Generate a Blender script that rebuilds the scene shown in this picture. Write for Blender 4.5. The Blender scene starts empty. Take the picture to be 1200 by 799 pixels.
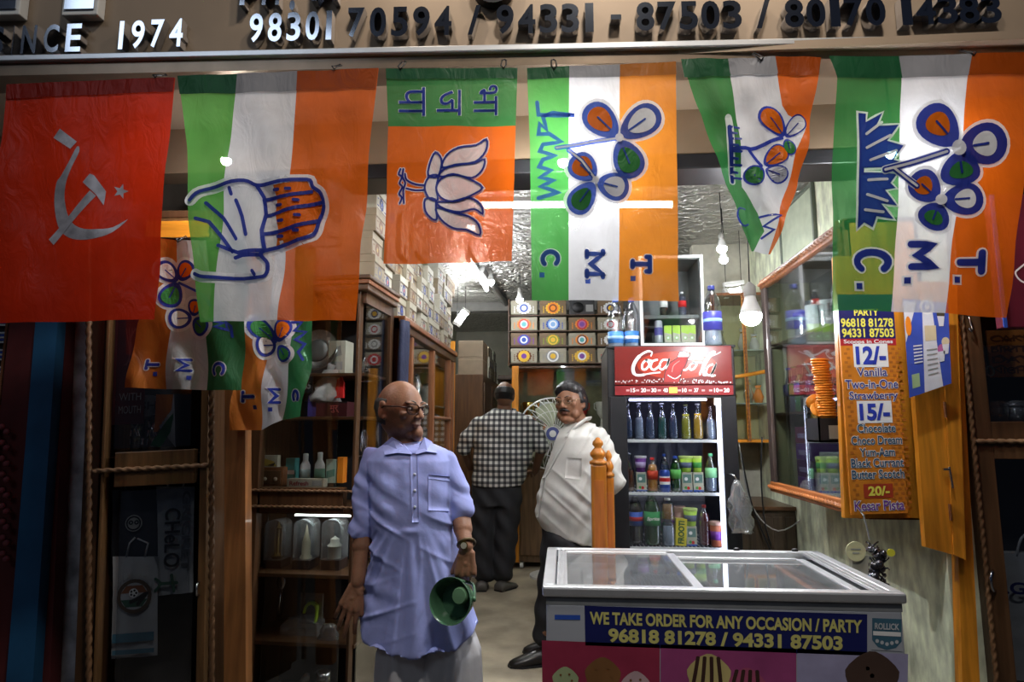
import bpy, bmesh, math, random
import numpy as np
from mathutils import Vector, Matrix, Euler
random.seed(7); RNG = np.random.RandomState(7)
SC = bpy.context.scene; COL = SC.collection
PI = math.pi

# ---------------------------------------------------------------- camera
F_PX, CX, CY = 750.0, 600.0, 399.5
PHI = math.atan(102.5 / F_PX)
THETA = math.atan(60 * math.cos(PHI) / F_PX)
CAM = Vector((0, 0, 1.30))
FWD = Vector((-math.sin(THETA) * math.cos(PHI), math.cos(THETA) * math.cos(PHI), math.sin(PHI)))
RGT = Vector((math.cos(THETA), math.sin(THETA), 0))
UPV = RGT.cross(FWD)
cd = bpy.data.cameras.new('camera'); cam = bpy.data.objects.new('camera', cd); COL.objects.link(cam)
cd.sensor_width = 36.0; cd.lens = F_PX * 36.0 / 1200.0; cd.clip_start = 0.02; cd.clip_end = 200
cam.matrix_world = Matrix(((RGT.x, UPV.x, -FWD.x, CAM.x), (RGT.y, UPV.y, -FWD.y, CAM.y), (RGT.z, UPV.z, -FWD.z, CAM.z), (0, 0, 0, 1)))
SC.camera = cam
# ---------------------------------------------------------------- world, exposure, big lights
W = bpy.data.worlds.new('night'); SC.world = W; W.use_nodes = True
bgn = W.node_tree.nodes['Background']; bgn.inputs[0].default_value = (0.30, 0.36, 0.55, 1); bgn.inputs[1].default_value = 0.035
SC.view_settings.view_transform = 'Standard'; SC.view_settings.look = 'None'
SC.view_settings.gamma = 1.0; SC.view_settings.exposure = 0.0; SC.view_settings.use_curve_mapping = False
SC.cycles.use_denoising = True
SC.cycles.max_bounces = 8; SC.cycles.diffuse_bounces = 3; SC.cycles.glossy_bounces = 3
SC.cycles.transmission_bounces = 4; SC.cycles.transparent_max_bounces = 16
SC.cycles.sample_clamp_indirect = 4.0; SC.cycles.caustics_reflective = False; SC.cycles.caustics_refractive = False

def area_light(name, loc, target, sx, sy, power, color, spread=PI):
    l = bpy.data.lights.new(name, 'AREA'); l.shape = 'RECTANGLE'; l.size = sx; l.size_y = sy; l.energy = power; l.color = color; l.spread = spread
    o = bpy.data.objects.new(name, l); COL.objects.link(o); o.location = loc
    o.rotation_euler = (Vector(target) - Vector(loc)).to_track_quat('-Z', 'Y').to_euler()
    return o
# row of street / sign lamps above and in front of the fascia, out of the frame, and one added bluish light
area_light('street_lamp_light', (0.6, -0.3, 5.4), (0.25, 2.1, 2.2), 0.5, 0.3, 33, (1.0, 0.94, 0.86), 1.9)
area_light('letter_reflection_light', (-4.1, -4.0, 6.2), (-1.0, 2.1, 2.4), 3.4, 1.5, 36, (0.72, 0.84, 1.0))  # unseen bluish panel, added so the chrome letters have something bright to reflect
for i, lx in enumerate((-0.55, 0.25, 1.0)):
    area_light('sign_spot_light', (lx, 1.62, 3.35), (lx, 2.12, 2.45), 0.06, 0.06, 3.2, (1.0, 0.86, 0.70))

# ---------------------------------------------------------------- pixel rays to world points (layout measured on the photograph)
def ray(px, py):
    return FWD * F_PX + RGT * (px - CX) - UPV * (py - CY)
def atY(px, py, Y):
    d = ray(px, py); return CAM + d * (Y / d.y)
def atX(px, py, X):
    d = ray(px, py); return CAM + d * (X / d.x)
def atZ(px, py, Z):
    d = ray(px, py); return CAM + d * ((Z - CAM.z) / d.z)
class Plane:
    """upright plane through (0,Y0), turned by ang about z and leaning by roll within itself; local x along it, y into the depth, z up"""
    def __init__(s, Y0, ang=0.0, roll=0.0):
        s.Y0, s.ang = Y0, math.radians(ang); ex = Vector((math.cos(s.ang), math.sin(s.ang), 0)); up = Vector((0, 0, 1))
        s.ex = ex * math.cos(roll) + up * math.sin(roll); s.ez = up * math.cos(roll) - ex * math.sin(roll); s.ey = Vector((-math.sin(s.ang), math.cos(s.ang), 0)); s.o = Vector((0, Y0, 0))
        s.euler = Matrix((s.ex, s.ey, s.ez)).transposed().to_euler()
    def w(s, px, py, d=0.0):
        r = ray(px, py); o = s.o + s.ey * d
        return CAM + r * ((o - CAM).dot(s.ey) / r.dot(s.ey))
    def p(s, px, py, d=0.0):
        q = s.w(px, py, d) - s.o
        return Vector((q.dot(s.ex), q.dot(s.ey), q.dot(s.ez)))
    def at(s, v): return s.o + s.ex * v[0] + s.ey * v[1] + s.ez * v[2]

# ---------------------------------------------------------------- materials
_M = {}
def mat(name, col, rough=0.6, metal=0.0, var=0.12, scale=12.0, bump=0.0, bscale=60.0, spec=0.4, trans=0.0, alpha=1.0, emit=None, estr=0.0, stretch=(1, 1, 1), ior=1.45, coat=0.0):
    if name in _M: return _M[name]
    m = bpy.data.materials.new(name); m.use_nodes = True; nt = m.node_tree; b = nt.nodes['Principled BSDF']
    tc = nt.nodes.new('ShaderNodeTexCoord'); mp = nt.nodes.new('ShaderNodeMapping'); mp.inputs['Scale'].default_value = stretch
    nt.links.new(tc.outputs['Object'], mp.inputs[0])
    nz = nt.nodes.new('ShaderNodeTexNoise'); nz.inputs['Scale'].default_value = scale; nz.inputs['Detail'].default_value = 5
    nt.links.new(mp.outputs[0], nz.inputs['Vector'])
    cr = nt.nodes.new('ShaderNodeValToRGB'); cr.color_ramp.elements[0].position = 0.3; cr.color_ramp.elements[1].position = 0.7
    c0 = [max(0, c * (1 - var)) for c in col[:3]]; c1 = [min(1, c * (1 + var)) for c in col[:3]]
    cr.color_ramp.elements[0].color = (*c0, 1); cr.color_ramp.elements[1].color = (*c1, 1)
    nt.links.new(nz.outputs['Fac'], cr.inputs[0]); nt.links.new(cr.outputs[0], b.inputs['Base Color'])
    b.inputs['Roughness'].default_value = rough; b.inputs['Metallic'].default_value = metal
    b.inputs['Specular IOR Level'].default_value = spec; b.inputs['IOR'].default_value = ior
    b.inputs['Transmission Weight'].default_value = trans; b.inputs['Alpha'].default_value = alpha
    b.inputs['Coat Weight'].default_value = coat
    if emit: b.inputs['Emission Color'].default_value = (*emit, 1); b.inputs['Emission Strength'].default_value = estr
    if bump > 0:
        n2 = nt.nodes.new('ShaderNodeTexNoise'); n2.inputs['Scale'].default_value = bscale; n2.inputs['Detail'].default_value = 4
        nt.links.new(mp.outputs[0], n2.inputs['Vector'])
        bp = nt.nodes.new('ShaderNodeBump'); bp.inputs['Strength'].default_value = bump; bp.inputs['Distance'].default_value = 0.01
        nt.links.new(n2.outputs['Fac'], bp.inputs['Height']); nt.links.new(bp.outputs[0], b.inputs['Normal'])
    _M[name] = m; return m
def sheer(name, col, see=0.2, back=0.4):
    """thin printed satin: diffuse front, light through from behind, a little see-through"""
    if name in _M: return _M[name]
    m = bpy.data.materials.new(name); m.use_nodes = True; nt = m.node_tree; N = nt.nodes; L = nt.links
    N.remove(N['Principled BSDF']); out = N['Material Output']
    tc = N.new('ShaderNodeTexCoord'); nz = N.new('ShaderNodeTexNoise'); nz.inputs['Scale'].default_value = 9; nz.inputs['Detail'].default_value = 4
    L.new(tc.outputs['Object'], nz.inputs['Vector'])
    cr = N.new('ShaderNodeValToRGB'); cr.color_ramp.elements[0].position = .3; cr.color_ramp.elements[1].position = .7
    cr.color_ramp.elements[0].color = (*[c * .9 for c in col], 1); cr.color_ramp.elements[1].color = (*[min(1, c * 1.08) for c in col], 1)
    L.new(nz.outputs['Fac'], cr.inputs[0])
    mp = N.new('ShaderNodeMapping'); mp.inputs['Rotation'].default_value = (0.3, 0.5, 0.6); mp.inputs['Scale'].default_value = (1.6, 1, 0.8); L.new(tc.outputs['Object'], mp.inputs[0])
    n2 = N.new('ShaderNodeTexNoise'); n2.inputs['Scale'].default_value = 11; n2.inputs['Detail'].default_value = 3; n2.inputs['Distortion'].default_value = 1.2; L.new(mp.outputs[0], n2.inputs['Vector'])
    bp = N.new('ShaderNodeBump'); bp.inputs['Strength'].default_value = .35; bp.inputs['Distance'].default_value = .02; L.new(n2.outputs['Fac'], bp.inputs['Height'])
    d = N.new('ShaderNodeBsdfDiffuse'); t = N.new('ShaderNodeBsdfTranslucent'); tr = N.new('ShaderNodeBsdfTransparent'); g = N.new('ShaderNodeBsdfGlossy')
    for n in (d, t): L.new(cr.outputs[0], n.inputs[0]); L.new(bp.outputs[0], n.inputs['Normal'])
    tr.inputs[0].default_value = (*[.45 + .55 * (c / max(col)) for c in col], 1); L.new(bp.outputs[0], g.inputs['Normal']); g.inputs['Roughness'].default_value = .38
    a = N.new('ShaderNodeMixShader'); a.inputs[0].default_value = back; L.new(d.outputs[0], a.inputs[1]); L.new(t.outputs[0], a.inputs[2])
    h = N.new('ShaderNodeMixShader'); h.inputs[0].default_value = .022; L.new(a.outputs[0], h.inputs[1]); L.new(g.outputs[0], h.inputs[2])
    c = N.new('ShaderNodeMixShader'); c.inputs[0].default_value = see; L.new(h.outputs[0], c.inputs[1]); L.new(tr.outputs[0], c.inputs[2])
    L.new(c.outputs[0], out.inputs[0]); _M[name] = m; return m
def clear(name, tint=(1, 1, 1), refl=0.12, rough=0.03, dirt=0.0):
    """pane / thin plastic: see-through with mirror reflections, optional haze of grime"""
    if name in _M: return _M[name]
    m = bpy.data.materials.new(name); m.use_nodes = True; nt = m.node_tree; N = nt.nodes; L = nt.links
    N.remove(N['Principled BSDF']); out = N['Material Output']
    tr = N.new('ShaderNodeBsdfTransparent'); tr.inputs[0].default_value = (*tint, 1)
    g = N.new('ShaderNodeBsdfGlossy'); g.inputs['Roughness'].default_value = rough
    lw = N.new('ShaderNodeLayerWeight'); lw.inputs[0].default_value = 0.25
    mt = N.new('ShaderNodeMath'); mt.operation = 'MULTIPLY_ADD'; mt.inputs[1].default_value = 0.6; mt.inputs[2].default_value = refl
    L.new(lw.outputs['Facing'], mt.inputs[0])
    a = N.new('ShaderNodeMixShader'); L.new(mt.outputs[0], a.inputs[0]); L.new(tr.outputs[0], a.inputs[1]); L.new(g.outputs[0], a.inputs[2])
    last = a
    if dirt > 0:
        tc = N.new('ShaderNodeTexCoord'); nz = N.new('ShaderNodeTexNoise'); nz.inputs['Scale'].default_value = 14; nz.inputs['Detail'].default_value = 6
        L.new(tc.outputs['Object'], nz.inputs['Vector'])
        m2 = N.new('ShaderNodeMath'); m2.operation = 'MULTIPLY'; m2.inputs[1].default_value = dirt * 1.6; L.new(nz.outputs['Fac'], m2.inputs[0])
        df = N.new('ShaderNodeBsdfDiffuse'); df.inputs[0].default_value = (.7, .72, .75, 1)
        b = N.new('ShaderNodeMixShader'); L.new(m2.outputs[0], b.inputs[0]); L.new(a.outputs[0], b.inputs[1]); L.new(df.outputs[0], b.inputs[2]); last = b
    L.new(last.outputs[0], out.inputs[0]); _M[name] = m; return m
def glow(name, col, strength):
    if name in _M: return _M[name]
    m = bpy.data.materials.new(name); m.use_nodes = True; nt = m.node_tree; N = nt.nodes
    N.remove(N['Principled BSDF']); e = N.new('ShaderNodeEmission'); e.inputs[0].default_value = (*col, 1); e.inputs[1].default_value = strength
    nt.links.new(e.outputs[0], N['Material Output'].inputs[0]); _M[name] = m; return m
def wood(name, col, rough=0.38, axis=2, var=0.35, coat=0.15):
    st = [7, 7, 7]; st[axis] = 0.6
    return mat(name, col, rough, 0, var, 5.0, 0.12, 9.0, 0.35, stretch=tuple(st), coat=coat)

# ---------------------------------------------------------------- object helpers
def tag(o, label=None, cat=None, group=None, kind=None):
    if label: o['label'] = label
    if cat: o['category'] = cat
    if group: o['group'] = group
    if kind: o['kind'] = kind
    return o
def thing(name, label, cat, loc=(0, 0, 0), rotz=0.0, group=None):
    o = bpy.data.objects.new(name, None); COL.objects.link(o); o.empty_display_size = .05
    o.location = loc; o.rotation_euler = (0, 0, rotz)
    return tag(o, label, cat, group)
KIDS = {}
def kids(o): return [c for c in bpy.data.objects if c.parent == o]
def copy_tree(o, loc=None, rot=None, label=None, group=None):
    c = o.copy(); COL.objects.link(c)
    if loc is not None: c.location = loc
    if rot is not None: c.rotation_euler = rot
    if label: c['label'] = label
    if group: c['group'] = group
    for ch in KIDS.get(o.name, ()):
        d = ch.copy(); COL.objects.link(d); d.parent = c
        for g in KIDS.get(ch.name, ()):
            e = g.copy(); COL.objects.link(e); e.parent = d
    return c

def rotm(rx=0, ry=0, rz=0): return Euler((math.radians(rx), math.radians(ry), math.radians(rz))).to_matrix()
def basis(d, up=(0, 0, 1)):
    """3x3 with columns x,y,z where z = d"""
    z = Vector(d).normalized(); u = Vector(up)
    if abs(z.dot(u)) > .98: u = Vector((1, 0, 0))
    x = u.cross(z).normalized(); y = z.cross(x)
    return Matrix((x, y, z)).transposed()
_boxcache = {}
class MB:
    def __init__(s): s.v = []; s.f = []; s.m = []; s.mats = []; s.uv = None
    def mi(s, m):
        if m not in s.mats: s.mats.append(m)
        return s.mats.index(m)
    def add(s, vs, fs, m, M=None):
        k = len(s.v); i = s.mi(m)
        if M is not None: vs = [M @ Vector(v) for v in vs]
        s.v.extend([tuple(v) for v in vs]); s.f.extend([tuple(a + k for a in f) for f in fs]); s.m.extend([i] * len(fs)); return s
    def box(s, c, size, m, rot=None, bev=0.0):
        c = Vector(c); h = [abs(a) / 2 for a in size]
        if bev > 0 and min(h) > bev * 1.05:
            bm = bmesh.new(); bmesh.ops.create_cube(bm, size=1.0)
            for v in bm.verts: v.co = Vector((v.co.x * h[0] * 2, v.co.y * h[1] * 2, v.co.z * h[2] * 2))
            bmesh.ops.bevel(bm, geom=list(bm.edges), offset=bev, segments=2, affect='EDGES', profile=.5)
            bm.verts.index_update(); vs = [v.co.copy() for v in bm.verts]; fs = [[v.index for v in f.verts] for f in bm.faces]; bm.free()
        else:
            vs = [Vector((x * h[0], y * h[1], z * h[2])) for z in (-1, 1) for y in (-1, 1) for x in (-1, 1)]
            fs = [(0, 2, 3, 1), (4, 5, 7, 6), (0, 1, 5, 4), (2, 6, 7, 3), (0, 4, 6, 2), (1, 3, 7, 5)]
        if rot is not None: vs = [rot @ v for v in vs]
        return s.add([c + v for v in vs], fs, m)
    def bx(s, x0, x1, y0, y1, z0, z1, m, bev=0.0):
        return s.box(((x0 + x1) / 2, (y0 + y1) / 2, (z0 + z1) / 2), (x1 - x0, y1 - y0, z1 - z0), m, None, bev)
    def cyl(s, p0, p1, r0, m, r1=None, n=16, cap=True):
        p0, p1 = Vector(p0), Vector(p1); r1 = r0 if r1 is None else r1; B = basis(p1 - p0)
        vs = []
        for p, r in ((p0, r0), (p1, r1)):
            for k in range(n): a = 2 * PI * k / n; vs.append(p + B @ Vector((r * math.cos(a), r * math.sin(a), 0)))
        fs = [(k, (k + 1) % n, n + (k + 1) % n, n + k) for k in range(n)]
        if cap: fs += [tuple(reversed(range(n))), tuple(range(n, 2 * n))]
        return s.add(vs, fs, m)
    def tube(s, path, r, m, n=8, closed=False, cap=True, flat=1.0):
        P = [Vector(p) for p in path]; k = len(P); vs = []; fs = []; prev = None
        for i, p in enumerate(P):
            if closed: t = P[(i + 1) % k] - P[i - 1]
            else: t = P[min(i + 1, k - 1)] - P[max(i - 1, 0)]
            t.normalize()
            if prev is None: B = basis(t); x = B.col[0].copy()
            else:
                x = prev - t * prev.dot(t)
                x = x.normalized() if x.length > 1e-6 else basis(t).col[0].copy()
            prev = x; y = t.cross(x); rr = r[i] if isinstance(r, (list, tuple)) else r
            for j in range(n): a = 2 * PI * j / n; vs.append(p + x * rr * math.cos(a) + y * rr * flat * math.sin(a))
        for i in range(k if closed else k - 1):
            a = i * n; b = ((i + 1) % k) * n
            for j in range(n): fs.append((a + j, a + (j + 1) % n, b + (j + 1) % n, b + j))
        if cap and not closed: fs += [tuple(reversed(range(n))), tuple(range((k - 1) * n, k * n))]
        return s.add(vs, fs, m)
    def lathe(s, prof, m, c=(0, 0, 0), n=20, B=None, sy=1.0):
        c = Vector(c); vs = []; fs = []; k = len(prof)
        for (r, z) in prof:
            for j in range(n):
                a = 2 * PI * j / n; q = Vector((r * math.cos(a), r * sy * math.sin(a), z)); vs.append(c + (B @ q if B is not None else q))
        for i in range(k - 1):
            for j in range(n): fs.append((i * n + j, i * n + (j + 1) % n, (i + 1) * n + (j + 1) % n, (i + 1) * n + j))
        if prof[0][0] > 1e-5: fs.append(tuple(reversed(range(n))))
        if prof[-1][0] > 1e-5: fs.append(tuple(range((k - 1) * n, k * n)))
        return s.add(vs, fs, m)
    def loft(s, rings, m, cap=True, closed=True):
        n = len(rings[0]); vs = [v for r in rings for v in r]; fs = []
        for i in range(len(rings) - 1):
            for j in range(n if closed else n - 1): fs.append((i * n + j, i * n + (j + 1) % n, (i + 1) * n + (j + 1) % n, (i + 1) * n + j))
        if cap and closed: fs += [tuple(reversed(range(n))), tuple(range((len(rings) - 1) * n, len(rings) * n))]
        return s.add(vs, fs, m)
    def ell(s, c, r, m, rot=None, nu=20, nv=12):
        if isinstance(r, (int, float)): r = (r, r, r)
        vs = []; fs = []; c = Vector(c)
        for i in range(nv + 1):
            t = PI * i / nv
            for j in range(nu):
                a = 2 * PI * j / nu; q = Vector((r[0] * math.sin(t) * math.cos(a), r[1] * math.sin(t) * math.sin(a), r[2] * math.cos(t)))
                vs.append(c + (rot @ q if rot is not None else q))
        for i in range(nv):
            for j in range(nu): fs.append((i * nu + j, (i + 1) * nu + j, (i + 1) * nu + (j + 1) % nu, i * nu + (j + 1) % nu))
        return s.add(vs, fs, m)
    def prism(s, poly, y0, y1, m):
        """polygon in local x,z pushed from y0 to y1"""
        n = len(poly); vs = [(x, y0, z) for x, z in poly] + [(x, y1, z) for x, z in poly]
        fs = [tuple(range(n)), tuple(reversed(range(n, 2 * n)))] + [(i, (i + 1) % n, n + (i + 1) % n, n + i) for i in range(n)]
        return s.add(vs, fs, m)
    def flatpoly(s, poly, y, m):
        return s.add([(x, y, z) for x, z in poly], [tuple(range(len(poly)))], m)
    def disc(s, cx, cz, r, y, m, n=24, rz=None):
        rz = rz or r
        return s.flatpoly([(cx + r * math.cos(2 * PI * k / n), cz + rz * math.sin(2 * PI * k / n)) for k in range(n)], y, m)
    def ringflat(s, cx, cz, r0, r1, y, m, n=28, a0=0, a1=2 * PI):
        vs = []; fs = []
        for k in range(n + 1):
            a = a0 + (a1 - a0) * k / n
            vs += [(cx + r0 * math.cos(a), y, cz + r0 * math.sin(a)), (cx + r1 * math.cos(a), y, cz + r1 * math.sin(a))]
        for k in range(n): fs.append((2 * k, 2 * k + 1, 2 * k + 3, 2 * k + 2))
        return s.add(vs, fs, m)
    def strokeflat(s, pts, w, y, m, closed=False):
        q = ribbon(pts, w, closed); s.nk = getattr(s, 'nk', 0) + 1; y -= 4e-5 * (s.nk % 40)
        for quad in q: s.add([(a, y, b) for a, b in quad], [tuple(range(len(quad)))], m)
        return s
    def text(s, string, x0, x1, z0, z1, y, m, bold=0.0, rot=0, ext=0.0, shear=0.0, keep=False):
        """fit a string to the box x0..x1, z0..z1 on the plane y (rot: quarter turns clockwise; keep: keep the aspect, centred)"""
        V, Fc = glyphs(string, bold, ext, shear); V = V.copy()
        for _ in range(rot % 4): V = np.stack([V[:, 1], -V[:, 0], V[:, 2]], 1)
        lo, hi = V[:, :2].min(0), V[:, :2].max(0); sx = (x1 - x0) / (hi[0] - lo[0]); sz = (z1 - z0) / (hi[1] - lo[1])
        if keep: sx = sz = min(sx, sz)
        mx, mz = (x0 + x1) / 2, (z0 + z1) / 2
        vs = [(mx + (a - (lo[0] + hi[0]) / 2) * sx, y - c * abs(sz), mz + (b - (lo[1] + hi[1]) / 2) * sz) for a, b, c in V]
        return s.add(vs, Fc, m)
    def build(s, name, parent=None, smooth=False, loc=None, auto=None):
        me = bpy.data.meshes.new(name); me.from_pydata(s.v, [], s.f)
        for m in s.mats: me.materials.append(m)
        if s.m: me.polygons.foreach_set('material_index', s.m)
        if smooth: me.polygons.foreach_set('use_smooth', [True] * len(me.polygons))
        me.update()
        if smooth and auto is not None: me.set_sharp_from_angle(angle=math.radians(auto))
        o = bpy.data.objects.new(name, me); COL.objects.link(o)
        if parent is not None: o.parent = parent; KIDS.setdefault(parent.name, []).append(o)
        if loc is not None: o.location = loc
        return o
def ribbon(pts, w, closed=False):
    """quads (2D) covering a stroked polyline: mitred strip with round ends, no overlaps"""
    P = [np.array(p, float) for p in pts]; P = [p for k, p in enumerate(P) if k == 0 or np.hypot(*(p - P[k - 1])) > 1e-7]
    W = list(w)[:len(P)] if isinstance(w, (list, tuple)) else [w] * len(P)
    if closed and np.hypot(*(P[0] - P[-1])) < 1e-7: P.pop(); W.pop()
    n = len(P); A = []; B = []; out = []
    if n < 2: return out
    for i in range(n):
        d0 = P[i] - P[i - 1] if (closed or i > 0) else P[1] - P[0]; d1 = P[(i + 1) % n] - P[i] if (closed or i < n - 1) else d0
        n0 = np.array([-d0[1], d0[0]]) / np.hypot(*d0); n1 = np.array([-d1[1], d1[0]]) / np.hypot(*d1); m = n0 + n1; L = np.hypot(*m)
        m = n1 if L < .3 else m / L; m = m * min(1.6, 1 / max(.3, float(m.dot(n1)))); A.append(P[i] + m * W[i] / 2); B.append(P[i] - m * W[i] / 2)
    for i in range(n if closed else n - 1): k = (i + 1) % n; out.append([tuple(A[i]), tuple(A[k]), tuple(B[k]), tuple(B[i])])
    if not closed:
        for e, q in ((0, P[0] - P[1]), (-1, P[-1] - P[-2])):
            a0 = math.atan2(q[1], q[0]); out.append([tuple(P[e] + W[e] / 2 * np.array([math.cos(a0 + a), math.sin(a0 + a)])) for a in [-PI / 2 + PI * k / 6 for k in range(7)]])
    return out
def spline(pts, k=6, closed=False):
    """Catmull-Rom through 2D/3D points"""
    P = [np.array(p, float) for p in pts]; n = len(P); out = []
    for i in range(n if closed else n - 1):
        p0 = P[(i - 1) % n] if closed or i > 0 else P[0]; p1 = P[i]; p2 = P[(i + 1) % n]; p3 = P[(i + 2) % n] if closed or i + 2 < n else P[-1]
        for j in range(k):
            t = j / k; out.append(tuple(.5 * ((2 * p1) + (-p0 + p2) * t + (2 * p0 - 5 * p1 + 4 * p2 - p3) * t * t + (-p0 + 3 * p1 - 3 * p2 + p3) * t ** 3)))
    if not closed: out.append(tuple(P[-1]))
    return out
_gl = {}
def glyphs(string, bold=0.0, ext=0.0, shear=0.0):
    key = (string, bold, ext, shear)
    if key in _gl: return _gl[key]
    cu = bpy.data.curves.new('t', 'FONT'); cu.body = string; cu.offset = bold; cu.extrude = ext; cu.resolution_u = 4; cu.shear = shear
    o = bpy.data.objects.new('t', cu); COL.objects.link(o); bpy.context.view_layer.update()
    me = bpy.data.meshes.new_from_object(o.evaluated_get(bpy.context.evaluated_depsgraph_get()))
    V = np.array([v.co[:] for v in me.vertices]); Fc = [tuple(p.vertices) for p in me.polygons]
    bpy.data.objects.remove(o); bpy.data.curves.remove(cu); bpy.data.meshes.remove(me)
    _gl[key] = (V, Fc); return V, Fc
def fill2d(loops):
    """triangulated fill of closed 2D loops (holes by even-odd)"""
    cu = bpy.data.curves.new('f', 'CURVE'); cu.dimensions = '2D'; cu.fill_mode = 'BOTH'
    for lp in loops:
        sp = cu.splines.new('POLY'); sp.points.add(len(lp) - 1); sp.use_cyclic_u = True
        for q, (a, b) in zip(sp.points, lp): q.co = (a, b, 0, 1)
    o = bpy.data.objects.new('f', cu); COL.objects.link(o); bpy.context.view_layer.update()
    me = bpy.data.meshes.new_from_object(o.evaluated_get(bpy.context.evaluated_depsgraph_get()))
    V = np.array([v.co[:2] for v in me.vertices]).reshape(-1, 2); Fc = [tuple(p.vertices) for p in me.polygons]
    bpy.data.objects.remove(o); bpy.data.curves.remove(cu); bpy.data.meshes.remove(me)
    return V, Fc
# ---------------------------------------------------------------- palette
BROWN = wood('dark_brown_wood', (0.075, 0.036, 0.016)); BROWN_H = wood('dark_brown_wood_rail', (0.075, 0.036, 0.016), axis=0)
TEAK = wood('orange_teak_veneer', (0.58, 0.22, 0.018), 0.42); TEAK_H = wood('orange_teak_rail', (0.58, 0.22, 0.018), 0.42, axis=0)
REDW = wood('red_brown_wood', (0.20, 0.075, 0.03)); ROPE = wood('carved_rope_wood', (0.115, 0.058, 0.026), 0.5)
NEWEL = wood('polished_orange_newel', (0.40, 0.14, 0.015), 0.3, coat=.4)
BLACK = mat('black_plastic', (0.012, 0.012, 0.014), 0.4); BLACKM = mat('black_metal', (0.02, 0.02, 0.022), 0.35, 0.4)
WHITEP = mat('white_plastic', (0.75, 0.75, 0.73), 0.4, var=.05); STEEL = mat('brushed_steel', (0.6, 0.6, 0.6), 0.25, 1.0, stretch=(1, 1, 12))
ALU = mat('aluminium', (0.72, 0.73, 0.75), 0.32, 0.75, var=.06); CHROME = mat('chrome', (0.60, 0.64, 0.72), 0.10, 1.0, var=.04)
GLASS = clear('cabinet_glass', (0.93, 0.95, 0.94), 0.05, 0.02); GLASSD = clear('dusty_dark_glass', (0.80, 0.82, 0.84), 0.05, 0.05)
PLAST = clear('clear_plastic', (0.93, 0.95, 0.97), 0.10, 0.12); FILM = clear('crinkled_clear_film', (0.80, 0.82, 0.84), 0.22, 0.15, dirt=.16)
CREAM = mat('pale_yellow_laminate', (0.52, 0.50, 0.27), 0.5, var=.08); GOLD = mat('gilt_metal', (0.75, 0.52, 0.14), 0.25, 1.0)
NAVY = mat('navy_print', (0.012, 0.016, 0.11), 0.4, var=.05); YEL = mat('yellow_print', (0.80, 0.72, 0.10), 0.45, var=.04)
WHT = mat('white_print', (0.80, 0.80, 0.80), 0.5, var=.03); BLK = mat('black_print', (0.012, 0.012, 0.015), 0.5, var=.03); REDP = mat('red_print', (0.55, 0.02, 0.02), 0.4, var=.05)
GRNP = mat('green_print', (0.06, 0.30, 0.06), 0.45); BLUP = mat('blue_print', (0.03, 0.09, 0.45), 0.45); ORGP = mat('orange_print', (0.80, 0.24, 0.02), 0.45)
LIME = mat('lime_print', (0.42, 0.65, 0.06), 0.45); PURP = mat('purple_print', (0.17, 0.04, 0.30), 0.45); PINK = mat('pink_print', (0.60, 0.10, 0.22), 0.45)
CARD = mat('white_card', (0.44, 0.42, 0.34), 0.6, var=.08); GREYC = mat('grey_card', (0.30, 0.30, 0.29), 0.6)

# ---------------------------------------------------------------- planes (all distances in metres from the camera)
F = Plane(2.10, 2.5)        # signboard and flags
DA = Plane(2.70, 10, .045)        # folded door at the side of the shop front
DB = Plane(2.75, -3)        # display cabinet beside it
R = Plane(2.65, 0)          # price board, teak doors, far cabinet
LX, RX = -0.86, 1.20        # faces of the cabinet runs inside
CEIL = 2.75

def struct(name, mb, smooth=False):
    o = mb.build(name, smooth=smooth); o['kind'] = 'structure'; return o

# ---------------------------------------------------------------- floor, street, walls, ceiling
def floor_mat():
    m = mat('worn_concrete_floor', (0.35, 0.295, 0.21), 0.55, var=.35, scale=3.5, bump=.15, bscale=30, spec=.3)
    return m
mb = MB(); mb.bx(-1.6, 1.48, 3.1, 9.5, -0.25, 0.0, floor_mat()); struct('floor', mb)
mb = MB(); mb.bx(-6, 6, -3, 3.1, -0.3, -0.2, mat('street_paving', (0.10, 0.09, 0.08), 0.8, var=.3, scale=6, bump=.4)); struct('ground', mb)
mb = MB(); mb.bx(-1.8, -1.6, 2.95, 9.7, -0.2, 3.0, mat('aged_cream_wall', (0.42, 0.40, 0.33), 0.8, var=.2, scale=3)); struct('wall_left', mb)
mb = MB(); mb.bx(1.48, 1.595, 2.70, 9.7, -0.2, 3.0, mat('pale_green_wall', (0.66, 0.70, 0.52), 0.8, var=.4, scale=16, stretch=(1, 1, .45), bump=.3)); struct('wall_right', mb)
mb = MB(); mb.bx(-1.8, 1.9, 9.5, 9.7, -0.2, 3.0, mat('aged_cream_wall', (0.42, 0.40, 0.33))); struct('wall_back', mb)
PLB = mat('night_plaster', (.16, .14, .12), .8, var=.3, scale=4)
mb = MB(); mb.bx(-6, -1.8, 3.3, 3.4, -.2, 4, PLB); struct('wall_neighbour', mb); mb = MB(); mb.bx(1.9, 6, 3.0, 3.1, -.2, 4, PLB); struct('wall_neighbour_right', mb)
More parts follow.
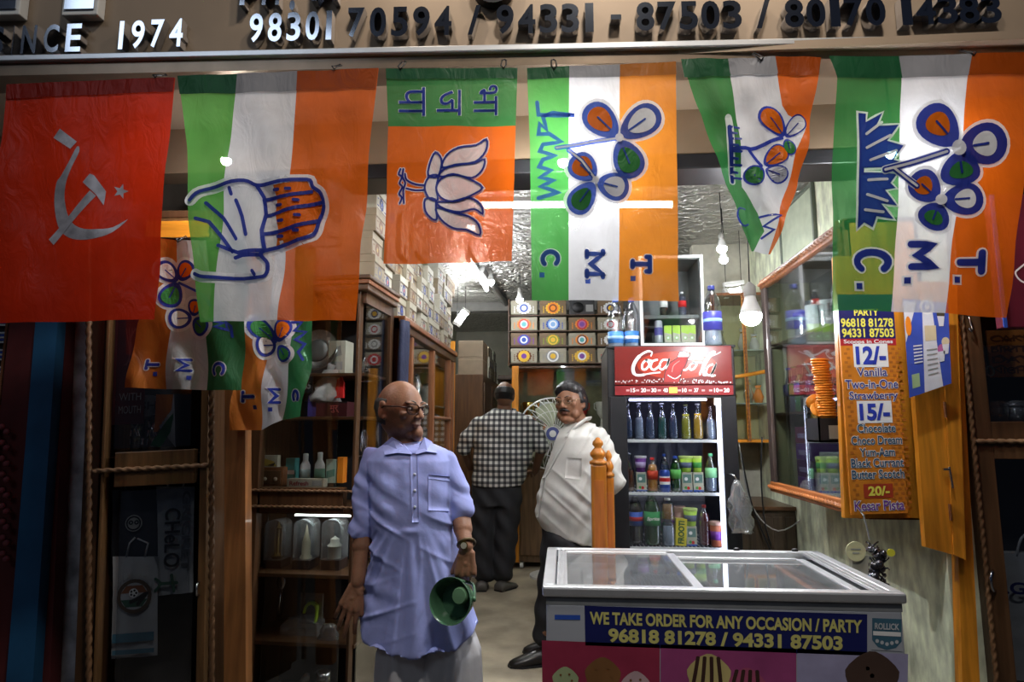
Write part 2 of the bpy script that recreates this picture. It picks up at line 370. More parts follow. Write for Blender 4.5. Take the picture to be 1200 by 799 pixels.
# embossed silver foil ceiling
def foil():
    m = bpy.data.materials.new('embossed_silver_foil'); m.use_nodes = True; nt = m.node_tree; N = nt.nodes; L = nt.links; b = N['Principled BSDF']
    tc = N.new('ShaderNodeTexCoord')
    wv = N.new('ShaderNodeTexWave'); wv.wave_type = 'RINGS'; wv.rings_direction = 'SPHERICAL'; wv.inputs['Scale'].default_value = 3.2; wv.inputs['Distortion'].default_value = 11; wv.inputs['Detail'].default_value = 3; wv.inputs['Detail Scale'].default_value = 2.4
    L.new(tc.outputs['Object'], wv.inputs['Vector'])
    nz = N.new('ShaderNodeTexNoise'); nz.inputs['Scale'].default_value = 5; L.new(tc.outputs['Object'], nz.inputs['Vector'])
    cr = N.new('ShaderNodeValToRGB'); cr.color_ramp.elements[0].color = (.42, .41, .39, 1); cr.color_ramp.elements[1].color = (.66, .65, .62, 1); L.new(nz.outputs[0], cr.inputs[0]); L.new(cr.outputs[0], b.inputs['Base Color'])
    b.inputs['Metallic'].default_value = .75; b.inputs['Roughness'].default_value = .33
    bp = N.new('ShaderNodeBump'); bp.inputs['Strength'].default_value = 1.0; bp.inputs['Distance'].default_value = .03; L.new(wv.outputs['Fac'], bp.inputs['Height']); L.new(bp.outputs[0], b.inputs['Normal'])
    return m
mb = MB(); mb.bx(-1.8, 1.9, 2.4, 9.7, CEIL, CEIL + .12, foil()); struct('ceiling', mb)
# beams seen under the foil
mb = MB(); mb.bx(-1.6, 1.72, 7.25, 7.4, CEIL - .10, CEIL, mat('grey_beam', (0.16, 0.155, 0.15), .7)); struct('trim_1', mb)
mb = MB()
a, b_ = Vector((-0.72, 5.6, CEIL - .02)), Vector((-0.55, 9.3, CEIL - .02))
mb.cyl(a, b_, .03, mat('grey_beam', (0.16, 0.155, 0.15))); struct('trim_2', mb)

# ---------------------------------------------------------------- fascia: signboard, lip, soffit, shutter box, black beam
def quadF(px0, py0, px1, py1, d):        # local rectangle on plane F
    a, b = F.p(px0, py1, d), F.p(px1, py0, d); return a.x, b.x, a.z, b.z
zlip = F.p(600, 80).z; zl0 = F.p(600, 62).z
mb = MB()
SIGNB = mat('tan_aluminium_panel', (0.33, 0.25, 0.18), 0.55, 0.25, var=.10, scale=2, spec=.4)
mb.bx(-2.6, 2.3, 0, .12, zl0, 3.4, SIGNB)
fas = mb.build('signboard'); fas.location = F.o; fas.rotation_euler = (0, 0, F.ang)
tag(fas, 'tan signboard with raised chrome numerals running above the whole shop front', 'signboard')
def part_of(name, mb, par, **k): return mb.build(name, par, **k)
# raised chrome lettering (one mesh per line of text)
def letters(name, items, ext=.035):
    mb = MB()
    for s, x0, y0, x1, y1 in items:
        a, b = F.p(x0, y1, -.03), F.p(x1, y0, -.03)
        h = b.z - a.z
        V, Fc = glyphs(s, .018, .5, 0); V = V.copy(); lo, hi = V[:, :2].min(0), V[:, :2].max(0)
        sx, sz = (b.x - a.x) / (hi[0] - lo[0]), (b.z - a.z) / (hi[1] - lo[1])
        vs = [(a.x + (u - lo[0]) * sx, -.022 - w * .036, a.z + (v - lo[1]) * sz) for u, v, w in V]
        mb.add(vs, Fc, CHROME)
    return part_of(name, mb, fas)
def spaced(s, x0, x1, y0l, y1l, y0r, y1r):
    """character by character between two ends, heights following the board's line"""
    out = []; wts = {' ': .55, '1': .75, '/': .75, '-': .6, 'I': .45}
    tot = sum(wts.get(c, 1) for c in s); p = 0
    for c in s:
        w = wts.get(c, 1); t0, t1 = (p + .08 * w) / tot, (p + .88 * w) / tot; p += w
        if c == ' ': continue
        xa, xb = x0 + (x1 - x0) * t0, x0 + (x1 - x0) * t1; t = (t0 + t1) / 2
        if c in '1I': xm, hw = (xa + xb) / 2, (xb - xa) * (.30 if c == '1' else .16); xa, xb = xm - hw, xm + hw
        ya, yb = y0l + (y0r - y0l) * t, y1l + (y1r - y1l) * t
        if c == '-': m = (ya + yb) / 2; ya, yb = m - 3, m + 3
        out.append((c, xa, ya, xb, yb))
    return out
letters('since_lettering', spaced('SINCE', -14, 102, 33, 66, 29, 62)); letters('founding_year_lettering', spaced('1974', 136, 220, 27, 60, 23, 56))
letters('telephone_lettering', spaced('98301', 291, 395, 18, 52, 14, 48)); it = spaced('70594 / 94331 - 87503 / 80170 14383', 406, 1172, 11, 46, -4, 29)
for a, b in ((0, 6), (6, 11), (11, 12), (12, 18), (18, 23), (23, 28)): letters('telephone_lettering', it[a:b])
letters('upper_lettering', [('P', 282, -30, 304, 8), ('H', 308, -30, 330, 8), ('M', 366, -34, 398, 3), ('.', 340, 2, 347, 14)])
for x0, x1 in ((-22, 32), (74, 122)):
    mb = MB(); a, b = F.p(x0, 20, -.03), F.p(x1, -44, -.03); mb.bx(a.x, b.x, -.04, 0, a.z, b.z, WHITEP, .004); mb.bx(a.x + .012, b.x - .012, -.046, -.04, a.z + .02, b.z, CHROME)
    part_of('letter_block', mb, fas)
a = F.p(578, -18, -.03); mb = MB(); mb.cyl((a.x, -.04, a.z), (a.x, 0, a.z), .075, BLACKM, n=28); mb.cyl((a.x, -.05, a.z), (a.x, -.04, a.z), .055, CHROME, n=28); part_of('round_emblem', mb, fas)
# lower lip of the signboard: two aluminium strips
mb = MB(); mb.bx(-2.6, 2.3, -.035, .0, zl0 - .012, zl0 + .012, ALU, .004); mb.bx(-2.6, 2.3, -.018, .10, zlip, zl0 - .012, mat('bronze_trim', (.24, .18, .13), .3, .7)); part_of('lower_lip', mb, fas)
# soffit and shutter box behind the flags
zb1 = Plane(2.5, 0).p(600, 190).z; zb0 = Plane(2.5, 0).p(600, 207).z
mb = MB(); mb.bx(-2.6, 2.3, 2.1, 2.5, zlip - .0 + .03, zlip + .06, SIGNB); struct('trim_3', mb)
mb = MB(); mb.bx(-2.6, 2.3, 2.5, 2.62, zb1, 3.0, mat('brown_shutter_box', (0.17, 0.12, 0.075), .6, .1, var=.15, scale=3)); struct('trim_4', mb)
mb = MB(); mb.bx(-0.92, 1.22, 2.47, 2.66, zb0, zb1, BLACKM, .006); struct('trim_5', mb)

# ---------------------------------------------------------------- flags
class Flag:
    """cloth and print in one mesh; outlines measured in photograph pixels, carried to the cloth's own plane and folds"""
    def __init__(s, name, plane, d, label, group, ctr, amp=.007, ph=0.0, wl=.16):
        s.plane, s.d, s.amp, s.ph, s.wl = plane, d, amp, ph, wl; s.mb = MB(); s.o = plane.p(*ctr, d); s.name = name; s.label = label; s.group = group; s.z0 = s.o.z
    def q(s, px, py, layer=0):
        v = s.plane.p(px, py, s.d); x, z = v.x - s.o.x, v.z - s.o.z
        t = min(1.0, max(0.0, -z / .5)); w = s.amp * (.25 + t) * (math.sin(2 * PI * (x / s.wl + .35 * z / s.wl) + s.ph) + .55 * math.sin(2 * PI * (x / s.wl * .47 - z / s.wl * .6) + 2 * s.ph + 1) + .3 * math.sin(2 * PI * z / .23 + s.ph))
        return (x, w - layer * .0013, z)
    def strip(s, left, right, m, nx=12, ny=26, layer=0):
        """left/right: polylines of px points sharing the same parameter"""
        def samp(P, t):
            if len(P) == 2: return [P[0][k] + (P[1][k] - P[0][k]) * t for k in (0, 1)]
            f = t * (len(P) - 1); i = min(int(f), len(P) - 2); u = f - i; return [P[i][k] + (P[i + 1][k] - P[i][k]) * u for k in (0, 1)]
        vs = []; fs = []
        for j in range(ny + 1):
            a, b = samp(left, j / ny), samp(right, j / ny)
            for i in range(nx + 1): u = i / nx; vs.append(s.q(a[0] + (b[0] - a[0]) * u, a[1] + (b[1] - a[1]) * u, layer))
        for j in range(ny):
            for i in range(nx): k = j * (nx + 1) + i; fs.append((k, k + 1, k + nx + 2, k + nx + 1))
        s.mb.add(vs, fs, m)
    def poly(s, loops, m, layer=1, maxe=9.0):
        if not isinstance(loops[0][0], (tuple, list)): loops = [loops]
        V, Fc = fill2d([[(x * .1, -y * .1) for x, y in lp] for lp in loops]); V = [(a * 10, -b * 10) for a, b in V]
        tris = []
        for f in Fc:
            for k in range(1, len(f) - 1): tris.append((V[f[0]], V[f[k]], V[f[k + 1]]))
        out = []
        while tris:
            t = tris.pop(); e = [math.hypot(t[i][0] - t[(i + 1) % 3][0], t[i][1] - t[(i + 1) % 3][1]) for i in range(3)]; k = e.index(max(e))
            if e[k] > maxe:
                a, b, c = t[k], t[(k + 1) % 3], t[(k + 2) % 3]; mm = ((a[0] + b[0]) / 2, (a[1] + b[1]) / 2); tris += [(a, mm, c), (mm, b, c)]
            else: out.append(t)
        for t in out: s.mb.add([s.q(*p, layer) for p in t], [(0, 1, 2)], m)
    def stroke(s, pts, w, m, layer=2, closed=False):
        P = []                                            # cut long pieces so that they follow the folds
        n = len(pts)
        for i in range(n if closed else n - 1):
            a, b = pts[i], pts[(i + 1) % n]; k = max(1, int(math.hypot(b[0] - a[0], b[1] - a[1]) / 7))
            P += [(a[0] + (b[0] - a[0]) * j / k, a[1] + (b[1] - a[1]) * j / k) for j in range(k)]
        if not closed: P.append(tuple(pts[-1]))
        s.nk = getattr(s, 'nk', 0) + 1; layer += .03 * (s.nk % 20)
        for quad in ribbon(P, w, closed): s.mb.add([s.q(*p, layer) for p in quad], [tuple(range(len(quad)))], m)
    def text(s, string, box, m, layer=2, rot=1, bold=.03, halo=None, hw=.05):
        for k, (mm, bo, ly) in enumerate(([(halo, bold + hw, layer)] if halo else []) + [(m, bold, layer + 1)]):
            V, Fc = glyphs(string, bo); V0, _ = glyphs(string, bold)
            def rt(V):
                V = V[:, :2].copy()
                for _ in range(rot % 4): V = np.stack([V[:, 1], -V[:, 0]], 1)
                return V
            V, V0 = rt(V), rt(V0); lo, hi = V0.min(0), V0.max(0); x0, y0, x1, y1 = box
            P = [(x0 + (a - lo[0]) / (hi[0] - lo[0]) * (x1 - x0), y1 - (b - lo[1]) / (hi[1] - lo[1]) * (y1 - y0)) for a, b in V]
            s.mb.add([s.q(*p, ly) for p in P], Fc, mm)
    def letter(s, ch, box, w, m, halo=None, hw=3, mirror=False, serif=False, layer=2):
        """T, M or C lying on its side (top to the right, or to the left when seen from behind)"""
        x0, y0, x1, y1 = box; h = w / 2; x0 += h; y0 += h; x1 -= h; y1 -= h
        S = {'M': [[(0, 0), (0, 1), (.5, .25), (1, 1), (1, 0)]], 'T': [[(.5, 0), (.5, 1)], [(0, 1), (1, 1)]], 'C': [[(.5 + .5 * math.cos(a), .5 + .5 * math.sin(a)) for a in [math.radians(48 + 264 * k / 16) for k in range(17)]]]}[ch]
        if serif: S = S + {'M': [[(-.14, 0), (.16, 0)], [(.84, 0), (1.14, 0)], [(-.14, 1), (0, 1)], [(1, 1), (1.14, 1)]], 'T': [[(.3, 0), (.7, 0)], [(0, 1), (0, .8)], [(1, 1), (1, .8)]], 'C': []}[ch]
        for k, (mm, ww) in enumerate(([(halo, w + hw)] if halo else []) + [(m, w)]):
            for L in S: s.stroke([((x1 - y * (x1 - x0)) if mirror else (x0 + y * (x1 - x0)), y0 + x * (y1 - y0)) for x, y in L], ww, mm, layer + k)
    def petal(s, c, tip, w, inner, blue, white, ring=.28, halo=True, layer=1):
        """leaf-shaped petal from c to tip"""
        cx, cy = c; dx, dy = tip[0] - cx, tip[1] - cy; L = math.hypot(dx, dy); ux, uy = dx / L, dy / L
        def shape(l0, l1, ww, n=26):
            P = []
            for k in range(n):
                a = 2 * PI * k / n; t = (1 - math.cos(a)) / 2; r = math.sin(a) * (.62 + .38 * t) * ww / 2 * 1.22
                e = l0 + (l1 - l0) * t; P.append((cx + ux * e - uy * r, cy + uy * e + ux * r))
            return P
        if halo: s.poly(shape(-3, L + 3.5, w + 8), white, layer)
        s.poly(shape(0, L, w), blue, layer + 1); g = L * ring * .5
        s.poly(shape(g * 1.4, L - g, w * (1 - ring)), inner, layer + 2)
        s.stroke([(cx + ux * g * 1.5, cy + uy * g * 1.5), (cx + ux * L * .62, cy + uy * L * .62)], max(1.2, w * .06), blue, layer + 3)
    def done(s, hem=None, hem_mats=(), hooks=(), cat='flag'):
        o = s.mb.build(s.name, smooth=True); o.location = s.plane.at(s.o); o.rotation_euler = s.plane.euler
        tag(o, s.label, cat, s.group)
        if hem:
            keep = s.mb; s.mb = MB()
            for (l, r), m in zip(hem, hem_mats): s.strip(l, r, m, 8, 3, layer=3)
            s.mb.build('hem', o, smooth=True); s.mb = keep
        for px, py0, py1 in hooks:
            h = MB(); a, b = s.q(px, py0), s.q(px, py1)
            w = .008; h.tube([(a[0] - w, .046, a[2]), (a[0] - w, -.006, b[2] + .01), (a[0], -.006, b[2]), (a[0] + w, -.006, b[2] + .01), (a[0] + w, .046, a[2]), (a[0], .052, a[2] + .008)], .0028, BLACK, 6, closed=True); h.build('cord_loop', o, smooth=True)
        return o
SW = sheer('flag_white', (.72, .72, .75), .22, .20); SG = sheer('flag_green', (.028, .175, .045), .22, .20); SO = sheer('flag_orange', (.66, .115, .005), .22, .20); SG_LIT = sheer('flag_green_bulb_lit', (.11, .36, .07), .22, .20); SR = sheer('flag_red', (.47, .022, .003), .06, .2)  # the hand flag's green is lightened, bulb light put into its colour
SY = sheer('flag_saffron', (.72, .22, .015), .22, .20); SB = sheer('flag_blue_ink', (.025, .045, .34), .06, .30); SV = mat('silver_ink', (.46, .45, .50), .4, .3, var=.3, scale=25)
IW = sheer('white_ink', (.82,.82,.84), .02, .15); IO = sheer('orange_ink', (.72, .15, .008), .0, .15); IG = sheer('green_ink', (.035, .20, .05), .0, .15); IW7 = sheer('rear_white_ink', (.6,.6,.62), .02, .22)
SDG = sheer('flag_deep_green', (.02, .13, .045), .06, .25)
HW_, HG, HO, HR = (sheer('hem_white_shaded', (.24, .24, .26), .0, .06), sheer('hem_green_shaded', (.012, .075, .03), .0, .06), sheer('hem_orange_shaded', (.26, .045, .003), .0, .06), sheer('hem_red_shaded', (.20, .010, .003), .0, .06))  # doubled hem cloth; shade under the lip is also put into these colours
def zs(s, ox, oy): return lambda L: [(ox + x * s, oy + y * s) for x, y in L]
FD = -.085
# 1 red flag, silver sickle, hammer and star
z = zs(.388, 0, 80); f = Flag('party_flag', F, FD, 'plain red flag printed with a silver hammer, sickle and star', 'party flags under the signboard', (105, 95), .006, 1.0, .3)
f.strip([(8, 99), (-6, 240), (-12, 379)], [(205, 91), (192, 235), (180, 374)], SR, 22, 30)
sick = z(spline([(236, 238), (212, 285), (186, 326), (170, 345), (158, 395), (162, 445), (178, 487), (210, 512), (252, 521), (300, 516), (345, 497), (386, 455), (345, 482), (305, 489), (262, 488), (228, 474), (206, 448), (195, 415), (193, 380), (203, 340), (223, 296), (243, 252)], 3, True))
f.poly(sick, SV, 1); f.poly(z([(185, 185), (165, 212), (217, 246), (236, 224)]), SV, 2)
f.poly(z([(145, 516), (160, 533), (292, 386), (274, 370)]), SV, 2); f.poly(z([(275, 320), (254, 346), (292, 382), (316, 415), (321, 372), (287, 325)]), SV, 3)
f.poly(z([(362 + (24 if k % 2 == 0 else 10) * math.sin(PI * k / 5 + .3), 370 - (24 if k % 2 == 0 else 10) * math.cos(PI * k / 5 + .3)) for k in range(10)]), SV, 1)
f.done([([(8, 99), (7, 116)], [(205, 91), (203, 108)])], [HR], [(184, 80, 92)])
# 2 tricolour with the open hand
z = zs(.4006, 200, 70); f = Flag('party_flag', F, FD, 'green, white and orange flag printed with a large blue-outlined open hand', 'party flags under the signboard', (326, 86), .008, 2.0, .17)
f.strip(z([(20, 48), (48, 250), (58, 500), (80, 765)]), z([(195, 42), (176, 220), (146, 480), (126, 766)]), SG_LIT); f.strip(z([(195, 42), (176, 220), (146, 480), (126, 766)]), z([(372, 35), (352, 300), (334, 540), (316, 763)]), SW)
f.strip(z([(372, 35), (352, 300), (334, 540), (316, 763)]), z([(608, 25), (588, 200), (565, 480), (540, 762)]), SO)
outl = z(spline([(62, 415), (88, 386), (150, 370), (218, 356), (252, 366), (300, 360), (398, 349), (416, 372), (440, 392), (447, 430), (432, 470), (422, 505), (398, 522), (290, 556), (268, 572), (284, 596), (280, 628), (255, 637), (160, 639), (100, 637), (70, 626)], 4))
f.stroke(outl, 13, IW, 1)
f.poly(z([(268, 370), (398, 354), (412, 374), (437, 396), (443, 432), (428, 470), (416, 503), (396, 517), (285, 552), (275, 470)]), IO, 2)
f.poly(z([(268, 370), (300, 367), (312, 410), (306, 450), (316, 500), (308, 546), (285, 552), (275, 470)]), IW, 3)
f.stroke(outl, 4.2, SB, 4)
for L in ([(250, 366), (270, 400), (277, 450), (270, 500), (278, 556)], [(270, 408), (340, 400), (412, 386)], [(280, 456), (350, 440), (438, 418)], [(278, 512), (350, 496), (428, 470)], [(105, 420), (150, 460), (195, 526)], [(195, 414), (212, 460), (228, 516)], [(80, 468), (112, 474), (150, 520), (182, 562)], [(140, 543), (200, 566), (275, 560)], [(190, 580), (215, 574), (262, 574)], [(178, 380), (182, 396)], [(240, 618), (246, 628)]):
    f.stroke(z(L), 4.4, SB, 4)
for x, y in ((310, 381), (346, 380), (318, 426), (370, 413), (323, 472), (375, 458), (321, 517), (370, 502)): f.stroke(z([(x - 6, y), (x + 6, y)]), 4, SB, 5)
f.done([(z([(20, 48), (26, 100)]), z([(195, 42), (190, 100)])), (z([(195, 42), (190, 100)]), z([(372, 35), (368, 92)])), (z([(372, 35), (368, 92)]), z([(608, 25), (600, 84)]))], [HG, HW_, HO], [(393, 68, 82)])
# 3 green and saffron with the lotus, script turned on its side
z = zs(.313, 440, 70); f = Flag('party_flag', F, FD, 'orange flag with a white lotus below a green band of three letters', 'party flags under the signboard', (529, 80), .0045, .4, .2)
f.strip(z([(40, 35), (48, 250)]), z([(532, 32), (525, 248)]), SG, 20, 12); f.strip(z([(48, 250), (32, 765)]), z([(525, 248), (510, 755)]), SO, 20, 22)
for s_, b in (('\u092d\u093e', (368, 97, 458, 208)), ('\u091c', (230, 114, 320, 210)), ('\u092a\u093e', (88, 104, 186, 210))):
    q = z([b[:2], b[2:]]); f.text(s_, (*q[0], *q[1]), SB, 1, 1, .0, IW, .014)
pet = [[(250, 402), (265, 360), (310, 332), (378, 320), (415, 297), (413, 342), (372, 386), (300, 394)], [(238, 435), (260, 406), (310, 396), (370, 390), (409, 374), (400, 416), (362, 446), (300, 432)], [(228, 555), (246, 600), (290, 630), (340, 636), (391, 657), (386, 618), (350, 588), (290, 572)], [(230, 535), (260, 560), (320, 571), (370, 562), (402, 580), (394, 545), (350, 520), (290, 530)], [(228, 480), (245, 445), (290, 429), (350, 450), (402, 483), (350, 516), (290, 531), (245, 516)], [(198, 432), (205, 385), (225, 347), (246, 370), (246, 398), (232, 436)], [(188, 525), (190, 572), (215, 601), (232, 600), (228, 560), (224, 524)], [(188, 462), (206, 434), (234, 434), (227, 480), (234, 526), (205, 523), (187, 492)]]
for P in pet: f.stroke(z(spline(P, 3, True)), 5.2, IW, 1, True)
for i, P in enumerate(pet): Q = z(spline(P, 3, True)); f.poly(Q, IW, 2 + (i > 3)); f.stroke(Q, 2.2, SB, 3 + (i > 3), True)
for L in ([(188, 470), (152, 468), (118, 452), (112, 430)], [(188, 488), (150, 490), (116, 482)], [(95, 412), (88, 430), (100, 440), (90, 462), (101, 476), (88, 500), (98, 515), (90, 536)], [(106, 412), (102, 440), (112, 462), (104, 490), (106, 536)]): f.stroke(z(spline(L, 3)), 4.5, IW, 1); f.stroke(z(spline(L, 3)), 2.2, SB, 2)
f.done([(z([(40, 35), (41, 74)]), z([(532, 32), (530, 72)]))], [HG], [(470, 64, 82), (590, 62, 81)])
# 4 tricolour, twin flowers, sheer
z = zs(.3752, 610, 65); SG4, SO4, SW4 = sheer('sheer_flag_green', (.06, .30, .06), .30, .30), sheer('sheer_flag_saffron', (.70, .23, .018), .30, .30), sheer('sheer_flag_white', (.72, .72, .74), .30, .30)
f = Flag('party_flag', F, FD, 'thin see-through green, white and saffron flag with twin flowers, before the ceiling tube', 'party flags under the signboard', (705, 77), .004, 2.2, .22)
f.strip(z([(20, 40), (30, 300), (35, 765)]), z([(152, 35), (150, 400), (150, 765)]), SG4); f.strip(z([(152, 35), (150, 400), (150, 765)]), z([(310, 30), (309, 400), (307, 765)]), SW4); f.strip(z([(310, 30), (309, 400), (307, 765)]), z([(485, 20), (489, 400), (495, 768)]), SO4)
SB4 = sheer('flag_mid_blue_ink', (.04, .10, .46), .10, .35)
def pz(c, t, w, inn, **k): c, t = z([c, t]); f.petal(c, t, w, inn, SB4, IW, **k)
pz((300, 250), (205, 160), 36, IO); pz((315, 250), (432, 172), 36, IW); pz((310, 266), (358, 380), 36, IG)
for P in ([(112, 288), (180, 280), (300, 260)], [(150, 296), (190, 330), (235, 392)]): f.stroke(z(P), 5.5, SB4, 3); f.stroke(z(P), 2.4, IW, 4)
pz((232, 386), (160, 318), 32, IO); pz((240, 398), (338, 420), 32, IW); pz((228, 400), (160, 488), 30, IG)
for c, r in (((308, 258), 5), ((234, 392), 4)): q = z([c])[0]; f.poly([(q[0] + r * math.cos(k * .5), q[1] + r * math.sin(k * .5)) for k in range(13)], IW, 6)
f.stroke(z([(52, 148), (56, 186), (110, 188), (168, 189), (100, 180), (70, 192), (82, 232), (60, 214), (56, 246), (90, 244), (128, 268), (70, 278), (60, 300), (110, 312), (70, 326), (58, 350), (96, 360), (60, 384), (105, 392), (62, 412), (120, 430), (56, 448)]), 4.6, SB4, 2)
for s_, b in (('C', (62, 606, 124, 664)), ('M', (200, 613, 264, 690)), ('T', (342, 624, 410, 682))): q = z([b[:2], b[2:]]); f.letter(s_, (*q[0], *q[1]), 5.2, SB4, IW, 2.6, serif=True)
for x, y in ((67, 684), (210, 706), (351, 697)): q = z([(x, y)])[0]; f.poly([(q[0] - 3, q[1] - 3), (q[0] + 3, q[1] - 3), (q[0] + 3, q[1] + 3), (q[0] - 3, q[1] + 3)], SB4, 2)
f.done([(z([(20, 40), (22, 76)]), z([(152, 35), (152, 72)])), (z([(152, 35), (152, 72)]), z([(310, 30), (310, 68)])), (z([(310, 30), (310, 68)]), z([(485, 20), (486, 60)]))], [HG, HW_, sheer('hem_saffron_shaded', (.30, .10, .01), .0, .06)], [(649, 62, 82)])  # saffron hem: doubled cloth, with lip shade mixed into the colour
# 5 tricolour folded over to a point
z = zs(.313, 795, 55); f = Flag('party_flag', F, FD, 'small green, white and orange flag folded over into a narrowing point', 'party flags under the signboard', (880, 72), .010, .8, .11)
ys = [45, 150, 220, 255, 275, 300, 390, 520, 620, 690, 770]
LFT = [10, 45, 70, 84, 90, 98, 130, 180, 215, 240, 268]; GW = [185, 202, 212, 217, 219, 222, 230, 242, 300, 322, 276]; WO = [360, 376, 388, 410, 445, 478, 440, 410, 378, 358, 345]; RT = [535, 515, 504, 499, 497, 492, 480, 446, 408, 382, 352]
for a, b, m in ((LFT, GW, SG), (GW, WO, SW), (WO, RT, SO)): f.strip(z(list(zip(a, ys))), z(list(zip(b, ys))), m, 10, 40)
pz5 = lambda c, t, w, inn: f.petal(*z([c, t]), w, inn, SB, SW, ring=.16, halo=False)
pz5((400, 330), (308, 232), 27, IO); pz5((405, 332), (470, 262), 20, IW); pz5((408, 340), (420, 408), 16, IG); pz5((325, 440), (402, 382), 24, IO); pz5((318, 450), (255, 510), 24, IG); pz5((328, 455), (405, 495), 18, IW)
for L in ([(200, 385), (270, 385), (390, 338)], [(262, 392), (312, 442)]): f.stroke(z(L), 4.4, SB, 2)
f.stroke(z([(186, 266), (192, 300), (196, 390), (206, 500)]), 8, IW, 1); f.stroke(z([(190, 300), (196, 390), (206, 500)]), 4.5, SB, 2)
for k in range(9): f.stroke(z([(192 + k * 1.6, 300 + k * 23), (225 - (k % 2) * 12 + k * 1.6, 306 + k * 23)]), 2.6, SB, 2)
f.stroke(z(spline([(250, 606), (222, 610), (216, 640), (240, 672), (262, 664)], 3)), 2.2, SB, 2); f.stroke(z([(306, 636), (384, 632), (318, 672), (350, 690), (312, 716)]), 2.6, SB, 2)
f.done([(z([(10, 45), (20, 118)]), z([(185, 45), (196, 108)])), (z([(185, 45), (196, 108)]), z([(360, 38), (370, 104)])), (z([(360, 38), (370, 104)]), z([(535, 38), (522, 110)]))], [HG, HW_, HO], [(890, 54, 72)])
# 6 large tricolour with bold twin flowers
z = zs(.413, 965, 55); f = Flag('party_flag', F, FD, 'largest flag, green, white and orange with bold blue twin flowers on grass', 'party flags under the signboard', (1090, 66), .006, .3, .26)
f.strip(z([(15, 28), (38, 80), (24, 400), (25, 748)]), z([(212, 28), (222, 90), (212, 400), (195, 750)]), SG); f.strip(z([(212, 28), (222, 90), (212, 400), (195, 750)]), z([(420, 20), (408, 90), (385, 400), (345, 755)]), SW); f.strip(z([(420, 20), (408, 90), (385, 400), (345, 755)]), z([(604, 15), (598, 90), (570, 390), (520, 768)]), SO, 14)
def pz(c, t, w, inn): c, t = z([c, t]); f.petal(c, t, w * 1.05, inn, SB, IW, ring=.40)
pz((370, 280), (282, 176), 44, IO); pz((385, 288), (520, 262), 46, IW); pz((380, 300), (396, 392), 44, IG)
pz((328, 428), (255, 362), 36, IO); pz((340, 434), (446, 432), 36, IW); pz((330, 442), (300, 516), 36, IG)
for P in ([(170, 352), (345, 300)], [(195, 345), (268, 392)]): f.stroke(z(P), 10, IW, 2); f.stroke(z(P), 7.6, SB, 3); f.stroke(z(P), 3, IW, 4)
for c, r in (((377, 290), 9), ((333, 433), 6.5)): q = z([c])[0]; f.poly([(q[0] + r * math.cos(k * .42), q[1] + r * math.sin(k * .42)) for k in range(15)], IW, 8)
gr = z([(98, 188), (120, 190), (118, 215), (168, 186), (148, 225), (214, 220), (178, 268), (226, 280), (196, 322), (232, 330), (220, 344), (112, 346), (112, 358), (206, 362), (186, 388), (202, 402), (170, 408), (204, 452), (160, 446), (196, 490), (150, 480), (142, 510), (118, 496), (100, 514)])
f.stroke(gr, 5, IW, 1, True); f.poly(gr, SB, 2)
for L in ([(118, 250), (165, 214)], [(118, 290), (188, 252)], [(128, 325), (204, 296)], [(124, 380), (176, 378)], [(122, 420), (176, 440)], [(118, 462), (166, 470)]): f.stroke(z(L), 3.2, IW, 3)
for s_, b in (('C', (86, 570, 194, 648)), ('M', (234, 552, 318, 636)), ('T', (378, 575, 458, 646))): q = z([b[:2], b[2:]]); f.letter(s_, (*q[0], *q[1]), 8.2, SB, IW, 4.4)
for x, y in ((98, 680), (234, 664), (380, 660)): q = z([(x, y)])[0]; [f.poly([(q[0] - r, q[1] - r), (q[0] + r, q[1] - r), (q[0] + r, q[1] + r), (q[0] - r, q[1] + r)], m, l) for r, m, l in ((6, IW, 1), (3.6, SB, 2))]
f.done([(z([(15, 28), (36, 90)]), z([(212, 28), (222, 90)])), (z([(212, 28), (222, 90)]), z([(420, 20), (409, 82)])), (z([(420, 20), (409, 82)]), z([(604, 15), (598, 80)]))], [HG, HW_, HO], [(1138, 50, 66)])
# 7, 8 two flags hung further back, seen from behind
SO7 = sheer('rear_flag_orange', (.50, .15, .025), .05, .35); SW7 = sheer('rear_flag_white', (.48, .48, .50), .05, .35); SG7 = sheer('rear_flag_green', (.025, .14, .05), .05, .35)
z = zs(.325, 140, 260); B7 = Plane(2.42, 6)
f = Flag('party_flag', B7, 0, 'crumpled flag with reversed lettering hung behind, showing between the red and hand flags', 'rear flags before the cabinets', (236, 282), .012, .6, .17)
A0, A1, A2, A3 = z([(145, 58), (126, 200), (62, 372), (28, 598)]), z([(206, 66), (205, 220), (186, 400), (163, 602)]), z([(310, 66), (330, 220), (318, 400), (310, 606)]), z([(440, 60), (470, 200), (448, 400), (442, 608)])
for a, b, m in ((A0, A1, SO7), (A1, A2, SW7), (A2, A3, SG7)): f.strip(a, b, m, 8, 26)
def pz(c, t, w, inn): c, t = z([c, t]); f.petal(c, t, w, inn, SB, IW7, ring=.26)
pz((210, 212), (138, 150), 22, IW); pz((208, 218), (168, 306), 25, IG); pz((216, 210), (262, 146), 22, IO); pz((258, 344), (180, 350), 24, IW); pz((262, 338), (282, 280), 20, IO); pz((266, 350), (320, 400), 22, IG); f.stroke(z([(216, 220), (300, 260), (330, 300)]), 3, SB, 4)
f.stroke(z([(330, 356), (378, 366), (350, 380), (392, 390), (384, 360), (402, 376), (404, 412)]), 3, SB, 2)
for s_, b in (('T', (92, 494, 146, 534)), ('M', (212, 492, 262, 542)), ('C', (334, 505, 388, 562))): q = z([b[:2], b[2:]]); f.letter(s_, (*q[0], *q[1]), 3.6, SB, IW7, 2.4, mirror=True)
